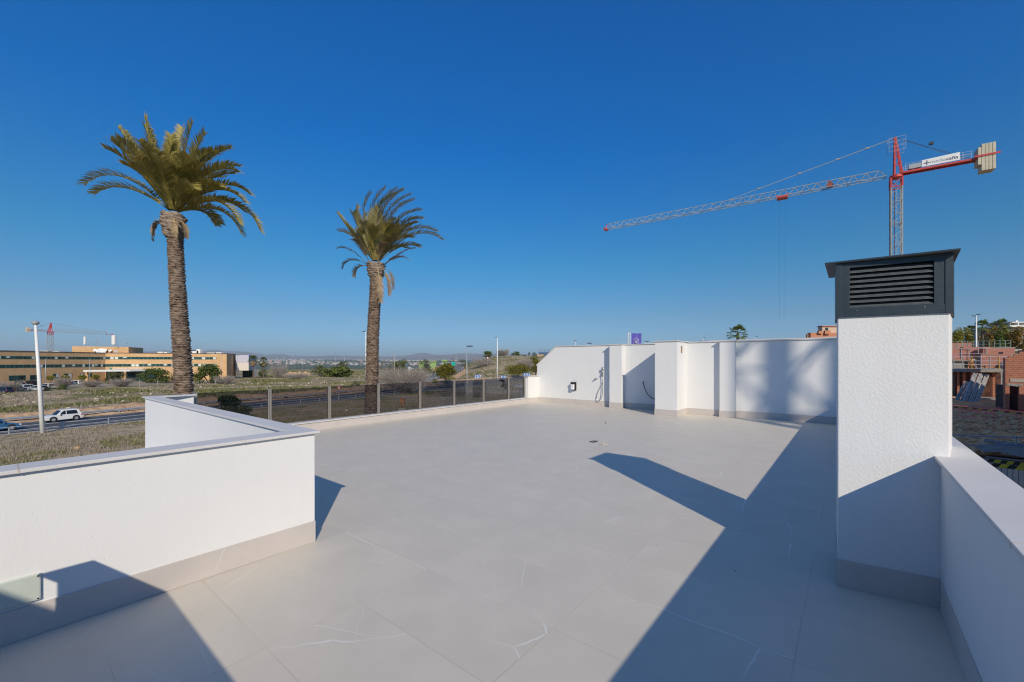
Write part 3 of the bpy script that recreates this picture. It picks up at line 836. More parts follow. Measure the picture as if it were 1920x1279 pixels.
def build_ground():
    ang = list(np.arange(-64, 64.01, 0.8)) + list(np.arange(68, 296, 6.0))
    rad = [0.0, 4.0]
    while rad[-1] < 26000: rad.append(rad[-1] * 1.032 + 0.15)
    nA = len(ang); V = []; F = []
    V.append((0, 0, ground(0, 0)))
    for r_ in rad[1:]:
        for a in ang:
            x = r_ * math.sin(R(a)); y = r_ * math.cos(R(a)); V.append((x, y, ground(x, y)))
    me_f = []
    for k in range(nA): me_f.append((0, 1 + (k + 1) % nA, 1 + k))
    for i in range(len(rad) - 2):
        o = 1 + i * nA
        for k in range(nA):
            k2 = (k + 1) % nA; me_f.append((o + k, o + k2, o + nA + k2, o + nA + k))
    me = bpy.data.meshes.new('ground'); me.from_pydata(V, [], me_f); me.materials.append(ground_mat())
    me.polygons.foreach_set('use_smooth', [True] * len(me.polygons)); me.update()
    o = bpy.data.objects.new('ground', me); COL.objects.link(o); tag(o, kind='structure')
build_ground()

M['asphalt'] = mat('asphalt', (0.062, 0.064, 0.070), 0.85, var=0.15, vscale=0.5, bump=0.2, bscale=60)
M['road_paint'] = mat('road_paint', (0.62, 0.62, 0.60), 0.7, var=0.15, vscale=2)
M['soil'] = mat('orange_soil', (0.34, 0.20, 0.105), 0.95, col2=(0.62, 0.42, 0.25), vscale=1.1, bump=0.8, bscale=4, detail=8)
def side(P, i):
    a = P[max(i - 1, 0)]; b = P[min(i + 1, len(P) - 1)]; d = (b - a); d.z = 0; d.normalize()
    return Vector((d.y, -d.x, 0))          # to the right when driving away from the camera
def ribbon(name, P, offs, mats, zoff=0.0, kind='structure', noise_z=None):
    V = []; F = []; k = len(offs)
    for i, p in enumerate(P):
        n = side(P, i)
        for j, (o, dz) in enumerate(offs):
            q = p + n * o
            zz = (p.z if p.z else GZ) + zoff + dz
            if noise_z: zz += noise_z * mnoise.noise((q.x * 0.35, q.y * 0.35, j * 1.7)) * (1 if 0 < j < k - 1 else 0)
            V.append((q.x, q.y, zz))
    for i in range(len(P) - 1):
        for j in range(k - 1): F.append((i * k + j, i * k + j + 1, (i + 1) * k + j + 1, (i + 1) * k + j))
    o = fast_mesh(name, V, F, mats, smooth=bool(noise_z))
    return tag(o, kind=kind)
ribbon('road', ROADC, [(-5.4, 0.0), (0, 0.06), (5.4, 0.0)], M['asphalt'], 0.05)
for off in (-4.3, 4.3): ribbon('road_edge_line', ROADC, [(off - 0.09, 0), (off + 0.09, 0)], M['road_paint'], 0.075)
def dashes():
    V = []; F = []
    P = ROADC; acc = 0.0
    L = [0]; 
    for i in range(1, len(P)): L.append(L[-1] + (P[i] - P[i - 1]).length)
    def at(s):
        for i in range(1, len(P)):
            if L[i] >= s: t = (s - L[i - 1]) / (L[i] - L[i - 1]); return P[i - 1].lerp(P[i], t), side(P, i)
        return P[-1], side(P, len(P) - 1)
    s = 3.0
    while s < L[-1] - 6:
        a, n = at(s); b, n2 = at(s + 3.0); k = len(V)
        for p, m_ in ((a, n), (b, n2)):
            for o in (-0.07, 0.07): q = p + m_ * o; V.append((q.x, q.y, GZ + 0.118))
        F.append((k, k + 1, k + 3, k + 2)); s += 7.5
    tag(fast_mesh('centre_line', V, F, M['road_paint']), kind='structure')
    return at, L[-1]
road_at, ROAD_L = dashes()
ribbon('soil_bank', ROADC[8:], [(-5.5, 0.02), (-6.4, 0.20), (-7.4, 0.85), (-8.8, 1.15), (-10.8, 0.85), (-13.5, -0.2)], M['soil'], 0.02, noise_z=0.6)
ribbon('verge', ROADC, [(5.4, 0.045), (6.0, 0.10), (6.6, 0.03)], M['conc'], 0.0)

def guard_rail(label, off, s0, s1, step, two_rail=False, h=0.72):
    r = thing('guard_rail', label, 'guard rail')
    b = MB(); pts = []
    s = s0
    while s <= s1:
        p, n = road_at(s); pts.append(p + n * off); s += step / 2
    if two_rail:
        for z in (h, h * 0.42): b.tube([(p.x, p.y, GZ + 0.06 + z) for p in pts], 0.045, 6)
    else:
        for i in range(len(pts) - 1):
            a, c = pts[i], pts[i + 1]
            for z0, z1, d in ((h - 0.30, h - 0.20, 0.0), (h - 0.20, h - 0.15, 0.05), (h - 0.15, h - 0.10, 0.05), (h - 0.10, h, 0.0)):
                n = Vector((c.y - a.y, a.x - c.x, 0)).normalized() * d
                b.quad((a.x + n.x, a.y + n.y, GZ + 0.06 + z0), (c.x + n.x, c.y + n.y, GZ + 0.06 + z0), (c.x, c.y, GZ + 0.06 + z1), (a.x, a.y, GZ + 0.06 + z1))
    b.build('rail', M['galv'], r)
    for i in range(0, len(pts), 2):
        q = pts[i]; b = MB(); b.box(q.x - 0.05, q.x + 0.05, q.y - 0.05, q.y + 0.05, GZ, GZ + 0.08 + h); b.build('post', M['galv'], r)
    return r
guard_rail('long corrugated steel guard rail along the far side of the main road', -6.1, 60, 300, 4.0)
guard_rail('two-tube metal road barrier along the near side of the main road', 5.9, 62, 165, 4.0, True)

M['post'] = mat('weathered_post', (0.36, 0.33, 0.28), 0.9, var=0.2, vscale=5)
def wire_fence(label, pts, h=1.5):
    r = thing('wire_fence', label, 'fence')
    b = MB()
    for i, p in enumerate(pts):
        lean = Vector((random.uniform(-0.10, 0.10), random.uniform(-0.05, 0.05), 0))
        q = MB(); q.bar(p + Vector((0, 0, -0.2)), p + lean + Vector((0, 0, h * random.uniform(0.9, 1.05))), 0.10); q.build('post', M['post'], r)
        if i:
            for z in (0.5, 0.95, 1.35): b.tube([pts[i - 1] + Vector((0, 0, z * h / 1.5)), p + Vector((0, 0, z * h / 1.5))], 0.006, 3)
    b.build('wire', M['galv'], r)
    return r
fp_ = []
s = 66
while s < 215:
    p, n = road_at(s); q = p - n * 11.2; fp_.append(G(q.x, q.y)); s += 4.4
wire_fence('long wire fence on pale posts between the orange bank and the scrub field', fp_)
wire_fence('wire fence on thin posts on the slope above the chevron signs', [gp(px, 205) + Vector((0, 0, 0.3)) for px in (862, 876, 890, 904, 918, 931, 944)], 1.9)
wire_fence('row of thin fence posts in the middle of the scrub field below the hospital', [gp(px, 128 + i * 3) for i, px in enumerate((262, 296, 330, 372, 404))], 2.2)

# grass, scrub and stones: ground cover nobody could count
def cover(name, n, region, blades, h0, h1, w, mats, spread=0.22, flat=0.0):
    xs, ys, zs = [], [], []
    tries = 0
    while len(xs) < n and tries < n * 6:
        tries += 1
        x, y, keep = region()
        if not keep: continue
        xs.append(x); ys.append(y); zs.append(ground(x, y))
    n = len(xs)
    P = np.stack([xs, ys, zs], 1)
    hh = h0 + (h1 - h0) * rng.random(n)
    P = np.repeat(P, blades, 0); hh = np.repeat(hh, blades)
    k = len(P)
    th = rng.random(k) * 2 * math.pi
    base = P + np.stack([np.cos(th), np.sin(th), 0 * th], 1) * (spread * hh * rng.random(k))[:, None]
    tip = base + np.stack([np.cos(th) * (0.25 + flat), np.sin(th) * (0.25 + flat), 0 * th + 1], 1) * (hh * (0.5 + 0.6 * rng.random(k)))[:, None]
    sd = np.stack([-np.sin(th + 0.8), np.cos(th + 0.8), 0 * th], 1) * (w * hh)[:, None]
    V = np.stack([base - sd, base + sd, tip], 1).reshape(-1, 3)
    o = fast_mesh(name, V, np.arange(3 * k).reshape(k, 3), mats)
    return tag(o, kind='stuff')
M['grass_dry'] = leaf_mat('dry_grass', (0.19, 0.155, 0.11), (0.47, 0.39, 0.29), vscale=0.25, trans=0.15)
M['grass_green'] = leaf_mat('green_scrub', (0.085, 0.105, 0.025), (0.26, 0.26, 0.08), vscale=0.25, trans=0.15)
def in_front(x, y): return toT(x, y)[1] > 13
def near_region():
    y = random.uniform(16, 84); b = random.uniform(-1.28, 0.12); x = b * y
    return x, y, in_front(x, y) and road_dist(x, y) > 6.6 and ROADN is not None and (x > np.interp(y, ROADN[:, 1], ROADN[:, 0])) and mnoise.noise((x * 0.15, y * 0.15, 1.0)) > -0.15 + (random.random() - 0.5) * 0.5
def far_region():
    y = 60 + 380 * random.random() ** 1.15; b = random.uniform(-1.3, 0.10); x = b * y
    return x, y, (road_dist(x, y) > 13.0 and (y > 150 or x < np.interp(y, ROADN[:, 1], ROADN[:, 0])) or (y > 110 and road_dist(x, y) > 9)) and mnoise.noise((x * 0.07, y * 0.07, 12.0)) > -0.28 + 0.4 * (random.random() - 0.5) and not (x < -112 and y > 100 and x / y < -0.62)
def green_near():
    x, y, k = near_region(); return x, y, k and mnoise.noise((x * 0.10, y * 0.10, 7.0)) > 0.05
def green_far():
    x, y, k = far_region(); return x, y, k and mnoise.noise((x * 0.05, y * 0.05, 7.0)) > 0.02
cover('dry_grass', 15000, near_region, 9, 0.12, 0.42, 0.055, M['grass_dry'], spread=0.9)
cover('green_weeds', 8000, green_near, 9, 0.10, 0.30, 0.10, M['grass_green'], spread=1.2)
cover('dry_scrub', 11000, far_region, 9, 0.2, 0.65, 0.10, M['grass_dry'], spread=1.3, flat=0.5)
cover('green_scrub', 10500, green_far, 9, 0.2, 0.75, 0.16, M['grass_green'], spread=1.6, flat=0.7)
def stones(name, n, region, s0, s1, m):
    V = []; F = []
    base = np.array([(1, 0, 0), (-1, 0, 0), (0, 1, 0), (0, -1, 0), (0, 0, 0.7), (0, 0, -0.5)], float)
    fs = np.array([(0, 2, 4), (2, 1, 4), (1, 3, 4), (3, 0, 4), (2, 0, 5), (1, 2, 5), (3, 1, 5), (0, 3, 5)])
    for _ in range(n):
        x, y, k = region()
        if not k: continue
        s = s0 + (s1 - s0) * random.random() ** 2.5; a = random.random() * 6.28
        v = base * (1 + 0.35 * rng.normal(size=(6, 1))) * np.array([s, s * 0.8, s * 0.75])
        c_, s_ = math.cos(a), math.sin(a)
        v = np.stack([v[:, 0] * c_ - v[:, 1] * s_ + x, v[:, 0] * s_ + v[:, 1] * c_ + y, v[:, 2] + ground(x, y) + 0.02], 1)
        F.append(fs + len(V) * 6); V.append(v)
    return tag(fast_mesh(name, np.concatenate(V), np.concatenate(F), m), kind='stuff')
M['stone'] = leaf_mat('field_stone', (0.42, 0.32, 0.22), (0.70, 0.60, 0.48), trans=0.0, rough=0.9)
def house_edge():
    x, y, k = near_region(); return x, y, k and toT(x, y)[1] < 44
stones('field_stones', 6500, far_region, 0.10, 0.6, M['stone'])
stones('verge_stones', 900, house_edge, 0.08, 0.35, M['stone'])
def bank_region():
    s_ = random.uniform(66, 250); p, n = road_at(s_); o = random.uniform(6.4, 12.5); q = p - n * o
    return q.x, q.y, True
def stones_bank():
    global ground
    g0 = ground
    ground = lambda x, y: GZ + 0.35 + 0.25 * mnoise.noise((x, y, 0))
    stones('bank_rocks', 1500, bank_region, 0.12, 0.6, leaf_mat('bank_rock', (0.26, 0.15, 0.085), (0.52, 0.36, 0.22), trans=0.0, rough=0.9))
    ground = g0
stones_bank()
def boulder(label, px, py_base, w, m):
    D = (EYE - GZ) * F_PX / (py_base - HOR); p = gp(px, D); b = MB(); s_ = w * D / F_PX / 2
    b.ball((0, 0, 0), s_, s_ * 0.8, s_ * 0.6, 14, 10, 0.55)
    o = b.build('boulder', m, None); o.location = p + Vector((0, 0, s_ * 0.25)); tag(o, label, 'boulder')
M['boulder'] = mat('ochre_boulder', (0.42, 0.26, 0.14), 0.95, var=0.3, vscale=3, bump=0.4, bscale=8)
boulder('ochre boulder in the dry grass above the left parapet coping', 146, 842, 12, M['boulder'])
boulder('pale low boulder among the weeds behind the railing, left of the second palm', 650, 771, 7, M['stone'])

# ==== PART 3 ====

# ------------------------------------------------------------------ palms
M['frond'] = leaf_mat('palm_frond', (0.15, 0.135, 0.028), (0.56, 0.45, 0.13), vscale=0.9, trans=0.28, rough=0.42)
M['frond_pale'] = leaf_mat('pale_palm_frond', (0.20, 0.185, 0.07), (0.60, 0.51, 0.24), vscale=0.9, trans=0.28, rough=0.42)
M['frond_dead'] = leaf_mat('dead_palm_frond', (0.22, 0.15, 0.085), (0.42, 0.31, 0.19), trans=0.05)
def trunk_mat(name, a, b_):
    m, nt, b = new_mat(name); b.inputs['Roughness'].default_value = 0.95; b.inputs['Specular IOR Level'].default_value = 0.1
    g = N(nt, 'ShaderNodeNewGeometry'); tc = N(nt, 'ShaderNodeTexCoord')
    mp = N(nt, 'ShaderNodeMapping'); mp.inputs['Scale'].default_value = (5, 5, 16); nt.links.new(tc.outputs['Object'], mp.inputs['Vector'])
    no = N(nt, 'ShaderNodeTexNoise', Scale=1.0, Detail=5.0); nt.links.new(mp.outputs[0], no.inputs['Vector'])
    cr = N(nt, 'ShaderNodeMapRange'); cr.inputs['From Min'].default_value = 0.34; cr.inputs['From Max'].default_value = 0.66; nt.links.new(no.outputs[0], cr.inputs['Value'])
    nt.links.new(mixc(nt, cr.outputs[0], a, b_), b.inputs['Base Color'])
    return m
M['palm_trunk'] = trunk_mat('palm_trunk_scales', (0.085, 0.060, 0.044), (0.30, 0.225, 0.175))
M['palm_boot'] = trunk_mat('palm_leaf_boots', (0.12, 0.09, 0.07), (0.38, 0.31, 0.25))
def palm_trunk(path, rad, ring=0.085, seg=26, over=0.17):
    """leaf-scar scales: every ring flares out and is ragged round the stem"""
    pts = catmull(path, 24); L = [0]
    for i in range(1, len(pts)): L.append(L[-1] + (pts[i] - pts[i - 1]).length)
    tot = L[-1]; V = []; rows = 0
    def at(s):
        s = min(max(s, 0), tot)
        for i in range(1, len(pts)):
            if L[i] >= s: return pts[i - 1].lerp(pts[i], (s - L[i - 1]) / max(L[i] - L[i - 1], 1e-6))
        return pts[-1]
    n = int(tot / ring)
    for i in range(n):
        j0 = random.random() * 6.28
        for fz, fr in ((0.0, 1.0), (0.72, 1.0 + over), (0.86, 1.0 + over * 0.9), (0.93, 0.99)):
            s = (i + fz) * ring; c = at(s); r0 = np.interp(s / tot, [q[0] for q in rad], [q[1] for q in rad])
            for k in range(seg):
                a = 2 * math.pi * (k + 0.5 * (i % 2)) / seg
                hsh = math.sin(k * 12.9898 + i * 78.233) * 43758.5453; hsh -= math.floor(hsh)
                jr = 1 + (hsh - 0.45) * over * 0.95 * (1 if 0 < fz < 0.9 else 0.1)
                jz = (hsh - 0.5) * ring * 0.9 * (1 if fz > 0.5 else 0)
                V.append((c.x + r0 * fr * jr * math.cos(a), c.y + r0 * fr * jr * math.sin(a), c.z + jz))
            rows += 1
    F = []
    for i in range(rows - 1):
        for k in range(seg): F.append((i * seg + k, i * seg + (k + 1) % seg, (i + 1) * seg + (k + 1) % seg, (i + 1) * seg + k))
    return V, F
def frond_mesh(base, az, el, L, droop, wind, width=0.34, nl=58, twist=0.0, vee=0.55, stalk=0.16, curl=0.0):
    """feather frond: arching midrib with two rows of blades; returns verts, quads"""
    n = 26; p = Vector(base); d = Vector((math.cos(az) * math.cos(el), math.sin(az) * math.cos(el), math.sin(el)))
    P = [p.copy()]; Dv = [d.copy()]
    for i in range(n):
        t = (i + 1) / n
        d = (d + Vector((wind[0], wind[1], 0)) * (0.09 * t) + Vector((0, 0, -1)) * droop * (0.02 + 0.13 * t * t)).normalized()
        p = p + d * (L / n); P.append(p.copy()); Dv.append(d.copy())
    V = []; F = []
    up0 = Vector((0, 0, 1))
    def frame(i):
        dd = Dv[i]; s = dd.cross(up0)
        if s.length < 0.05: s = Vector((math.sin(az), -math.cos(az), 0))
        s.normalize(); u = s.cross(dd).normalized(); return dd, s, u
    for i in range(n):                     # midrib
        d0, s0, u0 = frame(i); d1, s1, u1 = frame(i + 1)
        w0 = 0.042 * (1 - i / n) ** 0.8 + 0.006; w1 = 0.042 * (1 - (i + 1) / n) ** 0.8 + 0.006
        k = len(V); V += [P[i] - s0 * w0, P[i] + u0 * w0 * 0.7, P[i] + s0 * w0, P[i + 1] - s1 * w1, P[i + 1] + u1 * w1 * 0.7, P[i + 1] + s1 * w1]
        F += [(k, k + 1, k + 4, k + 3), (k + 1, k + 2, k + 5, k + 4)]
    for j in range(nl):
        t = stalk + (1 - stalk) * (j + 0.5) / nl
        f = t * n; i = min(int(f), n - 1); fr = f - i
        q = P[i].lerp(P[i + 1], fr); dd, s, u = frame(i)
        env = math.sin(math.pi * min(1, (t - stalk) / (1 - stalk) * 0.86 + 0.13)) ** 0.6
        for sg in (-1, 1):
            ll = width * (0.55 + 0.6 * env) * random.uniform(0.85, 1.12)
            fwd = 0.55 + 0.75 * t + random.uniform(-0.12, 0.12)
            v_ = vee + random.uniform(-0.22, 0.22)
            dr = (s * sg + dd * fwd + u * v_ + Vector((wind[0], wind[1], 0)) * 0.35).normalized()
            m_ = q + dr * ll * 0.55; e = m_ + (dr + Vector((0, 0, -0.32)) + Vector((wind[0], wind[1], 0)) * 0.25).normalized() * ll * 0.5
            wv = dd.cross(dr).cross(dr).normalized() * 0.017 if dd.cross(dr).length > 1e-3 else s * 0.017
            wv = wv * random.uniform(0.8, 1.3)
            k = len(V); V += [q - wv, q + wv, m_ + wv * 1.15, m_ - wv * 1.15, e + wv * 0.18, e - wv * 0.18]
            F += [(k, k + 1, k + 2, k + 3), (k + 3, k + 2, k + 4, k + 5)]
    return [tuple(v) for v in V], F
def date_palm(label, spec):
    r = thing('palm_tree', label, 'palm tree', spec['foot'])
    o = Vector(spec['foot'])
    path = [Vector(p) - o for p in spec['path']]
    V, F = palm_trunk([tuple(p) for p in path], spec['rad'], ring=spec['ring'])
    fast_mesh('trunk', V, F, M['palm_trunk'], r, smooth=False)
    top = path[-1]
    # leaf boots below the crown
    V, F = palm_trunk([tuple(top + Vector((0, 0, -0.95))), tuple(top + Vector((0, 0, -0.45))), tuple(top + Vector((0, 0, 0.12)))], [(0, spec['rt'] * 1.0), (0.35, spec['rt'] * 1.22), (0.8, spec['rt'] * 1.3), (1, spec['rt'] * 1.0)], ring=0.16, seg=18, over=0.2)
    fast_mesh('leaf_boots', V, F, M['palm_boot'], r)
    for az, el, L, droop, wind, mt in spec['fronds']:
        b = top + Vector((math.cos(az) * spec['rt'] * 0.55, math.sin(az) * spec['rt'] * 0.55, 0.02 + 0.18 * math.sin(el)))
        V, F = frond_mesh(b, az, el, L, droop, wind, width=spec['w'], nl=spec['nl'], stalk=spec.get('stalk', 0.16))
        fast_mesh('frond', V, F, mt, r)
    for az, el, L, droop in spec['dead']:
        b = top + Vector((math.cos(az) * spec['rt'] * 1.05, math.sin(az) * spec['rt'] * 1.05, -0.25))
        V, F = frond_mesh(b, az, el, L, droop, (0.1, 0), width=spec.get('dw', 0.16), nl=spec.get('dn', 16), vee=0.1, stalk=0.3)
        fast_mesh('dead_frond', V, F, M['frond_dead'], r)
    return r
def palm_one():
    D = 17.0
    foot = gp(350, D)
    path = [foot, spot(345, 740, D), spot(334, 560, D), spot(328, 440, D), spot(326, 402, D)]
    rnd = random.Random(5); fr = []
    def add(az, el, L, dr, w=(0.22, 0), m=None): fr.append((R(az), R(el), L * 0.93, dr, w, m or M['frond']))
    # az: 0 = right, 90 = away, 180 = left, 270 = towards the camera
    for az, el, L, dr, w in ((178, 45, 4.5, 0.95, 0.0), (186, 38, 3.3, 0.85, 0.0), (180, 58, 4.3, 0.12, 0.1), (188, 62, 3.7, 0.15, 0.1), (172, 70, 4.1, 0.12, 0.1), (200, 76, 3.9, 0.12, 0.1), (120, 80, 4.1, 0.12, 0.1), (60, 86, 4.1, 0.12, 0.15), (10, 79, 3.6, 0.2, 0.2),
                             (0, 68, 3.7, 0.55, 0.4), (6, 62, 3.5, 0.75, 0.4), (-8, 56, 3.6, 0.9, 0.4), (4, 46, 3.5, 1.0, 0.3), (-6, 38, 3.5, 1.05, 0.3), (6, 32, 4.1, 1.55, 0.3), (-10, 26, 3.5, 1.3, 0.3), (2, 20, 3.2, 1.35, 0.25), (16, 34, 2.8, 0.9, 0.3)):
        add(az, el, L, dr, (w, 0))
    for i in range(34):
        az = 205 + 150 * ((i * 0.618) % 1.0) if i % 3 else 20 + 140 * ((i * 0.618) % 1.0)
        el = 84 - 50 * (i / 33) + rnd.uniform(-6, 6)
        if math.cos(R(az)) < -0.3: el = max(el, 58)
        add(az, el, rnd.uniform(1.9, 3.1), 0.4 + (1 - el / 90) * 0.8, (rnd.uniform(0.0, 0.4), rnd.uniform(-.15, .15)))
    dead = [(R(185), R(8), 0.9, 3.0), (R(200), R(-30), 1.0, 2.5), (R(230), R(-10), 0.9, 3.2), (R(310), R(-10), 1.0, 3.2), (R(345), R(-20), 0.9, 3.2)]
    date_palm('taller windblown date palm, its thick trunk rising behind the left parapet', dict(foot=foot, path=path, rad=[(0, 0.33), (0.4, 0.285), (0.62, 0.27), (0.85, 0.235), (1, 0.24)], rt=0.285, ring=0.095, w=0.40, nl=64, fronds=fr, dead=dead))
palm_one()
def palm_two():
    D = 28.0
    foot = gp(694, D)
    path = [foot, spot(696, 776, D), spot(699, 640, D), spot(704, 540, D), spot(705, 494, D)]
    rnd = random.Random(9); fr = []
    for az, el, L, dr, w, m in ((177, 52, 4.1, 0.0, 0.05, 0), (184, 57, 2.9, 0.2, 0.05, 0), (180, 70, 4.7, 0.1, 0.75, 0), (175, 78, 5.2, 0.1, 0.85, 1), (186, 64, 3.8, 0.2, 0.5, 0), (168, 84, 5.4, 0.15, 0.95, 1), (90, 88, 5.4, 0.2, 1.05, 1), (270, 86, 5.2, 0.2, 0.95, 1), (0, 87, 5.0, 0.3, 1.05, 1), (200, 82, 5.0, 0.25, 1.1, 1), (0, 77, 4.7, 0.5, 0.9, 1), (-8, 68, 4.3, 0.6, 0.7, 0), (5, 57, 4.7, 0.85, 0.45, 1), (0, 49, 4.9, 0.95, 0.3, 1), (-5, 62, 3.7, 0.4, 0.5, 0), (8, 44, 3.0, 0.7, 0.2, 0)):
        fr.append((R(az), R(el), L, dr, (w, 0.03), M['frond_pale'] if m else M['frond']))
    for i in range(40):
        az = i * 137.508; el = 86 - 32 * (i / 39) + rnd.uniform(-8, 5)
        fr.append((R(az), R(el), rnd.uniform(1.9, 3.6), 0.3 + 0.5 * rnd.random(), (rnd.uniform(0.15, 0.7), rnd.uniform(-.2, .2)), M['frond_pale'] if i % 3 else M['frond']))
    dead = [(R(180), R(40), 2.2, 1.4), (R(10), R(46), 2.6, 0.4), (R(195), R(50), 2.4, 0.8), (R(240), R(58), 2.2, 0.8), (R(300), R(55), 2.3, 0.9), (R(345), R(38), 2.2, 0.9), (R(170), R(30), 1.6, 2.0), (R(330), R(-30), 2.2, 3.0), (R(300), R(-50), 2.6, 2.5), (R(350), R(-10), 1.8, 3.4), (R(200), R(20), 1.4, 2.6)]
    date_palm('smaller ragged date palm behind the glass railing, fronds swept right by wind', dict(foot=foot, path=path, rad=[(0, 0.39), (0.5, 0.365), (0.85, 0.325), (1, 0.34)], rt=0.40, ring=0.105, w=0.52, nl=60, stalk=0.27, dw=0.34, dn=34, fronds=fr, dead=dead))
palm_two()

def fan_palm(label, loc, h, crown, group=None, dead=True, nf=24):
    r = thing('fan_palm', label, 'palm tree', loc, 0, group)
    b = MB(); b.tube([(0, 0, -0.3), (0.05, 0, h * 0.5), (0, 0, h)], [crown * 0.17, crown * 0.12, crown * 0.13], 9); b.build('trunk', M['bark'], r)
    def fans(n, lo, hi, rad, droop):
        V = []; F = []
        for i in range(n):
            az = i * 2.39996; el = R(lo + (hi - lo) * (i / max(n - 1, 1)) + random.uniform(-6, 6))
            d = Vector((math.cos(az) * math.cos(el), math.sin(az) * math.cos(el), math.sin(el))); s = d.cross(Vector((0, 0, 1))).normalized(); u = s.cross(d)
            c = Vector((0, 0, h)) + d * crown * random.uniform(0.5, 0.75)
            k = len(V); V += [Vector((0, 0, h)) - s * 0.03, Vector((0, 0, h)) + s * 0.03, c + s * 0.03, c - s * 0.03]; F.append((k, k + 1, k + 2, k + 3))
            for j in range(11):
                a = R(-80 + 16 * j); q = (d * math.cos(a) + s * math.sin(a)); e = c + q * rad + Vector((0, 0, -droop * rad * (0.4 + abs(a) * 0.25))); m_ = c + q * rad * 0.55 - Vector((0, 0, droop * rad * 0.08))
                w = (d * -math.sin(a) + s * math.cos(a)) * rad * 0.07
                k = len(V); V += [c - w * 0.3, c + w * 0.3, m_ + w, m_ - w, e + w * 0.1, e - w * 0.1]; F += [(k, k + 1, k + 2, k + 3), (k + 3, k + 2, k + 4, k + 5)]
        return [tuple(v) for v in V], F
    v, f = fans(nf, 85, -25, crown * 0.5, 0.75); fast_mesh('crown', v, f, M['leaf_green'], r)
    if dead:
        v, f = fans(26, -25, -82, crown * 0.5, 0.6); fast_mesh('dead_skirt', v, f, M['frond_dead'], r)
    return r

# ------------------------------------------------------------------ tower cranes
def text_mesh(body, size, bold=0.0):
    cu = bpy.data.curves.new('lettering', 'FONT'); cu.body = body; cu.size = size; cu.align_x = 'LEFT'; cu.offset = bold
    o = bpy.data.objects.new('lettering', cu); COL.objects.link(o)
    bpy.context.view_layer.update()
    me = bpy.data.meshes.new_from_object(o.evaluated_get(bpy.context.evaluated_depsgraph_get()))
    wd = max(v.co.x for v in me.vertices) - min(v.co.x for v in me.vertices)
    bpy.data.objects.remove(o)
    return me, wd
def place_text(name, me, m, parent, origin, ux, uy):
    o = bpy.data.objects.new(name, me); COL.objects.link(o); me.materials.clear(); me.materials.append(m)
    ux, uy = Vector(ux).normalized(), Vector(uy).normalized(); uz = ux.cross(uy)
    o.matrix_world = Matrix(((ux.x, uy.x, uz.x, origin[0]), (ux.y, uy.y, uz.y, origin[1]), (ux.z, uy.z, uz.z, origin[2]), (0, 0, 0, 1)))
    if parent is not None: o.parent = parent
    return o
def lattice_mast(b, z0, z1, half, leg, brace, pitch):
    for sx in (-1, 1):
        for sy in (-1, 1): b.bar((sx * half, sy * half, z0), (sx * half, sy * half, z1), leg)
    n = max(1, int(round((z1 - z0) / pitch))); ph = (z1 - z0) / n
    c = [(-half, -half), (half, -half), (half, half), (-half, half)]
    for i in range(n):
        a, e = z0 + i * ph, z0 + (i + 1) * ph
        for k in range(4):
            p, q = c[k], c[(k + 1) % 4]
            if (i + k) % 2: p, q = q, p
            b.bar((*p, a), (*q, e), brace)
            if i % 3 == 0: b.bar((*p, a), (*q, a), brace * 1.3)
def lattice_jib(b, L, w, h, chord, brace, pitch, x0=1.0, t0=0.0):
    """triangular jib along +x; two bottom chords at z=0 and a top chord"""
    for sy in (-1, 1): b.bar((x0, sy * w / 2, 0), (L, sy * w / 2, 0), chord)
    b.bar((x0 + 0.8, 0, h), (L, 0, h * 0.9), chord)
    n = int((L - x0) / pitch); ph = (L - x0) / n
    for i in range(n):
        xa, xb, xm = x0 + i * ph, x0 + (i + 1) * ph, x0 + (i + 0.5) * ph
        hz = h * (1 - 0.1 * xm / L)
        for sy in (-1, 1):
            b.bar((xa, sy * w / 2, 0), (xm, 0, hz), brace); b.bar((xm, 0, hz), (xb, sy * w / 2, 0), brace)
        b.bar((xa, -w / 2, 0), (xa, w / 2, 0), brace)
        b.bar((xa, -w / 2 if i % 2 else w / 2, 0), (xb, w / 2 if i % 2 else -w / 2, 0), brace)
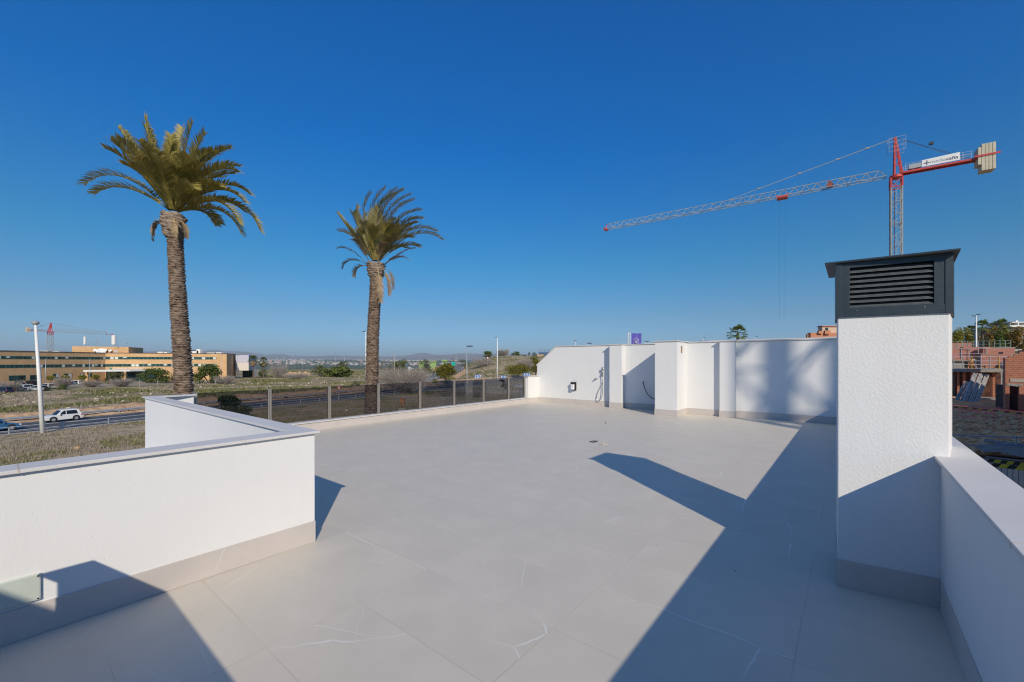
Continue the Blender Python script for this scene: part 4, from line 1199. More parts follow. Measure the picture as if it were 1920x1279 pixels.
def tower_crane(label, base, z_slew, az, jibL, ctrL, half, apex, thick=1.0, trolley=None, rope=None, sign=False, tie=None, jib_h=1.05, floor=0.0):
    """az: heading of the jib; all parts in the crane's own frame (x along the jib)"""
    base = Vector(base)
    r = thing('tower_crane', label, 'crane', base, az)
    H = z_slew - base.z
    b = MB(); lattice_mast(b, floor, H - 1.6, half, 0.16 * thick, 0.065 * thick, half * 1.75); mast = b.build('mast', M['crane_grey'], r)
    if sign:
        b = MB(); b.bar((0.15, -0.1, 0.2), (0.15, -0.1, H - 1.6), 0.06); b.build('power_cable', M['red_paint'], mast)
        b = MB()
        for sx in (-0.2, 0.2): b.bar((sx - 0.25, 0.25, 0.2), (sx - 0.25, 0.25, H - 1.6), 0.04)
        for i in range(int(H / 0.4)): b.bar((-0.45, 0.25, i * 0.4), (-0.05, 0.25, i * 0.4), 0.03)
        b.build('ladder', M['galv'], mast)
    b = MB(); lattice_mast(b, H - 1.6, H - 0.35, half * 1.03, 0.2 * thick, 0.09 * thick, 1.3); b.lathe((0, 0, H - 0.35), [(half * 1.25, 0), (half * 1.3, 0.05), (half * 1.3, 0.3), (half * 1.2, 0.4)], 20); b.build('slewing_ring', M['red_paint'], r)
    hd = MB()
    for sy in (-1, 1):
        hd.bar((0.35 * half, sy * half * 0.8, H), (0.25 * half, 0.12 * sy, H + apex), 0.2 * thick)
        hd.bar((-1.05 * half, sy * half * 0.8, H), (0.1 * half, 0.12 * sy, H + apex), 0.22 * thick)
        for t in (0.3, 0.5): hd.bar((0.35 * half, sy * half * 0.8 * (1 - t), H + apex * t), (-1.05 * half + 1.15 * half * t, sy * half * 0.8 * (1 - t), H + apex * t), 0.1 * thick)
    for t in (0.3, 0.5): hd.bar((0.3 * half, -half * 0.8 * (1 - t), H + apex * t), (0.3 * half, half * 0.8 * (1 - t), H + apex * t), 0.1 * thick)
    hd.build('tower_head', M['red_paint'], r)
    b = MB(); lattice_jib(b, jibL, 1.1, jib_h, 0.095 * thick, 0.05 * thick, 1.35); jb = b.build('jib', M['crane_grey'], r); jb.location = (0, 0, H + 0.1)
    b = MB(); b.box(jibL - 0.1, jibL + 0.35, -0.6, 0.6, -0.18, 0.16); b.bar((jibL, 0, 0), (jibL, 0, jib_h * 0.9), 0.12); b.build('jib_end', M['red_paint'], jb)
    b = MB()
    for sy in (-1, 1):
        b.bar((-half, sy * 0.5, H + 0.15), (-ctrL, sy * 0.5, H + 0.15), 0.16 * thick, 0.26 * thick)
    for i in range(8):
        x = -half - (ctrL - half) * i / 7; b.bar((x, -0.5, H + 0.1), (x, 0.5, H + 0.1), 0.1)
    b.quad((-half, -0.48, H + 0.18), (-ctrL, -0.48, H + 0.18), (-ctrL, 0.48, H + 0.18), (-half, 0.48, H + 0.18))
    cj = b.build('counter_jib', M['red_paint'], r)
    b = MB()
    for sy in (-1, 1):
        for z in (0.55, 0.85, 1.15): b.bar((-half - 0.3, sy * 0.5501, H + 0.2 + z - 0.15), (-ctrL + 1.2, sy * 0.55, H + 0.2 + z - 0.15), 0.035 * thick)
        for i in range(9):
            x = -half - 0.3 - (ctrL - 1.5 - half) * i / 8; b.bar((x, sy * 0.55, H + 0.2), (x, sy * 0.55, H + 1.2), 0.045 * thick)
    b.build('handrail', M['galv'], cj)
    nb_ = 5; wz = 3.3 if sign else 2.6
    for i in range(nb_):
        b = MB(); x1 = -ctrL + 0.7 - i * 0.31; hz = 1.55 if i else 1.2; b.box(x1 - 0.285, x1, -0.72, 0.72, H + 0.2 - (wz - 1.55) * (1 if i else 0.55), H + 0.2 + hz); b.build('counterweight', M['ballast'], cj, bevel=0.03)
    b = MB(); b.bar((-ctrL + 1.0, -0.78, H + 0.32), (-ctrL - 1.2, -0.78, H + 0.32), 0.05, 0.22); b.bar((-ctrL + 1.0, 0.78, H + 0.32), (-ctrL - 1.2, 0.78, H + 0.32), 0.05, 0.22); b.build('ballast_rail', M['red_paint'], cj)
    b = MB(); at = tie or jibL * 0.5
    b.bar((0.2 * half, 0, H + apex), (at, 0, H + 0.1 + jib_h * 0.95), 0.085 * thick)
    for t in (0.14, 0.3, 0.52, 0.78):
        p = Vector((0.2 * half, 0, H + apex)).lerp(Vector((at, 0, H + 0.1 + jib_h)), t); b.box(p.x - 0.25, p.x + 0.25, -0.09, 0.09, p.z - 0.09, p.z + 0.09)
    b.build('jib_tie', M['crane_grey'], r)
    b = MB()
    for sy in (-0.25, 0.25): b.bar((0, 0, H + apex), (-ctrL + 1.6, sy, H + 0.6), 0.04 * thick)
    b.box(-ctrL * 0.42 - 0.2, -ctrL * 0.42 + 0.2, -0.2, 0.2, H + apex * 0.63, H + apex * 0.63 + 0.3)
    b.build('counter_tie', M['rope'], r)
    if sign:
        b = MB()
        for sy in (-0.8, 0.8):
            for z in (apex * 0.62, apex * 0.74, apex * 0.86, apex * 0.97): b.bar((-0.9, sy * .8, H + z), (0.8, sy * .8, H + z), 0.03)
            for x in (-0.9, 0, 0.8): b.bar((x, sy * .8, H + apex * 0.62), (x, sy * .8, H + apex * 0.97), 0.03)
        b.build('head_platform', M['galv'], r)
    if trolley:
        b = MB(); b.box(trolley - 0.7, trolley + 0.7, -0.65, 0.65, -0.35, -0.06)
        for sx in (-1, 1): b.bar((trolley, 0, -0.35), (trolley + sx * 0.8, 0, 0.35), 0.16)
        t_ = b.build('trolley', M['red_paint'], r); t_.location = (0, 0, H + 0.1)
        if rope:
            for sx in (-0.36, 0.36):
                b = MB(); b.tube([(trolley + sx, 0, -0.3), (trolley + sx, 0, -rope)], 0.007, 4); b.build('hoist_rope', M['rope'], t_)
        if sign:
            b = MB(); b.box(13.0 - 6.2, 13.0 - 5.5, -0.3, 0.3, 0.05, 0.55); b.bar((6.9, 0, 0.5), (7.4, 0, 1.05), 0.2); b.build('trolley_winch', mat('rust_winch', (0.30, 0.07, 0.03), 0.6), jb)
    return r, H
M['ballast'] = mat('cream_ballast_concrete', (0.55, 0.50, 0.38), 0.85, var=0.08, vscale=2)
def right_crane():
    D = 57.0; p = spot(1680, 330, D)
    root = Vector((p.x, p.y, 0)); tip = spot(1137, 433, 80.3)
    az = math.atan2(tip.y - p.y, tip.x - p.x); L = (Vector((tip.x, tip.y, 0)) - root).length
    g = ground(p.x, p.y)
    r, H = tower_crane('red and grey tower crane with a lettered banner, standing behind the chimney', (p.x, p.y, g), p.z, az, L, 8.2, 0.56, 5.2, 0.85, trolley=13.0, rope=19.0, sign=True, tie=20.6, jib_h=1.05)
    b = MB(); b.box(-4.15, -2.05, 0.60, 0.66, H + 0.5, H + 1.0); b.quad((-2.9, 0.665, H + 0.52), (-2.1, 0.665, H + 0.52), (-2.1, 0.665, H + 1.1), (-2.9, 0.665, H + 1.1))
    cabm = mat('grey_cabinet', (0.36, 0.38, 0.40), 0.6)
    b = MB(); b.box(-2.4, -1.2, 0.1, 0.58, H + 0.42, H + 1.0); b.build('winch_cabinet', cabm, r)
    # banner: on the side that faces the terrace
    sgn = 1
    nrm_w = Matrix.Rotation(az, 3, 'Z') @ Vector((0, 1, 0))
    if nrm_w.dot(Vector((-p.x, -p.y, 0))) < 0: sgn = -1
    y = sgn * 0.62; x0, x1 = -2.45, -5.95
    b = MB(); b.quad((x0, y, H + 0.36), (x1, y, H + 0.36), (x1, y, H + 1.34), (x0, y, H + 1.22)); b.quad((x0, y - sgn * 0.03, H + 0.36), (x1, y - sgn * 0.03, H + 0.36), (x1, y - sgn * 0.03, H + 1.34), (x0, y - sgn * 0.03, H + 1.22))
    ban = b.build('banner', M['sign_white'], r)
    ux = Vector((-1, 0, 0)); uy = Vector((0, 0, 1))
    m1, w1 = text_mesh('media', 0.66); m2, w2 = text_mesh('caña', 0.66, bold=0.012)
    tot = (x0 - x1) - 0.95; k = tot / (w1 + w2 + 0.05)
    for me in (m1, m2): me.transform(Matrix.Diagonal((k, k * 0.92, 1, 1)))
    yy = y + sgn * 0.008
    fl = ux.cross(uy).y * sgn < 0
    place_text('lettering', m1, M['greyprint'], ban, (x0 - 0.78, yy, H + 0.60), ux, uy)
    place_text('lettering', m2, M['navy'], ban, (x0 - 0.78 - (w1 + 0.05) * k, yy, H + 0.60), ux, uy)
    b = MB(); b.quad((x0 - 0.42, yy, H + 0.45), (x0 - 0.50, yy, H + 0.45), (x0 - 0.52, yy, H + 1.08), (x0 - 0.42, yy, H + 1.08)); b.quad((x0 - 0.16, yy + sgn * .002, H + 0.70), (x0 - 0.74, yy + sgn * .002, H + 0.68), (x0 - 0.74, yy + sgn * .002, H + 0.78), (x0 - 0.16, yy + sgn * .002, H + 0.82)); b.build('emblem', M['navy'], ban)
right_crane()
p = spot(95, 622, 250.0); tp = spot(200, 627, 276.0)
tower_crane('distant red and white tower crane rising behind the roof of the left hospital wing', (p.x, p.y, ground(p.x, p.y)), p.z, math.atan2(tp.y - p.y, tp.x - p.x), (tp - p).length, 9.5, 0.95, 5.3, 1.15, trolley=30.0, rope=None, tie=22.0, jib_h=1.7, floor=4.0)
# the mast whose soft shadow falls on the far wall; it stands in the street behind the camera
mp = Vector((13.7, 1.81)) - Vector((0.518, 0.695)) * 30.0
mw = T(mp.x, mp.y)
b = MB(); lattice_mast(b, 0, 27.0, 0.54, 0.17, 0.075, 1.15)
mo = b.build('mast', M['crane_grey'], None)
mr = thing('crane_mast', 'bare lattice crane mast standing in the street behind the camera', 'crane', (mw.x, mw.y, -3.2), YAW)
mo.parent = mr

# ------------------------------------------------------------------ hospital
M['brick_tan'] = mat('tan_brick', (0.60, 0.375, 0.19), 0.9, var=0.08, vscale=0.6)
M['win_frame'] = mat('green_window_frame', (0.03, 0.19, 0.14), 0.4)
M['win_glass'] = mat('dark_window_glass', (0.02, 0.05, 0.055), 0.08, var=0.6, vscale=0.5)
M['blind'] = mat('white_blind', (0.62, 0.62, 0.58), 0.7)
M['roof_edge'] = mat('dark_roof_edge', (0.035, 0.035, 0.05), 0.6)
def hospital():
    C = Vector((-160, 165, 0)); A = Vector((-161.6, 108, 0)); E = Vector((-123.2, 181, 0)); Fb = Vector((-131.4, 199.5, 0))
    Z0, Z1 = -6.6, 4.9
    r = thing('hospital_building', 'long tan brick hospital with two bands of green framed windows, left of the palms', 'building', (0, 0, 0))
    b = MB(); b.prism([(A.x, A.y), (C.x, C.y), (C.x - 22, C.y + 8), (A.x - 40, A.y)], Z0, Z1); wl = b.build('wall', M['brick_tan'], r)
    b = MB(); b.prism([(C.x, C.y), (E.x, E.y), (Fb.x, Fb.y), (C.x - 14, C.y + 22)], Z0, Z1 + 0.003); wr = b.build('wall', M['brick_tan'], r)
    b = MB()
    def edge(a, c, z, hh=0.22, d=0.15):
        n = Vector((c.y - a.y, a.x - c.x, 0)).normalized() * d
        b.obox((a.x, a.y, z), (c.x - a.x, c.y - a.y, 0), n, (0, 0, hh))
    edge(A, C, Z1 + 0.004); edge(C, E, Z1 + 0.008); edge(E, Fb, Z1 + 0.006)
    b.build('roof_edge', M['roof_edge'], r)
    rr = random.Random(3)
    def window(a, u, n, s0, s1, z0, z1, door=False):
        """frame, recessed glass and blinds of one bay, standing 3 cm proud of the brick"""
        def P(s, z, d): q = a + u * s + n * d; return (q.x, q.y, z)
        b = MB()
        b.mi = 0; b.obox(P(s0, z0, 0.02), tuple(u * (s1 - s0)), tuple(n * 0.03), (0, 0, z1 - z0)); 
        b.mi = 1; k = 2 if s1 - s0 > 1.3 else 1; fw = 0.10; pw = (s1 - s0 - fw * (k + 1)) / k
        for i in range(k):
            sa = s0 + fw + i * (pw + fw); b.mi = 1
            b.quad(P(sa, z0 + 0.08, 0.055), P(sa + pw, z0 + 0.08, 0.055), P(sa + pw, z1 - 0.08, 0.055), P(sa, z1 - 0.08, 0.055))
            t = rr.random()
            if t < 0.32:
                b.mi = 2; zb = z0 + 0.08 if t < 0.25 else z0 + (z1 - z0) * rr.uniform(0.3, 0.6)
                zt = z1 - 0.08 if t < 0.33 else z0 + (z1 - z0) * 0.45; 
                if zb < zt: b.quad(P(sa + 0.06, zb, 0.062), P(sa + pw - 0.06, zb, 0.062), P(sa + pw - 0.06, zt, 0.062), P(sa + 0.06, zt, 0.062))
        b.build('window', [M['win_frame'], M['win_glass'], M['blind']], r)
    u = (C - A).normalized(); n = Vector((u.y, -u.x, 0)); L = (C - A).length
    for z0, z1 in ((2.4, 3.38), (-0.48, 0.6)):
        s = 16.0
        while s + 2.3 < L: window(A, u, n, s, s + 2.28, z0, z1); s += 2.3
        window(A, u, n, s, L - 0.05, z0, z1)
    for s0, s1, z0, z1 in ((20, 22.4, -4.8, -3.0), (26.0, 30.5, -4.6, -2.9), (31.7, 35.0, -4.6, -2.9), (38.5, 40.5, -4.4, -2.7), (42.0, 44.8, -4.4, -2.7), (47.6, 48.8, -4.3, -2.8), (50.6, 51.8, -4.3, -2.8)): window(A, u, n, s0, s1, z0, z1)
    u = (E - C).normalized(); n = Vector((u.y, -u.x, 0)); L = (E - C).length
    for z0, z1 in ((2.45, 3.5), (-0.45, 0.62)):
        s = 0.06
        while s + 2.6 < L - 1.5: window(C, u, n, s, s + 2.58, z0, z1); s += 2.6
    # penthouse with roof gear
    b = MB(); pa, pb = spot(135, 661, 175), spot(241, 661, 184)
    b.prism([(pa.x, pa.y), (pb.x, pb.y), (pb.x - 5, pb.y + 13), (pa.x - 5, pa.y + 13)], Z1 - 0.5, 8.0); ph = b.build('penthouse', M['brick_tan'], r)
    uu = (Vector((pb.x, pb.y, 0)) - Vector((pa.x, pa.y, 0))).normalized(); nn = Vector((uu.y, -uu.x, 0))
    q = Vector((pa.x, pa.y, 0)) + uu * 13.2 + nn * 0.03; b = MB(); b.obox((q.x, q.y, Z1), tuple(uu * 1.1), tuple(nn * 0.05), (0, 0, 1.5)); b.build('door', M['galv'], ph)
    for s, rad, z in ((9.2, 1.55, 5.6), (7.2, 0.6, 6.35), (10.3, 0.7, 6.4), (12.0, 0.5, 6.3)):
        q = Vector((pa.x, pa.y, 0)) + uu * s + nn * 0.6; b = MB()
        b.lathe((0, 0, 0), [(rad * 0.15, -0.02), (rad * 0.7, 0.12 * rad), (rad, 0.38 * rad), (rad * 0.98, 0.40 * rad), (rad * 0.65, 0.2 * rad), (rad * 0.1, 0.05 * rad)], 16)
        o = b.build('satellite_dish', M['white_paint'], ph, smooth=True); o.location = (q.x, q.y, z); o.rotation_euler = (R(70), 0, math.atan2(nn.y, nn.x) + R(90))
    for px, z0, z1, rad in ((159, 8.0, 9.0, 0.28), (213.5, 8.0, 8.8, 0.3)):
        q = spot(px, 645, 182); b = MB(); b.tube([(q.x, q.y, z0 - 0.1), (q.x, q.y, z1)], rad * 0.6, 8); b.build('antenna_mast', M['galv'], ph)
    for px, z0, z1, rad in ((159, 9.0, 12.4, 0.42), (213.5, 8.9, 13.0, 0.78)):
        q = spot(px, 645, 182); b = MB(); b.lathe((q.x, q.y, 0), [(rad * 0.9, z0), (rad, z0 + 0.1), (rad, z1 - 0.1), (rad * 0.9, z1)], 16); b.build('antenna_drum', M['white_paint'], ph, smooth=False)
    for px, hh in ((183, 3.0), (165, 1.2), (218, 1.1), (238, 1.4)):
        q = spot(px, 645, 181); b = MB(); b.tube([(q.x, q.y, 7.9), (q.x, q.y, 8 + hh)], 0.07, 5); b.ball((q.x, q.y, 8 + hh), 0.22, 0.22, 0.25, 8, 6); b.build('aerial', M['grey_paint'], ph)
    # small plant on the long roof
    for px, D_, w, hh in ((365, 186, 3.2, 1.3), (372, 186, 1.6, 2.0), (300, 180, 2.2, 0.7), (310, 181, 1.4, 0.6), (340, 184, 1.8, 0.6), (395, 188, 3.5, 0.5), (410, 188, 2.5, 0.6), (96, 168, 6.0, 0.7), (80, 160, 4.0, 0.6)):
        q = spot(px, 660, D_); b = MB(); b.box(q.x - w / 2, q.x + w / 2, q.y, q.y + 1.5, Z1 - 0.2, Z1 + 0.2 + hh); b.build('roof_unit', M['white_paint'], r)
    # entrance canopy
    ca, cb = spot(156, 693, 152), spot(244, 694, 160)
    b = MB(); b.prism([(ca.x, ca.y), (cb.x, cb.y), (cb.x + 3.5, cb.y + 12), (ca.x - 2, ca.y + 14)], -2.15, -1.5); cn = b.build('canopy', M['white_paint'], r)
    b = MB(); b.prism([(ca.x + 0.5, ca.y + 8), (cb.x + 1.5, cb.y + 5.5), (cb.x + 4.0, cb.y + 7.5), (ca.x + 0.5, ca.y + 10)], -6.5, -2.16); b.build('entrance_glazing', M['win_glass'], r)
    for px, D_ in ((229, 161), (234.5, 159), (163, 154)):
        q = spot(px, 700, D_); b = MB(); b.lathe((q.x, q.y, 0), [(0.42, -6.5), (0.40, -2.16)], 12); b.build('column', M['brick_tan'], cn)
    me, wd = text_mesh('quirónsalud  Torrevieja', 1.0); q = C + u * 1.2 + n * 0.12
    k = 8.8 / wd; me.transform(Matrix.Diagonal((k, k, 1, 1)))
    place_text('lettering', me, M['sign_white'], r, (q.x + u.x * 1.0, q.y + u.y * 1.0, -1.35), tuple(u), (0, 0, 1))
    b = MB(); b.ball((q.x + u.x * 0.35, q.y + u.y * 0.35, -1.15), 0.35, 0.1, 0.4, 10, 8); b.build('emblem', mat('teal_emblem', (0.01, 0.30, 0.26), 0.4), r)
hospital()
def white_block():
    r = thing('annex_building', 'pale lavender and white cantilevered block at the right end of the hospital', 'building', (0, 0, 0))
    A, B_, Cc, Dd = Vector((-128.2, 194.5, 0)), Vector((-122.8, 195.5, 0)), Vector((-125.6, 206, 0)), Vector((-131.5, 205, 0))
    up = mat('lavender_panel', (0.50, 0.49, 0.58), 0.6); lo = mat('white_panel', (0.66, 0.60, 0.55), 0.6)
    b = MB(); b.prism([(A.x, A.y), (B_.x, B_.y), (Cc.x, Cc.y), (Dd.x, Dd.y)], 1.0, 4.6); b.build('upper_panel', up, r)
    b = MB(); b.prism([(A.x, A.y), (B_.x, B_.y), (Cc.x, Cc.y), (Dd.x, Dd.y)], -2.6, 0.995); b.build('lower_panel', lo, r)
    b = MB(); b.prism([(B_.x - 0.6, B_.y + 4.5), (Cc.x + 2, Cc.y - 3), (Cc.x + 2, Cc.y), (Cc.x - 1, Cc.y)], -6.5, -2.61); b.build('stair_wall', lo, r)
    b = MB(); b.box(-130.5, -126.0, 203, 204, -6.5, -2.65); b.build('glazing', M['win_glass'], r)
    b = MB(); b.box(A.x + 0.3, A.x + 0.7, A.y + 0.3, A.y + 0.7, -6.5, -2.61); b.build('column', M['conc'], r)
white_block()

# ------------------------------------------------------------------ vehicles
def car_paint(name, c): return mat(name, c, 0.25, spec=0.6)
def make_car(label, loc, heading, paint, L=3.8, W=1.68, Hh=1.58, group=None, hatch=True, van=False, detail=True):
    """heading: angle of the nose; car frame has the nose along +x"""
    r = thing('car', label, 'car', loc, heading, group)
    x0, x1 = -L / 2, L / 2; wh = 0.30
    def section(prof, w0, w1):             # extruded side profile with tumblehome towards the top
        b = MB(); n = len(prof)
        zmin = min(z for x, z in prof); zmax = max(z for x, z in prof)
        for sy in (-1, 1):
            for x, z in prof: t = (z - zmin) / max(zmax - zmin, 1e-3); b.v.append((x, sy * (w0 + (w1 - w0) * t) / 2, z))
        b.f.append(tuple(range(n))); b.f.append(tuple(range(2 * n - 1, n - 1, -1)))
        for i in range(n):
            j = (i + 1) % n; b.f.append((j, i, n + i, n + j))
        b.m += [0] * (n + 2); return b
    belt = 0.56 * Hh
    lower = [(x0 + 0.05, 0.24), (x0, 0.42), (x0 + 0.02, belt), (x0 + 0.12, belt + 0.02), (x1 - (1.15 if not van else 0.7), belt + 0.03), (x1 - 0.25, belt - 0.10), (x1 - 0.02, belt - 0.28), (x1, 0.40), (x1 - 0.06, 0.22)]
    b = section(lower, W, W * 0.97); b.build('body', paint, r, bevel=0.04)
    rear = 0.12 if hatch else 0.75
    cab = [(x0 + rear - 0.05, belt), (x0 + rear + 0.22, Hh - 0.07), (x0 + rear + 0.45, Hh), (x1 - 1.75, Hh - 0.01), (x1 - 1.5, Hh - 0.08), (x1 - 1.0 + (0.35 if van else 0), belt)]
    b = section(cab, W * 0.95, W * 0.76); b.build('cabin', paint, r, bevel=0.05)
    gl = M['car_glass']
    k = 0.012
    def sidew(xa, xb, xc, xd):             # bottom from xa to xb, top from xc to xd
        for sy in (-1, 1):
            b = MB()
            def yy(z): t = (z - belt) / (Hh - belt); return sy * ((W * 0.95 + (W * 0.76 - W * 0.95) * t) / 2 + k)
            za, zb = belt + 0.05, Hh - 0.12
            b.quad(*( [(xa, yy(za), za), (xb, yy(za), za), (xd, yy(zb), zb), (xc, yy(zb), zb)] if sy < 0 else [(xb, yy(za), za), (xa, yy(za), za), (xc, yy(zb), zb), (xd, yy(zb), zb)]))
            b.build('side_window', gl, r)
    mid = (x0 + x1) / 2 - 0.15
    sidew(x0 + rear + 0.35, mid - 0.04, x0 + rear + 0.5, mid - 0.04)
    sidew(mid + 0.04, x1 - 1.22 + (0.3 if van else 0), mid + 0.04, x1 - 1.70 + (0.15 if van else 0))
    b = MB(); xa, xb = x1 - 1.0 + (0.35 if van else 0) + 0.015, x1 - 1.5 + 0.02
    b.quad((xa, -W * 0.44, belt + 0.04), (xa, W * 0.44, belt + 0.04), (xb, W * 0.385, Hh - 0.10), (xb, -W * 0.385, Hh - 0.10)); b.build('windscreen', gl, r)
    b = MB(); xa, xb = x0 + rear - 0.05 - 0.012, x0 + rear + 0.20
    b.quad((xa + 0.03, W * 0.42, belt + 0.10), (xa + 0.03, -W * 0.42, belt + 0.10), (xb - 0.02, -W * 0.37, Hh - 0.10), (xb - 0.02, W * 0.37, Hh - 0.10)); b.build('rear_window', gl, r)
    for sx in (x0 + 0.66, x1 - 0.72):
        for sy in (-1, 1):
            b = MB(); y = sy * (W / 2 - 0.09)
            b.tube([(sx, y - 0.11 * sy, wh), (sx, y + 0.115 * sy, wh)], wh, 20); wl = b.build('wheel', M['black'], r)
            b = MB(); b.tube([(sx, y + 0.10 * sy, wh), (sx, y + 0.125 * sy, wh)], wh * 0.62, 14); b.build('rim', M['galv'], wl)
            b = MB(); b.tube([(sx, y - 0.05 * sy, wh + 0.03), (sx, y + 0.098 * sy, wh + 0.03)], wh * 1.22, 20); b.build('wheel_arch', M['black'], r)
    for sy in (-1, 1):
        b = MB(); b.box(x1 - 0.22, x1 + 0.006, sy * W * 0.40 - 0.16, sy * W * 0.40 + 0.16, belt - 0.30, belt - 0.18); b.build('headlight', M['sign_white'], r)
        b = MB(); b.box(x0 - 0.008, x0 + 0.2, sy * W * 0.42 - 0.13, sy * W * 0.42 + 0.13, belt - 0.18, belt - 0.02); b.build('tail_light', M['sign_red'], r)
        b = MB(); b.ball((x1 - 1.28, sy * (W / 2 + 0.08), belt + 0.07), 0.10, 0.11, 0.075, 8, 6); b.build('mirror', paint, r)
    return r
M['car_glass'] = mat('car_glass', (0.012, 0.016, 0.02), 0.05)
P_ = {k: car_paint('paint_' + k, c) for k, c in dict(white=(0.72, 0.72, 0.71), blue=(0.03, 0.12, 0.26), navy=(0.012, 0.02, 0.06), black=(0.012, 0.012, 0.014), silver=(0.42, 0.43, 0.45), grey=(0.16, 0.165, 0.175), red=(0.40, 0.02, 0.02)).items()}
def on_road(px, off):
    """place on the road: lane offset from the centre line, found at the bearing of px"""
    best = None
    for i in range(0, 1200):
        s = ROAD_L * i / 1200; p, n = road_at(s); q = p + n * off
        if q.y < 20: continue
        e = abs(q.x / q.y * F_PX + 960 - px)
        if best is None or e < best[0]: best = (e, q, n)
    e, q, n = best
    return Vector((q.x, q.y, GZ + 0.11)), math.atan2(n.x, -n.y)
q, h_ = on_road(119, -2.5); make_car('white compact crossover driving left past the leaning lamp post', q, h_ + math.pi, P_['white'], 3.5, 1.55, 1.47)
q, h_ = on_road(-22, 2.2); make_car('blue car on the road, cut off by the left edge of the photo', q, h_, P_['blue'], 4.3, 1.78, 1.48)
lot = [(4, 728, 'white', 200, 'white car parked at the far left of the hospital car park'), (2, 734, 'navy', 185, 'dark navy car at the left edge in front of the white parked car'), (33, 719, 'navy', 0, 'navy estate parked on the bank row left of a black car'), (55, 718, 'black', 175, 'black car with its nose to the left under the low hospital windows'), (30, 730, 'grey', 95, 'dark grey car behind bare bushes in the near parking row'), (52, 728, 'white', 92, 'white car seen from behind in the near parking row'), (71, 730, 'silver', 170, 'silver car half hidden by the leaning lamp post'), (98, 726, 'white', 92, 'white car seen from behind right of the leaning lamp post'), (105, 712, 'black', 170, 'black car beside the round topiary near the hospital wall'), (131, 717, 'silver', 170, 'silver car parked before the small square windows'), (143, 717, 'white', 175, 'white car parked last in the row before the entrance')]
for px, py, c, hd, lb in lot:
    D = (EYE - (GZ)) * F_PX / (py + 4 - HOR); g_ = gp(px, D); make_car(lb, g_ + Vector((0, 0, 0.02)), R(hd), P_[c], 4.2, 1.76, 1.5, group='cars in the hospital car park')
# car park surface
b = MB(); b.quad((-150, 108, GZ + 0.10), (-118, 112, GZ + 0.10), (-122, 150, GZ + 0.10), (-158, 150, GZ + 0.10))
tag(b.build('car_park', mat('pale_paving', (0.30, 0.26, 0.21), 0.9, var=0.15, vscale=0.3)), kind='structure')

# ==== PART 4 ====

# ------------------------------------------------------------------ lamp posts
def lamp_post(label, foot, h, head='flat', r0=0.09, lean=(0, 0), hw=0.9, arm=0.0, colr=None, group=None, az=0.0):
    r = thing('street_lamp', label, 'street lamp', foot, az, group)
    colr = colr or M['white_paint']
    top = Vector((lean[0], lean[1], h))
    b = MB(); b.tube([(0, 0, -0.4), tuple(top * 0.5), tuple(top)], [r0, r0 * 0.8, r0 * 0.55], 10); b.build('pole', colr, r, smooth=True)
    b = MB()
    if head == 'disc': b.lathe(tuple(top), [(0.15, 0.0), (hw * 0.45, 0.08), (hw * 0.5, 0.20), (hw * 0.42, 0.34), (0.1, 0.40)], 16)
    elif head == 'double':
        for s_ in (-1, 1): b.ball(tuple(top + Vector((s_ * hw * 0.55, 0, 0.10 * s_ + 0.05))), hw * 0.5, 0.16, 0.09, 14, 8)
        b.bar(tuple(top + Vector((-hw * 0.5, 0, 0))), tuple(top + Vector((hw * 0.5, 0, 0.1))), 0.08)
    else:
        b.ball(tuple(top + Vector((arm + hw * 0.35, 0, 0.06))), hw * 0.5, 0.2, hw * 0.13, 16, 8); b.bar(tuple(top), tuple(top + Vector((arm + 0.2, 0, 0.05))), 0.07)
    b.build('lamp_head', M['blue_grey'] if head != 'disc' else M['grey_paint'], r, smooth=True)
    return r
def lamp_at(label, px, ytop, D, foot_px=None, **kw):
    f = gp(foot_px or px, D); t = spot(px, ytop, D)
    return lamp_post(label, f, t.z - f.z, lean=(t.x - f.x, 0), **kw)
lamp_at('tall leaning white lamp post with a round grey head beside the road', 66.5, 609, 45.6, foot_px=80.5, head='disc', r0=0.21, hw=0.62)
lamp_at('white lamp post with a blue-grey head right behind the trunk of the taller palm', 358.5, 658, 62, foot_px=362, head='flat', r0=0.12, hw=0.85, arm=0.0)
lamp_at('slender white lamp post rising just left of the smaller palm trunk', 686, 622, 100, head='flat', r0=0.17, hw=1.0, arm=-0.8)
lamp_at('lamp post with a broad dark blue head standing close behind the glass railing', 875, 650, 64, foot_px=876.5, head='flat', r0=0.085, hw=1.05, arm=0.1, colr=M['galv'])
lamp_at('tall thick white lamp post in front of the scrubby hill by the chevron signs', 932.5, 633, 172, head='flat', r0=0.27, hw=1.2, arm=-0.9)
lamp_at('thin grey lamp post in the car park in front of the left hospital wing', 85.5, 673, 120, r0=0.09, hw=0.6, colr=M['galv'])
lamp_at('thin grey lamp post in front of the hospital entrance canopy', 168.5, 673, 124, r0=0.09, hw=0.6, colr=M['galv'])
for px, yt, yb, lb in ((270, 673, 700, 'thin lamp post before the lit hospital front, left of the green bush'), (322, 673, 700, 'thin lamp post before the hospital front just left of the palm trunk'), (415.5, 666, 698, 'thin lamp post before the blank end of the hospital front'), (445.5, 667, 697, 'thin lamp post before the lavender annex block')):
    D = (EYE - GZ) * F_PX / (712 - HOR); lamp_at(lb, px, yt, min(D, 158), r0=0.08, hw=0.6, colr=M['galv'])
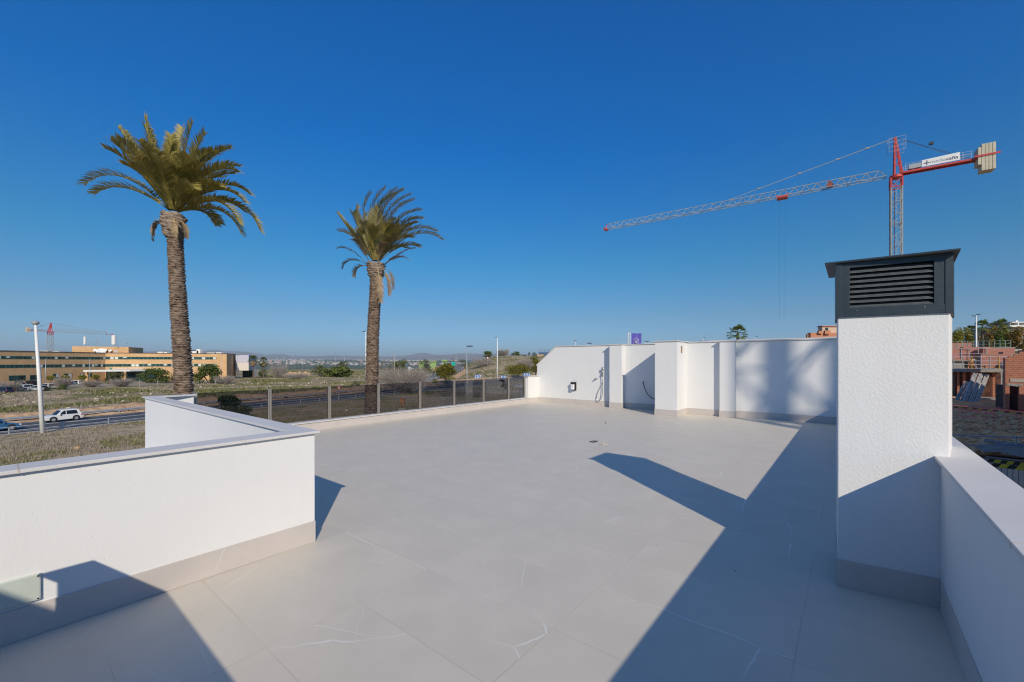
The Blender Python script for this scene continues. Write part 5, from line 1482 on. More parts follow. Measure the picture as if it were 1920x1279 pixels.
far_l = [(522.5, 669, 'leftmost of the thin far lamp posts above the grey bush'), (532.5, 665.5, 'tallest thin far lamp post right of the two fan palms'), (537.5, 672, 'short thin far lamp post close right of the tallest one'), (553, 666, 'thin far lamp post at the left end of the orange bank'), (567.5, 669.5, 'thin far lamp post at the right end of the orange bank'), (606, 667.5, 'thin far lamp post above the olive bushes'), (628.5, 663.5, 'faint far lamp post left of the slender white one, farther away'), (646, 664, 'faint far lamp post nearest to the slender white one')]
for px, yt, lb in far_l:
    lamp_at(lb, px, yt, 330 if px < 600 else 390, r0=0.16, hw=1.3, colr=M['galv'])
lamp_at('thick pale pole among the trees right of the smaller palm', 739.5, 660, 250, r0=0.30, hw=0.6, colr=M['conc'])
lamp_at('bare brown pole right beside the smaller palm trunk in the distance', 709.8, 664, 300, r0=0.18, hw=0.4, colr=M['bark'])
lamp_at('bare grey pole beside the green kiosk roof', 855, 663, 260, r0=0.28, hw=0.4, colr=M['conc'])
lamp_at('small white lamp post just showing over the left part of the far wall', 1079.5, 639.5, 130, r0=0.12, hw=1.0, arm=-0.4)
lamp_at('dark lamp head just above the far wall coping right of the white one', 1102, 644.5, 70, r0=0.07, hw=0.85)
lamp_at('dark lamp head just above the far wall right of the purple flag', 1210.5, 641, 70, r0=0.07, hw=0.7)
lamp_at('tiny dark lamp head over the neighbour coping left of the fan palm top', 1319, 634, 75, r0=0.06, hw=0.45)
lamp_at('tiny dark lamp head over the neighbour coping right of the fan palm top', 1417, 632, 75, r0=0.06, hw=0.45)
lamp_at('white double-headed lamp post among the trees right of the chimney', 1830.5, 591.5, 60, r0=0.13, head='double', hw=0.62)
lamp_at('small dark lamp head above the trees left of the double-headed lamp post', 1814.5, 612, 105, r0=0.05, hw=0.55)

# ------------------------------------------------------------------ road signs
def chevron_sign(label, px, py, D, rows=1, wpx=12, hpx=4.6):
    c = spot(px, py, D); w = wpx * D / F_PX; h = hpx * D / F_PX; g = ground(c.x, c.y)
    r = thing('chevron_sign', label, 'road sign', (c.x, c.y, g), math.atan2(-c.x, c.y) )
    z0 = c.z - g
    for k in range(rows):
        zc = z0 - (k - (rows - 1) / 2) * h * 1.05
        b = MB(); b.mi = 0; b.box(-w / 2, w / 2, -0.03, 0.03, zc - h / 2, zc + h / 2); b.mi = 1
        n = 4
        for i in range(n):
            x = -w / 2 + w * (i + 0.30) / n; t = w / n * 0.30; d = w / n * 0.32; hh = h * 0.40
            for sz in (-1, 1):
                b.quad((x, -0.035, zc + sz * hh), (x + t, -0.035, zc + sz * hh), (x + t + d, -0.035, zc), (x + d, -0.035, zc))
        b.build('panel', [M['sign_blue'], M['sign_white']], r)
    for sx in (-0.33, 0.33):
        b = MB(); b.box(sx * w - 0.06, sx * w + 0.06, 0.035, 0.12, -0.3, z0 + h * rows / 2); b.build('post', M['galv'], r)
    return r
chevron_sign('blue and white chevron sign of three stacked rows below the scrubby hill', 896, 709, 172, rows=3, wpx=11.5, hpx=4.1)
chevron_sign('single blue and white chevron sign beside the tall lamp post', 944, 706.5, 180, wpx=11, hpx=4.4)
chevron_sign('single blue and white chevron sign in front of the pine by the far wall', 987.5, 702, 186, wpx=12.5, hpx=4.6)
def yield_sign(label, px, ytop, w_px, D, back=False):
    c = spot(px, ytop, D); g = ground(c.x, c.y); w = w_px * D / F_PX
    r = thing('yield_sign', label, 'road sign', (c.x, c.y, g), math.atan2(-c.x, c.y))
    z = c.z - g; hh = w * 1.35
    b = MB(); b.mi = 0
    def tri(s, y): m_ = (0, z - hh * 0.36); return [(p[0] * s, y, m_[1] + (p[1] - m_[1]) * s) for p in ((-w / 2, z), (w / 2, z), (0, z - hh))]
    t = tri(1, 0); b.quad(*t); b.quad(*[(x, 0.03, zz) for x, y, zz in reversed(t)])
    for i in range(3):
        a, c2 = t[i], t[(i + 1) % 3]; b.quad(c2, a, (a[0], 0.03, a[2]), (c2[0], 0.03, c2[2]))
    if not back: b.mi = 1; b.quad(*tri(0.58, -0.012))
    b.build('plate', [M['galv'] if back else M['sign_red'], M['sign_white']], r)
    b = MB(); b.box(-0.045, 0.045, 0.031, 0.10, -0.2, z); b.build('post', M['galv'], r)
    b = MB(); b.box(-w * 0.3, w * 0.3, -0.01, 0.03, z - hh - w * 0.28, z - hh - w * 0.05); b.build('plaque', M['sign_blue'] if not back else M['galv'], r)
    return r
yield_sign('red and white yield sign seen through the glass railing by the road', 635.5, 724, 7.0, 85)
yield_sign('grey back of a yield sign left of the round pine', 767.5, 688, 6.3, 120, back=True)
def round_sign(label, px, py, rad_px, D, m_out, m_in):
    c = spot(px, py, D); g = ground(c.x, c.y); rad = rad_px * D / F_PX
    r = thing('round_sign', label, 'road sign', (c.x, c.y, g), math.atan2(-c.x, c.y)); z = c.z - g
    b = MB(); b.tube([(0, 0.02, z), (0, -0.02, z)], rad, 18); b.build('rim', m_out, r)
    b = MB(); b.tube([(0, -0.021, z), (0, -0.035, z)], rad * 0.66, 16); b.build('face', m_in, r)
    b = MB(); b.box(-0.04, 0.04, 0.025, 0.09, -0.2, z); b.build('post', M['galv'], r)
round_sign('round red and white speed sign in front of the dark hilltop trees', 914.5, 671, 1.9, 230, M['sign_red'], M['sign_white'])
round_sign('faint round red and white sign behind bare branches right of the smaller palm', 749.5, 706.5, 2.6, 128, M['sign_red'], M['sign_white'])
for px, py, D, lb in ((720, 686.5, 240, 'small blue square sign left of the dark round tree'), (763, 684, 240, 'small blue square sign right of the dark round tree')):
    c = spot(px, py, D); b = MB(); b.box(c.x - 0.35, c.x + 0.35, c.y, c.y + 0.04, c.z - 0.35, c.z + 0.35); b.box(c.x - 0.04, c.x + 0.04, c.y + 0.041, c.y + 0.1, ground(c.x, c.y) - 0.2, c.z + 0.2)
    tag(b.build('blue_sign', M['sign_blue'], None), lb, 'road sign')

# ------------------------------------------------------------------ bushes and trees of the field
def off_axis(px): return 1 / math.sqrt(1 + ((px - 960) / F_PX) ** 2)
def bushpx(fn, label, px, ybase, wpx, hpx, D=None, **kw):
    D = D or (EYE - GZ) * F_PX / max(ybase - HOR, 4)
    p = gp(px, D); k = D / F_PX; wpx = wpx * off_axis(px)
    # sink or lift to the photographed base only through the terrain itself
    return fn(label, p, wpx * k / 2, hpx * k, **kw)
def gb(label, p, rx, h, m='leaf_green', n=1500, leaf=None, group=None, ncl=14):
    return bush(0, label, p, rx, h, M[m], n=n, leaf=leaf or max(0.10, rx * 0.05), group=group, ncl=ncl)
bushpx(gb, 'large bright green bush beside the taller palm trunk in front of the hospital', 393, 714, 62, 34, D=150, n=3200, ncl=20)
bushpx(gb, 'wide green bush in front of the lit hospital wing left of the palm trunk', 291, 715, 60, 28, D=150, n=2800, ncl=20)
bushpx(gb, 'small green bush touching the left side of the palm trunk before the hospital', 325, 714, 16, 18, D=152, n=900)
bushpx(gb, 'olive bush in front of the hospital entrance canopy', 214, 719, 52, 22, D=146, m='leaf_olive', n=2400, ncl=18)
bushpx(gb, 'yellow-green bush left of the hospital entrance behind the bare shrubs', 181, 716, 16, 14, D=148, m='leaf_yellow', n=700)
bushpx(gb, 'low green bush in the scrub right of the car park', 117, 732, 20, 10, m='leaf_green', n=700)
bushpx(gb, 'low green bush in the scrub left of the grey car park lamp post', 87, 734, 14, 7, m='leaf_dark', n=500)
bushpx(gb, 'round green bush at the foot of the right fan palm', 492, 700, 22, 16, D=205, n=1300)
bushpx(gb, 'broad dark green bush group in the field left of the slender lamp post', 630, 702, 70, 17, D=215, m='leaf_green', n=2600, ncl=22)
bushpx(gb, 'tall grey-olive bush behind the dark green bush group', 638, 699, 40, 26, D=232, m='leaf_olive', n=1500, ncl=16)
bushpx(gb, 'grey-olive bush at the left end of the dark green bush group', 600, 700, 34, 20, D=222, m='leaf_olive', n=1200, ncl=14)
bushpx(gb, 'dark green bush right behind the smoked glass at the left end of the railing', 434, 781, 74, 42, D=56, m='leaf_dark', n=4200, leaf=0.13, ncl=22)
bushpx(gb, 'low yellow-green shrub by the guard rail left of the smaller palm', 668, 726, 26, 15, D=118, m='leaf_olive', n=800)
bushpx(gb, 'small dark green shrub in the open field right of the smaller palm', 727, 702, 14, 7, D=185, m='leaf_dark', n=500)
bushpx(gb, 'small olive shrub near the roundabout sign right of the smaller palm', 728, 694, 12, 5, D=225, m='leaf_olive', n=400)
bushpx(gb, 'rounded shrub at the end of the guard rail left of the hill', 818, 690, 40, 14, D=210, m='leaf_olive', n=1200)
for px, yb, w, h, D, lb in ((421, 716, 40, 17, 148, 'grey leafless bush below the end of the lit hospital front'), (522, 705, 36, 27, 200, 'grey leafless bush right of the two fan palms'), (228, 727, 46, 16, 128, 'wide grey leafless bush in front of the olive bush'), (172, 730, 40, 14, 124, 'grey leafless bush left of the white marker post'), (118, 731, 36, 22, 118, 'straggly bare bush in front of the parked cars'), (18, 742, 44, 22, 104, 'straggly bare bush at the left edge before the parked cars'), (345, 718, 30, 12, 142, 'grey leafless bush behind the palm trunk'), (555, 706, 50, 12, 190, 'low grey scrub below the orange bank')):
    bushpx(lambda l, p, rx, hh: twig_bush(l, p, rx, hh, 300, thick=0.028), lb, px, yb, w, h, D=D)
bushpx(lambda l, p, rx, hh: twig_bush(l, p, rx, hh, 700, thick=0.024), 'tangle of bare grey branches behind the glass railing right of the smaller palm', 757, 742, 96, 52, D=104)
bushpx(lambda l, p, rx, hh: twig_bush(l, p, rx, hh, 260, thick=0.05), 'bare grey tree between the dark hilltop trees', 945, 672, 20, 14, D=300)
bushpx(lambda l, p, rx, hh: twig_bush(l, p, rx, hh, 300, thick=0.03), 'grey bare scrub on the hillside above the right pine', 985, 690, 34, 18, D=225)
bushpx(lambda l, p, rx, hh: twig_bush(l, p, rx, hh, 300, thick=0.03), 'grey bare scrub on the left shoulder of the hill', 905, 692, 44, 18, D=235)
for px, D, lb in ((95.5, 132, 'first round clipped topiary from the left before the hospital'), (122.5, 138, 'second round clipped topiary from the left before the hospital'), (154.5, 142, 'third round clipped topiary from the left, left of the entrance'), (179, 146, 'fourth round clipped topiary from the left, before the entrance glass')):
    g_ = gp(px, D); r = thing('topiary_tree', lb, 'tree', g_, 0, 'clipped topiaries before the hospital')
    b = MB(); b.tube([(0, 0, -0.2), (0, 0, 1.9)], 0.12, 6); b.build('trunk', M['bark'], r)
    v, f = leaf_cloud([((0, 0, 2.55), (1.1, 1.1, 0.75))] * 2, 900, 0.15, 0.4); fast_mesh('crown', v, f, M['leaf_yellow'], r)
def pine(label, px, ybase, wpx, hpx, D, lean=0, n=4200, ncl=30):
    k = D / F_PX; p = gp(px, D); rx = wpx * off_axis(px) * k / 2; top = EYE + (HOR - (ybase - hpx)) * k; h = top - p.z
    return tree(label, p, rx, h, h * 0.30, M['leaf_pine'], n=n, leaf=0.17, name='pine_tree', ncl=ncl)
pine('round yellow-green pine tree behind the railing in the middle of the view', 836, 720, 50, 35, 140, n=5200, ncl=34)
pine('broad yellow-green pine tree left of the far wall behind the chevron signs', 972, 710, 54, 27, 192, n=4600, ncl=34)
pine('taller narrow pine tree half hidden by the sloped end of the far wall', 1004, 710, 26, 40, 190, n=2600, ncl=18)
bushpx(gb, 'small yellow-green pine sapling at the foot of the round pine', 815, 722, 18, 12, D=138, m='leaf_pine', n=600)
def treepx(label, px, ytop, wpx, D, m, n=1300, tr=0.25, **kw):
    k = D / F_PX; p = gp(px, D); top = EYE + (HOR - ytop) * k; h = top - p.z; wpx = wpx * off_axis(px)
    return tree(label, p, wpx * k / 2, h, h * tr, M[m], n=n, leaf=max(0.13, wpx * k * 0.022), **kw)
treepx('dark green hilltop tree with the speed sign, left of the tall lamp post', 917, 659, 27, 300, 'leaf_green', 1700, 0.1)
treepx('dark green hilltop tree right behind the tall lamp post', 938, 656.5, 18, 302, 'leaf_green', 1200, 0.1)
treepx('round dark green hilltop tree right of the bare grey tree', 967, 659.5, 21, 300, 'leaf_green', 1500, 0.1)
treepx('small dark hilltop tree nearest the blue grid structure', 1003, 661, 12, 320, 'leaf_dark', 700, 0.1)
treepx('tiny palm-like hilltop tree left of the blue grid structure', 992, 661, 7, 330, 'leaf_dark', 350, 0.4)
treepx('low dark shrubby hilltop tree left of the blue grid structure', 984, 664.5, 12, 330, 'leaf_dark', 500, 0.1)
treepx('dark green round tree right of the smaller palm beyond the field', 753, 674, 30, 268, 'leaf_green', 2000, 0.15)
treepx('dark green tree left of the round tree beyond the field', 736, 678, 26, 285, 'leaf_olive', 1300, 0.15)
treepx('olive tree beyond the field next to the smaller palm trunk', 721, 679, 20, 290, 'leaf_olive', 900, 0.15)
treepx('olive tree behind the pale green kiosk', 796, 675.5, 34, 275, 'leaf_olive', 1500, 0.15)
treepx('dark tree behind the second green roof near the bare grey pole', 848, 673, 14, 280, 'leaf_green', 800, 0.15)
treepx('olive tree right of the bare grey pole on the shoulder of the hill', 868, 674, 24, 262, 'leaf_olive', 1000, 0.15)
fan_palm('left fan palm with a brown dead skirt beside the lavender annex', gp(475, 190), spot(475, 675, 190).z - gp(475, 190).z, 2.3)
fan_palm('right fan palm with a brown dead skirt beside the lavender annex', gp(494, 197), spot(494, 678, 197).z - gp(494, 197).z, 2.3)
fan_palm('green fan palm top showing over the neighbour coping', gp(1383, 62), spot(1383, 627, 62).z - gp(1383, 62).z, 1.5, dead=False)

# ------------------------------------------------------------------ ramp road, kiosks, distant cars
ramp = catmull([(gp(660, 108).x, 108, GZ + .12), (gp(715, 120).x, 120, GZ + .12), (gp(760, 140).x, 140, GZ + .25), (gp(800, 165).x, 165, GZ + .9), (gp(832, 192).x, 192, GZ + 1.9), (gp(851, 220).x, 220, GZ + 3.2), (gp(856, 245).x, 245, GZ + 4.4), (gp(845, 262).x, 262, GZ + 4.9), (gp(825, 270).x, 270, GZ + 4.6)], 8)
ribbon('ramp_road', ramp, [(-4.6, -1.2), (-3.6, 0), (0, 0.05), (3.6, 0), (4.8, -1.2)], mat('pale_asphalt', (0.16, 0.15, 0.14), 0.9, var=0.15, vscale=0.5), 0.25)
ribbon('ramp_bank', ramp, [(-11, -6.5), (-3.8, -0.1), (3.8, -0.1), (11, -6.5)], M['soil'], 0.1)
for off in (-3.1, 3.1): ribbon('ramp_edge_line', ramp, [(off - 0.12, 0), (off + 0.12, 0)], M['road_paint'], 0.30)
def ramp_rail(label, off, i0, i1):
    r = thing('guard_rail', label, 'guard rail'); b = MB(); pts = [(ramp[i] + side(ramp, i) * off) + Vector((0, 0, 0.2)) for i in range(i0, i1)]
    for a, c in zip(pts, pts[1:]): b.bar(a + Vector((0, 0, 0.62)), c + Vector((0, 0, 0.62)), 0.08, 0.34)
    b.build('rail', M['galv'], r)
    for p in pts[::2]:
        q = MB(); q.box(p.x - .07, p.x + .07, p.y - .07, p.y + .07, p.z - 0.5, p.z + 0.75); q.build('post', M['galv'], r)
ramp_rail('guard rail along the upper left side of the ramp road', -3.9, 4, 46)
ramp_rail('guard rail along the lower right side of the ramp road', 3.9, 10, 50)
kg = mat('pale_green_wall', (0.24, 0.36, 0.13), 0.7); kd = mat('kiosk_shade', (0.05, 0.08, 0.05), 0.8)
for px, py, w, h, D, lb in ((790, 681, 9, 6, 420, 'pale green kiosk with dark openings left of the ramp road'), (834, 678, 9, 7, 420, 'pale green kiosk behind the cars at the top of the ramp'), (812, 679, 12, 3, 430, 'low pale green roof between the two kiosks')):
    c = spot(px, py, D); k = D / F_PX; r = thing('kiosk', lb, 'building', (c.x, c.y, ground(c.x, c.y)))
    z = c.z - ground(c.x, c.y); b = MB(); b.box(-w * k / 2, w * k / 2, 0, 3, 0, z + h * k * 0.1); b.build('wall', kg, r)
    b = MB(); b.box(-w * k / 2 - .3, w * k / 2 + .3, -0.4, 3.3, z + h * k * 0.1 + 0.01, z + h * k / 2); b.build('roof', kg, r)
    b = MB(); b.box(-w * k * 0.35, -w * k * 0.05, -0.05, 0.1, z - h * k * 0.35, z + h * k * 0.02); b.build('window', kd, r)
    b = MB(); b.box(w * k * 0.08, w * k * 0.33, -0.05, 0.1, z - h * k * 0.35, z + h * k * 0.02); b.build('window', kd, r)
for px, py, D, c_, hd, lb in ((783, 689, 225, 'black', 10, 'dark car in the field road left of the ramp'), (775, 690, 226, 'navy', 12, 'dark blue car behind the yield sign'), (750, 690, 232, 'white', 5, 'white car beyond the bare branches right of the smaller palm'), (838, 683.5, 268, 'navy', 0, 'dark car at the top of the ramp left of the red one'), (847, 683.5, 268, 'red', 0, 'red car at the top of the ramp')):
    if px > 800: c = spot(px, py, 265); c.z = GZ + 5.17
    else: c = gp(px, D + 150); c.z += 0.02
    make_car(lb, c, R(hd), P_[c_], 4.2, 1.76, 1.5)
c = spot(850.5, 681.5, 262); b = MB()
b.box(-1.5, 1.5, -0.6, 0.6, 0.2, 2.0); b.tube([(-1.5, 0, 2.0), (1.5, 0, 2.0)], 0.6, 12)
o = b.build('recycling_bin', mat('teal_plastic', (0.0, 0.33, 0.26), 0.4), None, bevel=0.05); o.location = (c.x, c.y, GZ + 4.95); tag(o, 'bright teal domed recycling bin at the top of the ramp', 'bin')
# orange earth bank in the field
bk = MB(); c0, c1 = gp(541, 235), gp(578, 235)
for i in range(13):
    t = i / 12; p = c0.lerp(c1, t); bk.ball((p.x, p.y, p.z), 1.5, 1.6, 1.5 + 0.5 * math.sin(i * 2.1), 9, 7, 0.5)
tag(bk.build('earth_bank', M['soil'], None, smooth=True), 'low orange earth bank in the field below two thin lamp posts', 'earth bank')
# blue grid structure on the hill
def grid_structure():
    c = spot(1020, 660, 300); k = 300 / F_PX; r = thing('scaffold_screen', 'blue-grey scaffold screen standing on the hill at the sloped end of the far wall', 'scaffold', (c.x, c.y, c.z - 5 * k))
    m = mat('blue_mesh', (0.10, 0.16, 0.28), 0.6)
    b = MB()
    for i in range(9): b.bar(((-10 + i * 2.6) * k, 0, -2), ((-10 + i * 2.6) * k, 0, 10.5 * k), 0.14)
    for i in range(6): b.bar((-10 * k, 0, i * 2.1 * k), (11 * k, 0, i * 2.1 * k), 0.12)
    b.build('frame', m, r)
    b = MB(); b.box(-10 * k, 11 * k, 0.2, 0.24, -2, 4.0 * k); b.build('netting', mat('blue_netting', (0.05, 0.10, 0.24), 0.8), r)
grid_structure()
for px, py, w, h, D, m_, lb in ((1013, 671, 12, 5, 290, M['brick_tan'], 'low sand coloured house on the hill under the scaffold screen'), (978, 668.5, 10, 3, 330, M['white_paint'], 'low white wall on the hilltop between dark trees')):
    c = spot(px, py, D); k = D / F_PX; g_ = ground(c.x, c.y)
    r = thing('hill_house', lb, 'building', (c.x, c.y, g_)); z = c.z - g_ + h * k / 2
    b = MB(); b.box(-w * k / 2, w * k / 2, 0, 6, -1, max(z, 1)); b.build('wall', m_, r)
    b = MB(); b.box(-w * k / 2 - .3, w * k / 2 + .3, -0.3, 6.3, max(z, 1) + 0.003, max(z, 1) + 0.3); b.build('roof', M['conc'], r)
# rusty box behind the railing
c = spot(755, 768, 45); r = thing('utility_cabinet', 'small rust orange cabinet on legs behind the glass railing', 'cabinet', gp(755, 62))
rust = mat('rust_orange', (0.36, 0.13, 0.035), 0.8, var=0.25, vscale=4)
b = MB(); b.box(-0.28, 0.28, -0.2, 0.2, 0.55, 1.15); b.box(-0.34, 0.34, -0.26, 0.26, 1.151, 1.25); b.build('box', rust, r)
for sx in (-1, 1):
    b = MB(); b.box(sx * 0.24 - 0.04, sx * 0.24 + 0.04, -0.1, 0.1, -0.2, 0.549); b.build('leg', rust, r)
r.location.z += 1.1; r.children[0]
b = MB(); b.box(-0.5, 0.5, -0.4, 0.4, -1.3, -0.2); b.build('plinth', M['conc'], r)
# dark roofed shelter seen through the glass beside the pier
c = gp(980, 75); r = thing('garden_shelter', 'dark flat shelter with a pale roof slab seen through the glass beside the white pier', 'shelter', c)
b = MB(); b.box(-0.6, 3.2, 0, 3, -0.2, 3.2); b.build('wall', mat('slate_panel', (0.06, 0.065, 0.08), 0.7), r)
b = MB(); b.box(-1.6, 3.4, -0.6, 3.4, 3.21, 3.5); b.build('roof', M['galv'], r)

# ------------------------------------------------------------------ flag, buildings and greenery behind the far wall
def flag():
    D = 46; p = spot(1190, 627, D); g_ = ground(p.x, p.y); k = D / F_PX
    r = thing('flag', 'purple flag with a white house emblem on a white pole behind the far wall', 'flag', (p.x - 7 * k, D, g_)); z0 = p.z - g_
    b = MB(); b.tube([(-0.10, 0, -0.2), (-0.10, 0, z0 + 0.18)], 0.045, 8); b.tube([(-0.32, 0, -0.2), (-0.32, 0, z0 + 0.2)], 0.05, 8); b.bar((-0.32, 0, z0 + 0.1), (-0.1, 0, z0 + 0.1), 0.05); b.build('pole', M['white_paint'], r)
    w, h = 19 * k, 30 * k; V = []; F = []; n = 14
    for i in range(n + 1):
        x = w * i / n + 0.05; y = 0.10 * math.sin(i * 0.9) * i / n
        for j in range(5): V.append((x, y + 0.03 * j * math.sin(i * 0.6), z0 + 0.12 - h * j / 4 - 0.02 * i / n))
    for i in range(n):
        for j in range(4): F.append((i * 5 + j, i * 5 + j + 1, i * 5 + j + 6, i * 5 + j + 5))
    cl = fast_mesh('cloth', V, F, mat('purple_cloth', (0.10, 0.085, 0.42), 0.8), r, smooth=True)
    b = MB(); cx, cz = w * 0.48, z0 + 0.12 - 14 * k; s_ = 6.2 * k; y = -0.13
    def ln(a, c_): b.bar((cx + a[0] * s_, y, cz + a[1] * s_), (cx + c_[0] * s_, y, cz + c_[1] * s_), 0.045, 0.02)
    for a, c_ in (((-0.8, .25), (0, 1)), ((0, 1), (0.85, .25)), ((-0.8, .25), (-0.55, 0)), ((0.85, .25), (0.6, 0)), ((-0.55, 0), (-0.75, -0.8)), ((0.6, 0), (0.8, -0.8)), ((-0.3, -0.1), (-0.3, -0.8)), ((-0.3, -0.1), (0.1, -0.8)), ((0.1, -0.1), (0.1, -0.8)), ((0.4, -0.1), (0.12, -0.42)), ((0.12, -0.42), (0.5, -0.8)), ((-0.3, .1), (0.25, .5)), ((0.25, .5), (0.55, .1)), ((0.0, 0.1), (0.45, 0.1))): ln(a, c_)
    b.build('emblem', M['sign_white'], cl)
flag()
def terracotta_house():
    D = 110; k = D / F_PX; c = spot(1542, 630, D); r = thing('apartment_house', 'cream and terracotta apartment house peeking over the far wall beside the chimney', 'building', (c.x, c.y, ground(c.x, c.y))); z = c.z - ground(c.x, c.y)
    tc_ = mat('terracotta_wall', (0.48, 0.20, 0.11), 0.9, var=0.1, vscale=1); cr_ = mat('cream_wall', (0.58, 0.42, 0.31), 0.9)
    b = MB(); b.box(-22 * k, 40 * k, 0, 1.2, -1, z + 6 * k); b.build('lower_wall', tc_, r)
    b = MB(); b.box(-10 * k, -2 * k, -0.6, -0.003, z + 4 * k, z + 9 * k); b.box(2 * k, 12 * k, -0.6, -0.003, z + 3 * k, z + 10 * k); b.build('balcony_wall', tc_, r)
    b = MB(); b.box(5 * k, 40 * k, 1, 2.5, z + 6.01 * k, z + 20 * k); up = b.build('upper_wall', cr_, r)
    b = MB(); b.box(3.6 * k, 41 * k, 0.7, 2.8, z + 18 * k, z + 19.3 * k); b.build('cornice', mat('brick_red', (0.36, 0.10, 0.08), 0.8), up)
    b = MB(); b.box(10.5 * k, 16 * k, 0.94, 0.998, z + 9 * k, z + 16 * k); b.build('window', M['win_glass'], up)
    b = MB(); b.box(-28 * k, -26.5 * k, 0, 0.6, -1, z + 3 * k); b.build('chimney', tc_, r)
terracotta_house()

# ------------------------------------------------------------------ building site on the right
M['brick_red'] = None
def brick_mat(name, c1, c2, mort, rz=YAW, scale=1.0, bw=0.30, bh=0.19):
    m, nt, b = new_mat(name); b.inputs['Roughness'].default_value = 0.95
    tc = N(nt, 'ShaderNodeTexCoord'); sp = N(nt, 'ShaderNodeSeparateXYZ'); nt.links.new(tc.outputs['Object'], sp.inputs[0])
    cb = N(nt, 'ShaderNodeCombineXYZ'); nt.links.new(math_n(nt, 'ADD', sp.outputs[0], sp.outputs[1]), cb.inputs[0]); nt.links.new(sp.outputs[2], cb.inputs[1])
    bk_ = N(nt, 'ShaderNodeTexBrick'); bk_.inputs['Scale'].default_value = 1.0; bk_.inputs['Brick Width'].default_value = bw; bk_.inputs['Row Height'].default_value = bh; bk_.inputs['Mortar Size'].default_value = 0.014; bk_.inputs['Mortar Smooth'].default_value = 0.2
    bk_.inputs['Color1'].default_value = (*c1, 1); bk_.inputs['Color2'].default_value = (*c2, 1); bk_.inputs['Mortar'].default_value = (*mort, 1)
    nt.links.new(cb.outputs[0], bk_.inputs['Vector'])
    no = N(nt, 'ShaderNodeTexNoise', Scale=1.2, Detail=5.0); nt.links.new(tc.outputs['Object'], no.inputs['Vector'])
    nt.links.new(mixc(nt, math_n(nt, 'MULTIPLY', no.outputs[0], 0.35), bk_.outputs[0], tuple(x * 0.55 for x in c1)), b.inputs['Base Color'])
    return m
M['brick_red'] = brick_mat('red_hollow_brick', (0.42, 0.135, 0.065), (0.52, 0.19, 0.095), (0.42, 0.33, 0.27))
M['pallet_brick'] = brick_mat('stacked_pink_brick', (0.42, 0.17, 0.13), (0.50, 0.23, 0.17), (0.30, 0.16, 0.13), bw=0.25, bh=0.09)
SZ = -3.2
def tz(px, D):                              # terrace x, y of a bearing at depth D
    return toT((px - 960) / F_PX * D, D)
def zat(py, D): return EYE + (HOR - py) / F_PX * D
def plane_y(px, X):
    r_ = (px - 960) / F_PX; a = R(38.93); dx = math.cos(a) + r_ * math.sin(a); dy = math.sin(a) - r_ * math.cos(a); return X * dy / dx, X / dx      # y, depth
def site_house_near():
    X = 60.9; y1, D1 = plane_y(1885, X); y0 = y1 - 9.0; y2, D2 = plane_y(1891, X)
    r = thing('unfinished_house', 'unfinished red brick house with a stepped gable at the right edge of the photo', 'building', (0, 0, 0), YAW)
    zt = zat(671, D1); b = MB()
    yd0, _ = plane_y(1911, X); yd1, Dd = plane_y(1893, X); zd = zat(723, Dd)
    b.box(X, X + 0.25, yd1, y1, SZ - 0.5, zt); b.box(X, X + 0.25, yd0, yd1 - 0.002, zd, zt); b.box(X, X + 0.25, y0, yd0 - 0.002, SZ - 0.5, zt); b.box(X + 0.252, X + 0.8, y1 - 0.25, y1 - 0.001, SZ - 0.5, zt)
    b.build('wall', M['brick_red'], r)
    b = MB(); b.box(X + 0.85, X + 9, y0, y1 - 2.6, SZ - 0.5, zt + 0.85); b.build('rear_block', M['brick_red'], r)
    b = MB(); n_ = 6; ya, _ = plane_y(1891, X)
    for i in range(n_): b.box(X + 0.02, X + 0.24, y0, ya - i * 0.34, zt + 0.002 + i * 0.19, zt + 0.19 + i * 0.19)
    b.box(X + 0.02, X + 0.24, y0, ya - n_ * 0.34, zt + n_ * 0.19 + 0.003, zt + n_ * 0.19 + 0.8); b.build('gable', M['brick_red'], r)
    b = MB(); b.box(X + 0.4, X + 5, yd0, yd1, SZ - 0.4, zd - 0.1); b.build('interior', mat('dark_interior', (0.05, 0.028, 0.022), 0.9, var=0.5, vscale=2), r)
    b = MB(); b.box(X - 0.03, X + 0.1, yd0 - 0.2, yd1 + 0.2, zd, zd + 0.2); b.build('lintel', M['conc'], r)
    yl, _ = plane_y(1894, X); b = MB(); b.box(X - 0.04, X + 0.1, y0, yl, zat(716, Dd), zat(710, Dd)); b.build('beam', mat('pale_render', (0.45, 0.38, 0.32), 0.9), r)
site_house_near()
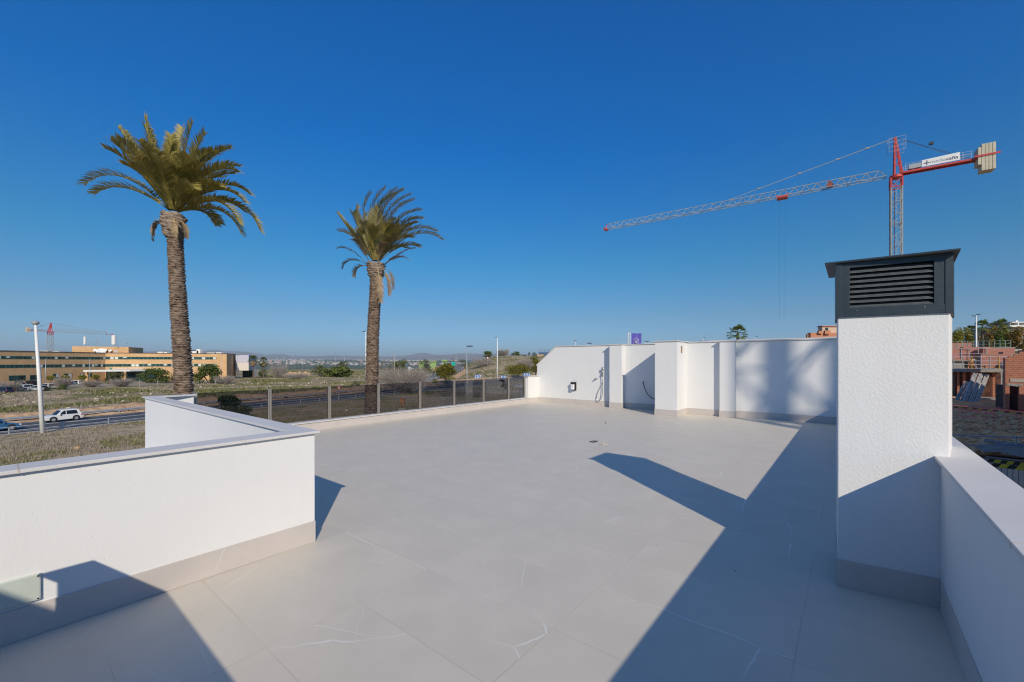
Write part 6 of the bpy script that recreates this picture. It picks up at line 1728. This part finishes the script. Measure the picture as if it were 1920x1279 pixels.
def site_house_mid():
    X = 78.0; ya, Da = plane_y(1795, X); yb, Db = plane_y(1883, X)
    r = thing('unfinished_house', 'unfinished house with a bare concrete slab roof and brick walls behind leaning metal panels', 'building', (0, 0, 0), YAW)
    zs = zat(691.5, 52)
    b = MB(); b.box(X - 1.2, X + 9, yb, ya + 0.6, zs - 0.42, zs); b.build('roof_slab', M['conc'], r)
    b = MB()
    segs = [(1795, 1799), (1805.5, 1811), (1820, 1838), (1861, 1866)]
    ys = [(plane_y(p1, X)[0], plane_y(p0, X)[0]) for p0, p1 in segs]
    for y0, y1 in ys: b.box(X, X + 0.25, y0, y1, SZ - 0.5, zs - 0.425)
    zl = zat(695.5, 52)
    b.box(X + 0.003, X + 0.24, ys[1][1] + 0.002, ys[0][0] - 0.002, zl, zs - 0.43); b.box(X + 0.003, X + 0.24, ys[2][1] + 0.002, ys[1][0] - 0.002, zl, zs - 0.43)
    b.build('wall', M['brick_red'], r)
    b = MB(); y0, _ = plane_y(1879, X); y1, _ = plane_y(1876.5, X); b.box(X - 1.0, X - 0.7, y0, y1, SZ - 0.4, zs - 0.425); b.build('column', M['conc'], r)
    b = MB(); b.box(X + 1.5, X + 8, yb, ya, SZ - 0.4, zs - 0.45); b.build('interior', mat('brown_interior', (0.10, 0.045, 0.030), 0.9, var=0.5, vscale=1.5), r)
    b = MB(); yc, _ = plane_y(1843, X - 2.6); yd, _ = plane_y(1887, X - 2.6); b.box(X - 2.6, X - 0.2, yd, yc, zat(752.5, 50), zat(747.5, 50)); b.build('porch_slab', M['conc'], r)
    return zs, ya, yb, X
zs_, ya_, yb_, Xm = site_house_mid()
def site_house_back(label, X, px0, px1, ytop, ybot_roof, D):
    y1, D1 = plane_y(px0, X); y0, _ = plane_y(px1, X); r = thing('unfinished_house', label, 'building', (0, 0, 0), YAW)
    b = MB(); b.box(X, X + 9, y0, y1, SZ - 0.5, zat(ybot_roof, D1)); b.build('wall', M['conc'], r)
    b = MB(); b.box(X - 0.4, X + 9.2, y0 - 0.2, y1 + 0.3, zat(ybot_roof, D1) + 0.003, zat(ytop, D1)); b.build('roof_slab', mat('pale_slab', (0.45, 0.42, 0.36), 0.9, var=0.1, vscale=1), r)
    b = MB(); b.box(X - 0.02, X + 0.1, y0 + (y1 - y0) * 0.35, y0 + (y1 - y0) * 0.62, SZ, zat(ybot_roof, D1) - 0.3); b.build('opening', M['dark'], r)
    return y0, y1, zat(ytop, D1)
site_house_back('unfinished concrete house behind the slab roof with dark openings under its deck', 92, 1783, 1852, 673, 676, 60)
site_house_back('pale concrete deck farthest back under the row of trees', 112, 1783, 1912, 656, 660, 72)
wrap = mat('shiny_wrap', (0.62, 0.52, 0.50), 0.3)
def pallet(label, px0, px1, y0, y1, D, wrapm=False):
    k = D / F_PX; c = spot((px0 + px1) / 2, y1, D); w = (px1 - px0) * k; h = (y1 - y0) * k
    r = thing('brick_pallet', label, 'brick pallet', c, YAW - R(90) + R(12), 'pallets of bricks on the building site')
    b = MB(); b.box(-w / 2, w / 2, -0.5, 0.5, 0.11, h); b.build('bricks', M['pallet_brick'], r)
    b = MB()
    for i in range(3): b.box(-w / 2, w / 2, -0.5 + i * 0.42, -0.4 + i * 0.42, 0.0, 0.105)
    b.build('pallet_base', mat('pallet_wood', (0.38, 0.20, 0.08), 0.9), r)
    if wrapm: b = MB(); b.box(-w / 2 - 0.02, w / 2 + 0.02, -0.52, 0.52, h + 0.002, h + 0.06); b.build('wrap', wrap, r)
pallet('large pallet of pink bricks on the slab roof, just left of the yellow post', 1842, 1878, 664, 690, 50)
pallet('pallet of pink bricks on the slab roof right of the yellow post', 1878.5, 1889, 660, 690, 52)
pallet('tall pallet of pink bricks on the deck behind the red trestle', 1810, 1846, 651, 673, 60)
pallet('pallet of pink bricks next to the chimney shaft', 1786, 1811, 653, 676, 60)
pallet('highest pallet of pink bricks at the back, nearest to the chimney', 1786, 1814, 643, 655, 72)
pallet('pallet of bricks with shiny torn wrapping in front of the trees', 1848, 1890, 653, 664, 58, True)
def big_bag():
    c = spot(1883, 684, 49); b = MB(); b.ball((0, 0, 0.42), 0.36, 0.36, 0.46, 14, 10, 0.12); o = b.build('bulk_bag', mat('pale_bag', (0.55, 0.50, 0.46), 0.8), None, smooth=True); o.location = (c.x, c.y, zs_ + 0.0); tag(o, 'pale bulk bag on the slab roof beside the near brick house', 'bag')
big_bag()
yel = mat('yellow_post', (0.62, 0.33, 0.02), 0.5); orn = mat('orange_trestle', (0.62, 0.20, 0.06), 0.6)
def railing(label, px0, px1, D0, D1, zb, hh, n, m_, rails=(0.5, 1.0), alt=None):
    r = thing('site_railing', label, 'railing'); P = []
    for i in range(n):
        t = i / (n - 1); D = D0 + (D1 - D0) * t; px = px0 + (px1 - px0) * t; q = spot(px, 678, D); P.append(Vector((q.x, q.y, zb)))
    for i, p in enumerate(P):
        b = MB(); b.bar(p, p + Vector((0, 0, hh)), 0.06); b.build('post', alt if (alt and i % 3 == 2) else m_, r)
    b = MB()
    for f in rails: b.bar(P[0] + Vector((0, 0, hh * f)), P[-1] + Vector((0, 0, hh * f)), 0.045)
    b.build('rail', m_, r)
railing('grey safety railing with yellow posts round the slab roof', 1788, 1890, 50, 48, zs_ + 0.01, 1.55, 7, M['galv'], (0.35, 0.62, 0.93), yel)
gs = mat('green_steel', (0.22, 0.33, 0.28), 0.5)
railing('pale green steel railing below the row of trees', 1784, 1895, 70, 66, zat(656, 68), 1.45, 12, gs, (0.3, 0.62, 0.97))
railing('grey handrail on the deck behind the red trestle', 1786, 1850, 60, 58, zat(673, 60), 1.5, 5, M['galv'], (0.5, 0.95))
def trestle():
    c = spot(1821, 690, 50); r = thing('trestle', 'orange folding trestle standing on the slab roof', 'trestle', (c.x, c.y, zs_))
    for a, e in (((-0.45, 0, 0), (0.05, 0, 1.2)), ((0.5, 0, 0), (0.0, 0, 1.25)), ((0.0, .3, 0), (0, .3, 1.25))):
        b = MB(); b.bar(a, e, 0.07); b.build('leg', orn, r)
    b = MB(); b.bar((-0.3, 0, 0.4), (0.35, 0, 0.4), 0.05); b.build('brace', orn, r)
trestle()
alu = mat('formwork_alu', (0.42, 0.41, 0.40), 0.5, var=0.15, vscale=4)
def formwork(label, bx, by, tx, ty, wpx, D0, D1):
    a, e = spot(bx, by, D0), spot(tx, ty, D1); a.z = max(a.z, SZ + 0.02); k = D0 / F_PX; w = Vector((wpx * k, 0.12, -0.06)); d = e - a; n = d.cross(w).normalized()
    r = thing('formwork_panel', label, 'formwork panel', a, 0, 'metal formwork panels leaning against the unfinished house')
    b = MB()
    for t in (0.0, 0.34, 0.68, 1.0): b.bar(d * t, d * t + w, 0.10, 0.07)
    for s_ in (0.04, 0.96): b.bar(w * s_, w * s_ + d, 0.10, 0.08)
    b.build('frame', alu, r)
    b = MB()
    for s_ in (0.28, 0.5, 0.72): b.bar(w * s_ + n * 0.03, w * s_ + d + n * 0.03, wpx * k * 0.16, 0.03)
    b.build('planks', alu, r)
for i, lb in enumerate(('leftmost metal formwork panel of the lower leaning row', 'second metal formwork panel from the left of the lower leaning row', 'third metal formwork panel from the left of the lower leaning row', 'rightmost metal formwork panel of the lower leaning row')): formwork(lb, 1790 + 9.6 * i, 750 + 2.4 * i, 1809.5 + 8.4 * i, 715.5 + 1.0 * i, 8.8, 50.0 - 0.5 * i, 52.0 - 0.3 * i)
for i, lb in enumerate(('leftmost metal formwork panel of the taller rear row', 'middle metal formwork panel of the taller rear row', 'rightmost metal formwork panel of the taller rear row')): formwork(lb, 1805 + 11 * i, 752 + 2.5 * i, 1825.5 + 11 * i, 699.5 + 1.4 * i, 9.2, 48.6, 50.6)
ty = mat('yellow_tape', (0.55, 0.40, 0.02), 0.5)
def hazard_tape(name, label, P, w, seg, parent=None):
    """black and yellow striped tape along a polyline"""
    b = MB(); acc = 0
    for a, e in zip(P, P[1:]):
        L = (e - a).length; n = max(1, int(L / seg)); u = (e - a) / n
        for i in range(n):
            b.mi = (acc + i) % 2; s_ = Vector((0, 0, w)); q = a + u * i; sh = u * 0.45
            b.quad(q, q + u, q + u + s_ + sh, q + s_ + sh)
        acc += n
    o = b.build(name, [M['black'], ty], parent)
    return tag(o, label, 'tape') if label else o
hazard_tape('hazard_tape', 'long thin black and yellow tape strung across the site below the leaning panels', [spot(1786, 764, 39), spot(1840, 769, 37), spot(1880, 773, 35.5), spot(1925, 778, 34)], 0.11, 0.34)
def barrier():
    r = thing('site_barrier', 'barrier with two rows of black and yellow tape on thin bars', 'barrier', (0, 0, 0))
    a, e = spot(1850, 866, 16.5), spot(1935, 876, 15.6)
    hazard_tape('upper_tape', None, [a, e], 0.13, 0.15, r); a2, e2 = spot(1856, 874.5, 16.3), spot(1935, 884.5, 15.5); hazard_tape('lower_tape', None, [a2, e2], 0.15, 0.18, r)
    for i in range(9):
        t = i / 8; p = a.lerp(e, t) + Vector((0, 0.05, 0)); b = MB(); b.tube([(p.x, p.y, SZ), (p.x, p.y, p.z + 0.1)], 0.014, 6); b.build('bar', M['greyprint'], r)
    b = MB(); b.bar(a + Vector((0, .03, .2)), e + Vector((0, .03, .2)), 0.03); b.build('rail', M['greyprint'], r)
barrier()
def rope_line():
    r = thing('rope_barrier', 'pair of blue ropes on a grey post in front of the rubble heap', 'barrier', (0, 0, 0)); br = mat('blue_rope', (0.07, 0.20, 0.42), 0.6)
    for ya, yb in ((815, 821), (832, 835)):
        b = MB(); b.tube([spot(1770, ya - 1, 22.5), spot(1820, ya + 3, 21.8), spot(1905, yb - 1, 20.8), spot(1935, yb, 20.4)], 0.022, 6); b.build('rope', br, r)
    p = spot(1906.5, 858, 20.8); b = MB(); b.bar((p.x, p.y, SZ), spot(1904.5, 817, 20.8), 0.05); b.build('post', M['galv'], r)
rope_line()
board_m = mat('site_board', (0.26, 0.19, 0.16), 0.8, var=0.3, vscale=3)
for i, (px, py, w, d, rz, lb) in enumerate(((1893, 842, 2.2, 1.1, -0.5, 'pale board lying on the rubble behind the blue ropes'), (1915, 850, 1.8, 1.0, 0.4, 'brown board lying at the right edge behind the blue ropes'), (1885, 832, 1.5, 0.7, -0.9, 'narrow board on the rubble heap between the blue ropes'))):
    D = (EYE - SZ - 0.5) * F_PX / (py - HOR); p = spot(px, py, D); b = MB(); b.box(-w / 2, w / 2, -d / 2, d / 2, 0, 0.03)
    o = b.build('loose_board', board_m, None); o.location = p; o.rotation_euler = (R(8), R(-6 + 5 * i), rz); tag(o, lb, 'board')
# site ground
def site_patch(name, tx0, tx1, ty0, ty1, m_, dz, amp, n=60, kind='structure'):
    V = []; F = []
    for i in range(n + 1):
        for j in range(n + 1):
            x = tx0 + (tx1 - tx0) * i / n; y = ty0 + (ty1 - ty0) * j / n; e = min(1, 8 * min(i, n - i, j, n - j) / n)
            w = T(x, y); V.append((w.x, w.y, ground(w.x, w.y) + dz + amp * e * (mnoise.noise((x * 0.6, y * 0.6, 2)) + 0.5 * mnoise.noise((x * 1.9, y * 1.9, 5)) + 0.35)))
    for i in range(n):
        for j in range(n): k = i * (n + 1) + j; F.append((k, k + n + 1, k + n + 2, k + 1))
    return tag(fast_mesh(name, V, F, m_, smooth=True), kind=kind)
M['rubble'] = mat('brown_rubble', (0.58, 0.20, 0.075), 0.95, col2=(0.90, 0.44, 0.19), vscale=2.2, bump=0.6, bscale=5, detail=8)
M['redmesh'] = mat('red_site_soil', (0.72, 0.12, 0.07), 0.95, col2=(0.85, 0.24, 0.14), vscale=2.5, bump=0.5, bscale=8, detail=8)
M['street_asphalt'] = mat('street_asphalt', (0.58, 0.32, 0.20), 0.9, var=0.15, vscale=0.8, bump=0.2, bscale=60)
site_patch('street', 4, 33.0, -13.5, -1.0, M['street_asphalt'], 0.03, 0.0, 24)
site_patch('rubble_ground', 31.5, 50, -14, -2, M['rubble'], 0.10, 0.35, 70)
site_patch('site_soil', 45, 65, -16, -2, M['redmesh'], 0.12, 0.22, 50)
site_patch('site_dirt', 64, 88, -18, -2, M['rubble'], 0.10, 0.22, 50)
# M['redmesh'], 0.12, 0.22, 50)
def rub_region():
    x = random.uniform(31.5, 56); y = random.uniform(-13, -3); w = T(x, y); return w.x, w.y, True
g0_ = ground
ground = lambda x, y: g0_(x, y) + 0.22
stones('rubble_stones', 3200, rub_region, 0.05, 0.30, leaf_mat('rubble_stone', (0.60, 0.24, 0.09), (0.92, 0.58, 0.32), trans=0.0, rough=0.95))
ground = g0_
# trees and palms behind the site
treepx('yellow-green tree right beside the chimney shaft', 1797, 622, 50, 84, 'leaf_yellow', 3000, 0.5)
treepx('small yellow tree right of the first yellow-green tree', 1812, 620, 32, 86, 'leaf_yellow', 2200, 0.5)
treepx('brown autumn tree between the two larger fan palms', 1856, 616, 48, 84, 'leaf_autumn', 3400, 0.5)
treepx('olive and yellow tree right of the brown autumn tree', 1888, 613, 50, 85, 'leaf_yellow', 3400, 0.5)
treepx('brown and green autumn tree at the right edge of the photo', 1912, 611, 50, 82, 'leaf_autumn', 3400, 0.5)
treepx('low dark green tree under the right fan palm', 1874, 622, 42, 80, 'leaf_green', 2600, 0.45)
fan_palm('dark fan palm between the yellow tree and the double lamp post', gp(1821, 90), spot(1821, 622, 90).z - gp(1821, 90).z, 1.5, dead=False)
fan_palm('tall fan palm right of the double lamp post', gp(1842, 82), spot(1842, 614, 82).z - gp(1842, 82).z, 1.6, dead=False)
fan_palm('dark fan palm in front of the white modern villa', gp(1877, 84), spot(1877, 612, 84).z - gp(1877, 84).z, 1.6, dead=False)
def villa():
    D = 125; k = D / F_PX; c = spot(1903, 612, D); r = thing('villa', 'white modern villa with an open roof frame above the trees at the right edge', 'building', (c.x, c.y, ground(c.x, c.y))); z = c.z - ground(c.x, c.y)
    b = MB(); b.box(-14 * k, 60 * k, 0, 10, -1, z - 1.5 * k); b.build('lower_wall', mat('grey_wall', (0.22, 0.23, 0.25), 0.8), r)
    b = MB(); b.box(-17 * k, 60 * k, -1, 8, z - 1.49 * k, z + 1.5 * k); b.box(6 * k, 40 * k, 1, 8, z + 1.51 * k, z + 6 * k); b.build('upper_wall', M['white_paint'], r)
    b = MB(); b.box(-17 * k, 60 * k, -1, 8, z + 6.5 * k, z + 8 * k); b.box(-17 * k, -15.5 * k, -1, -0.5, z + 1.51 * k, z + 6.49 * k); b.box(-2 * k, 0, -1, -0.5, z + 1.51 * k, z + 6.49 * k); b.build('roof_frame', M['white_paint'], r)
    b = MB(); b.box(2 * k, 6 * k, 0, 1.5, z + 1.52 * k, z + 11 * k); b.build('chimney', M['plaster'], r)
    b = MB(); b.box(8 * k, 12 * k, 0.9, 0.99, z + 2 * k, z + 5 * k); b.build('window', M['win_glass'], r)
villa()
# houses across the street behind the right edge: they shade the building site
row = thing('terraced_house', 'row house across the street outside the right edge of the photo', 'building', (0, 0, 0), YAW)
b = MB(); b.box(2, 54, -24, -14.2, SZ - 1, 4.6); b.build('wall', M['brick_red'], row)
b = MB(); b.box(1.7, 54.3, -24.3, -13.9, 4.603, 4.9); b.build('roof', M['conc'], row)

# ------------------------------------------------------------------ far town, lake, mountains
def town():
    V = []; F = []; MI = []
    fs = np.array([(4, 5, 6, 7), (0, 1, 5, 4), (1, 2, 6, 5), (2, 3, 7, 6), (3, 0, 4, 7)])
    for i in range(1000):
        px = random.uniform(462, 765) if random.random() < 0.8 else random.uniform(765, 870)
        D = random.uniform(5200, 9000); x = (px - 960) / F_PX * D
        if mnoise.noise((x * 0.0011, D * 0.0008, 4)) < -0.12: continue
        w = random.uniform(14, 46); d = random.uniform(12, 30); h = random.uniform(6, 17) * (1.5 if random.random() < 0.12 else 1)
        g_ = ground(x, D) - 4
        n = len(V) * 8
        V.append(np.array([(x, D, g_), (x + w, D, g_), (x + w, D + d, g_), (x, D + d, g_), (x, D, g_ + h + 4), (x + w, D, g_ + h + 4), (x + w, D + d, g_ + h + 4), (x, D + d, g_ + h + 4)]))
        F.append(fs + n); MI += [random.choice((0, 0, 0, 1, 2))] * 5
    ms = [mat('town_white', (0.46, 0.42, 0.37), 0.9), mat('town_sand', (0.36, 0.28, 0.21), 0.9), mat('town_terracotta', (0.42, 0.22, 0.15), 0.9)]
    tag(fast_mesh('distant_town', np.concatenate(V), np.concatenate(F), ms, midx=MI), kind='stuff')
    V = []; F = []
    for i in range(2600):
        px = random.uniform(455, 900); D = random.uniform(3700, 8500); x = (px - 960) / F_PX * D; g_ = ground(x, D)
        s_ = random.uniform(8, 26); hh = random.uniform(5, 11); n = len(V) * 5
        V.append(np.array([(x - s_, D, g_ - 2), (x + s_, D, g_ - 2), (x + s_ * 0.6, D, g_ + hh), (x - s_ * 0.6, D, g_ + hh), (x, D + s_, g_ + hh * .8)])); F.append(np.array([(0, 1, 2, 3), (3, 2, 4, 4)]) + n)
    F = np.concatenate(F); F = F[::2]
    tag(fast_mesh('distant_groves', np.concatenate(V), F, M['leaf_dark']), kind='stuff')
town()
def lake():
    pts = []
    for px, D in ((652, 3900), (690, 3900), (694, 4500), (655, 4500)): x = (px - 960) / F_PX * D; pts.append((x, D, ground(x, 3900) + 3))
    b = MB(); b.quad(*pts); tag(b.build('lake', mat('lake_water', (0.05, 0.16, 0.30), 0.1), None), kind='structure')
lake()
def mountains(name, prof, D, depth, seed):
    V = []; F = []; rows = 16; px0, px1 = prof[0][0], prof[-1][0]; n = 260
    xs = [p[0] for p in prof]; ys = [p[1] for p in prof]
    for j in range(rows + 1):
        t = j / rows; DD = D - depth * (1 - t)
        for i in range(n + 1):
            px = px0 + (px1 - px0) * i / n; zt = EYE + (HOR - np.interp(px, xs, ys)) / F_PX * D
            x = (px - 960) / F_PX * D; rid = mnoise.noise((x * 0.0009 + seed, DD * 0.0004, seed)) + 0.5 * mnoise.noise((x * 0.003, DD * 0.001, seed))
            z = -20 + (zt + 20) * (t ** 1.3) + rid * zt * 0.22 * math.sin(math.pi * min(1, t * 1.02)) + (0.05 * zt * mnoise.noise((x * 0.002, seed, 1)) if t == 1 else 0)
            V.append((x, DD, z))
    for j in range(rows):
        for i in range(n): k = j * (n + 1) + i; F.append((k, k + 1, k + n + 2, k + n + 1))
    tag(fast_mesh(name, V, F, mat(name + '_slope', (0.17, 0.13, 0.10), 0.95, col2=(0.26, 0.20, 0.155), vscale=0.0012), smooth=True), kind='structure')
mountains('hills', [(150, 668), (200, 666), (243, 662), (268, 659), (290, 660), (300, 657.5), (325, 658.5), (352, 660), (392, 657), (405, 656.5), (418, 658), (440, 658.5), (462, 660), (482, 663), (500, 665.5), (512, 664.5), (520, 665.5), (531, 664.5), (545, 667), (600, 668), (625, 666.5), (690, 668), (730, 668.5), (790, 667), (815, 666), (838, 665.5), (856, 663.5), (880, 663), (905, 663.5), (930, 663), (960, 664), (1010, 665), (1080, 668)], 15500, 4500, 3.3)
mountains('far_hills', [(690, 670), (745, 668), (772, 665), (783, 662.6), (795, 662), (806, 663), (816, 666), (840, 669), (900, 670)], 17500, 2500, 8.1)

# ------------------------------------------------------------------ air
def haze():
    b = MB(); b.box(-24000, 24000, -2000, 21000, -76.0, 470.0); o = b.build('haze', [], None)
    m = bpy.data.materials.new('haze_air'); m.use_nodes = True; nt = m.node_tree; nt.nodes.clear()
    out = N(nt, 'ShaderNodeOutputMaterial'); v = N(nt, 'ShaderNodeVolumePrincipled'); v.inputs['Density'].default_value = HAZE; v.inputs['Color'].default_value = (0.80, 0.93, 1.0, 1); v.inputs['Anisotropy'].default_value = 0.1
    nt.links.new(v.outputs[0], out.inputs['Volume']); o.data.materials.append(m); tag(o, kind='stuff')
    o.display_type = 'WIRE'
HAZE = 7e-5
haze()
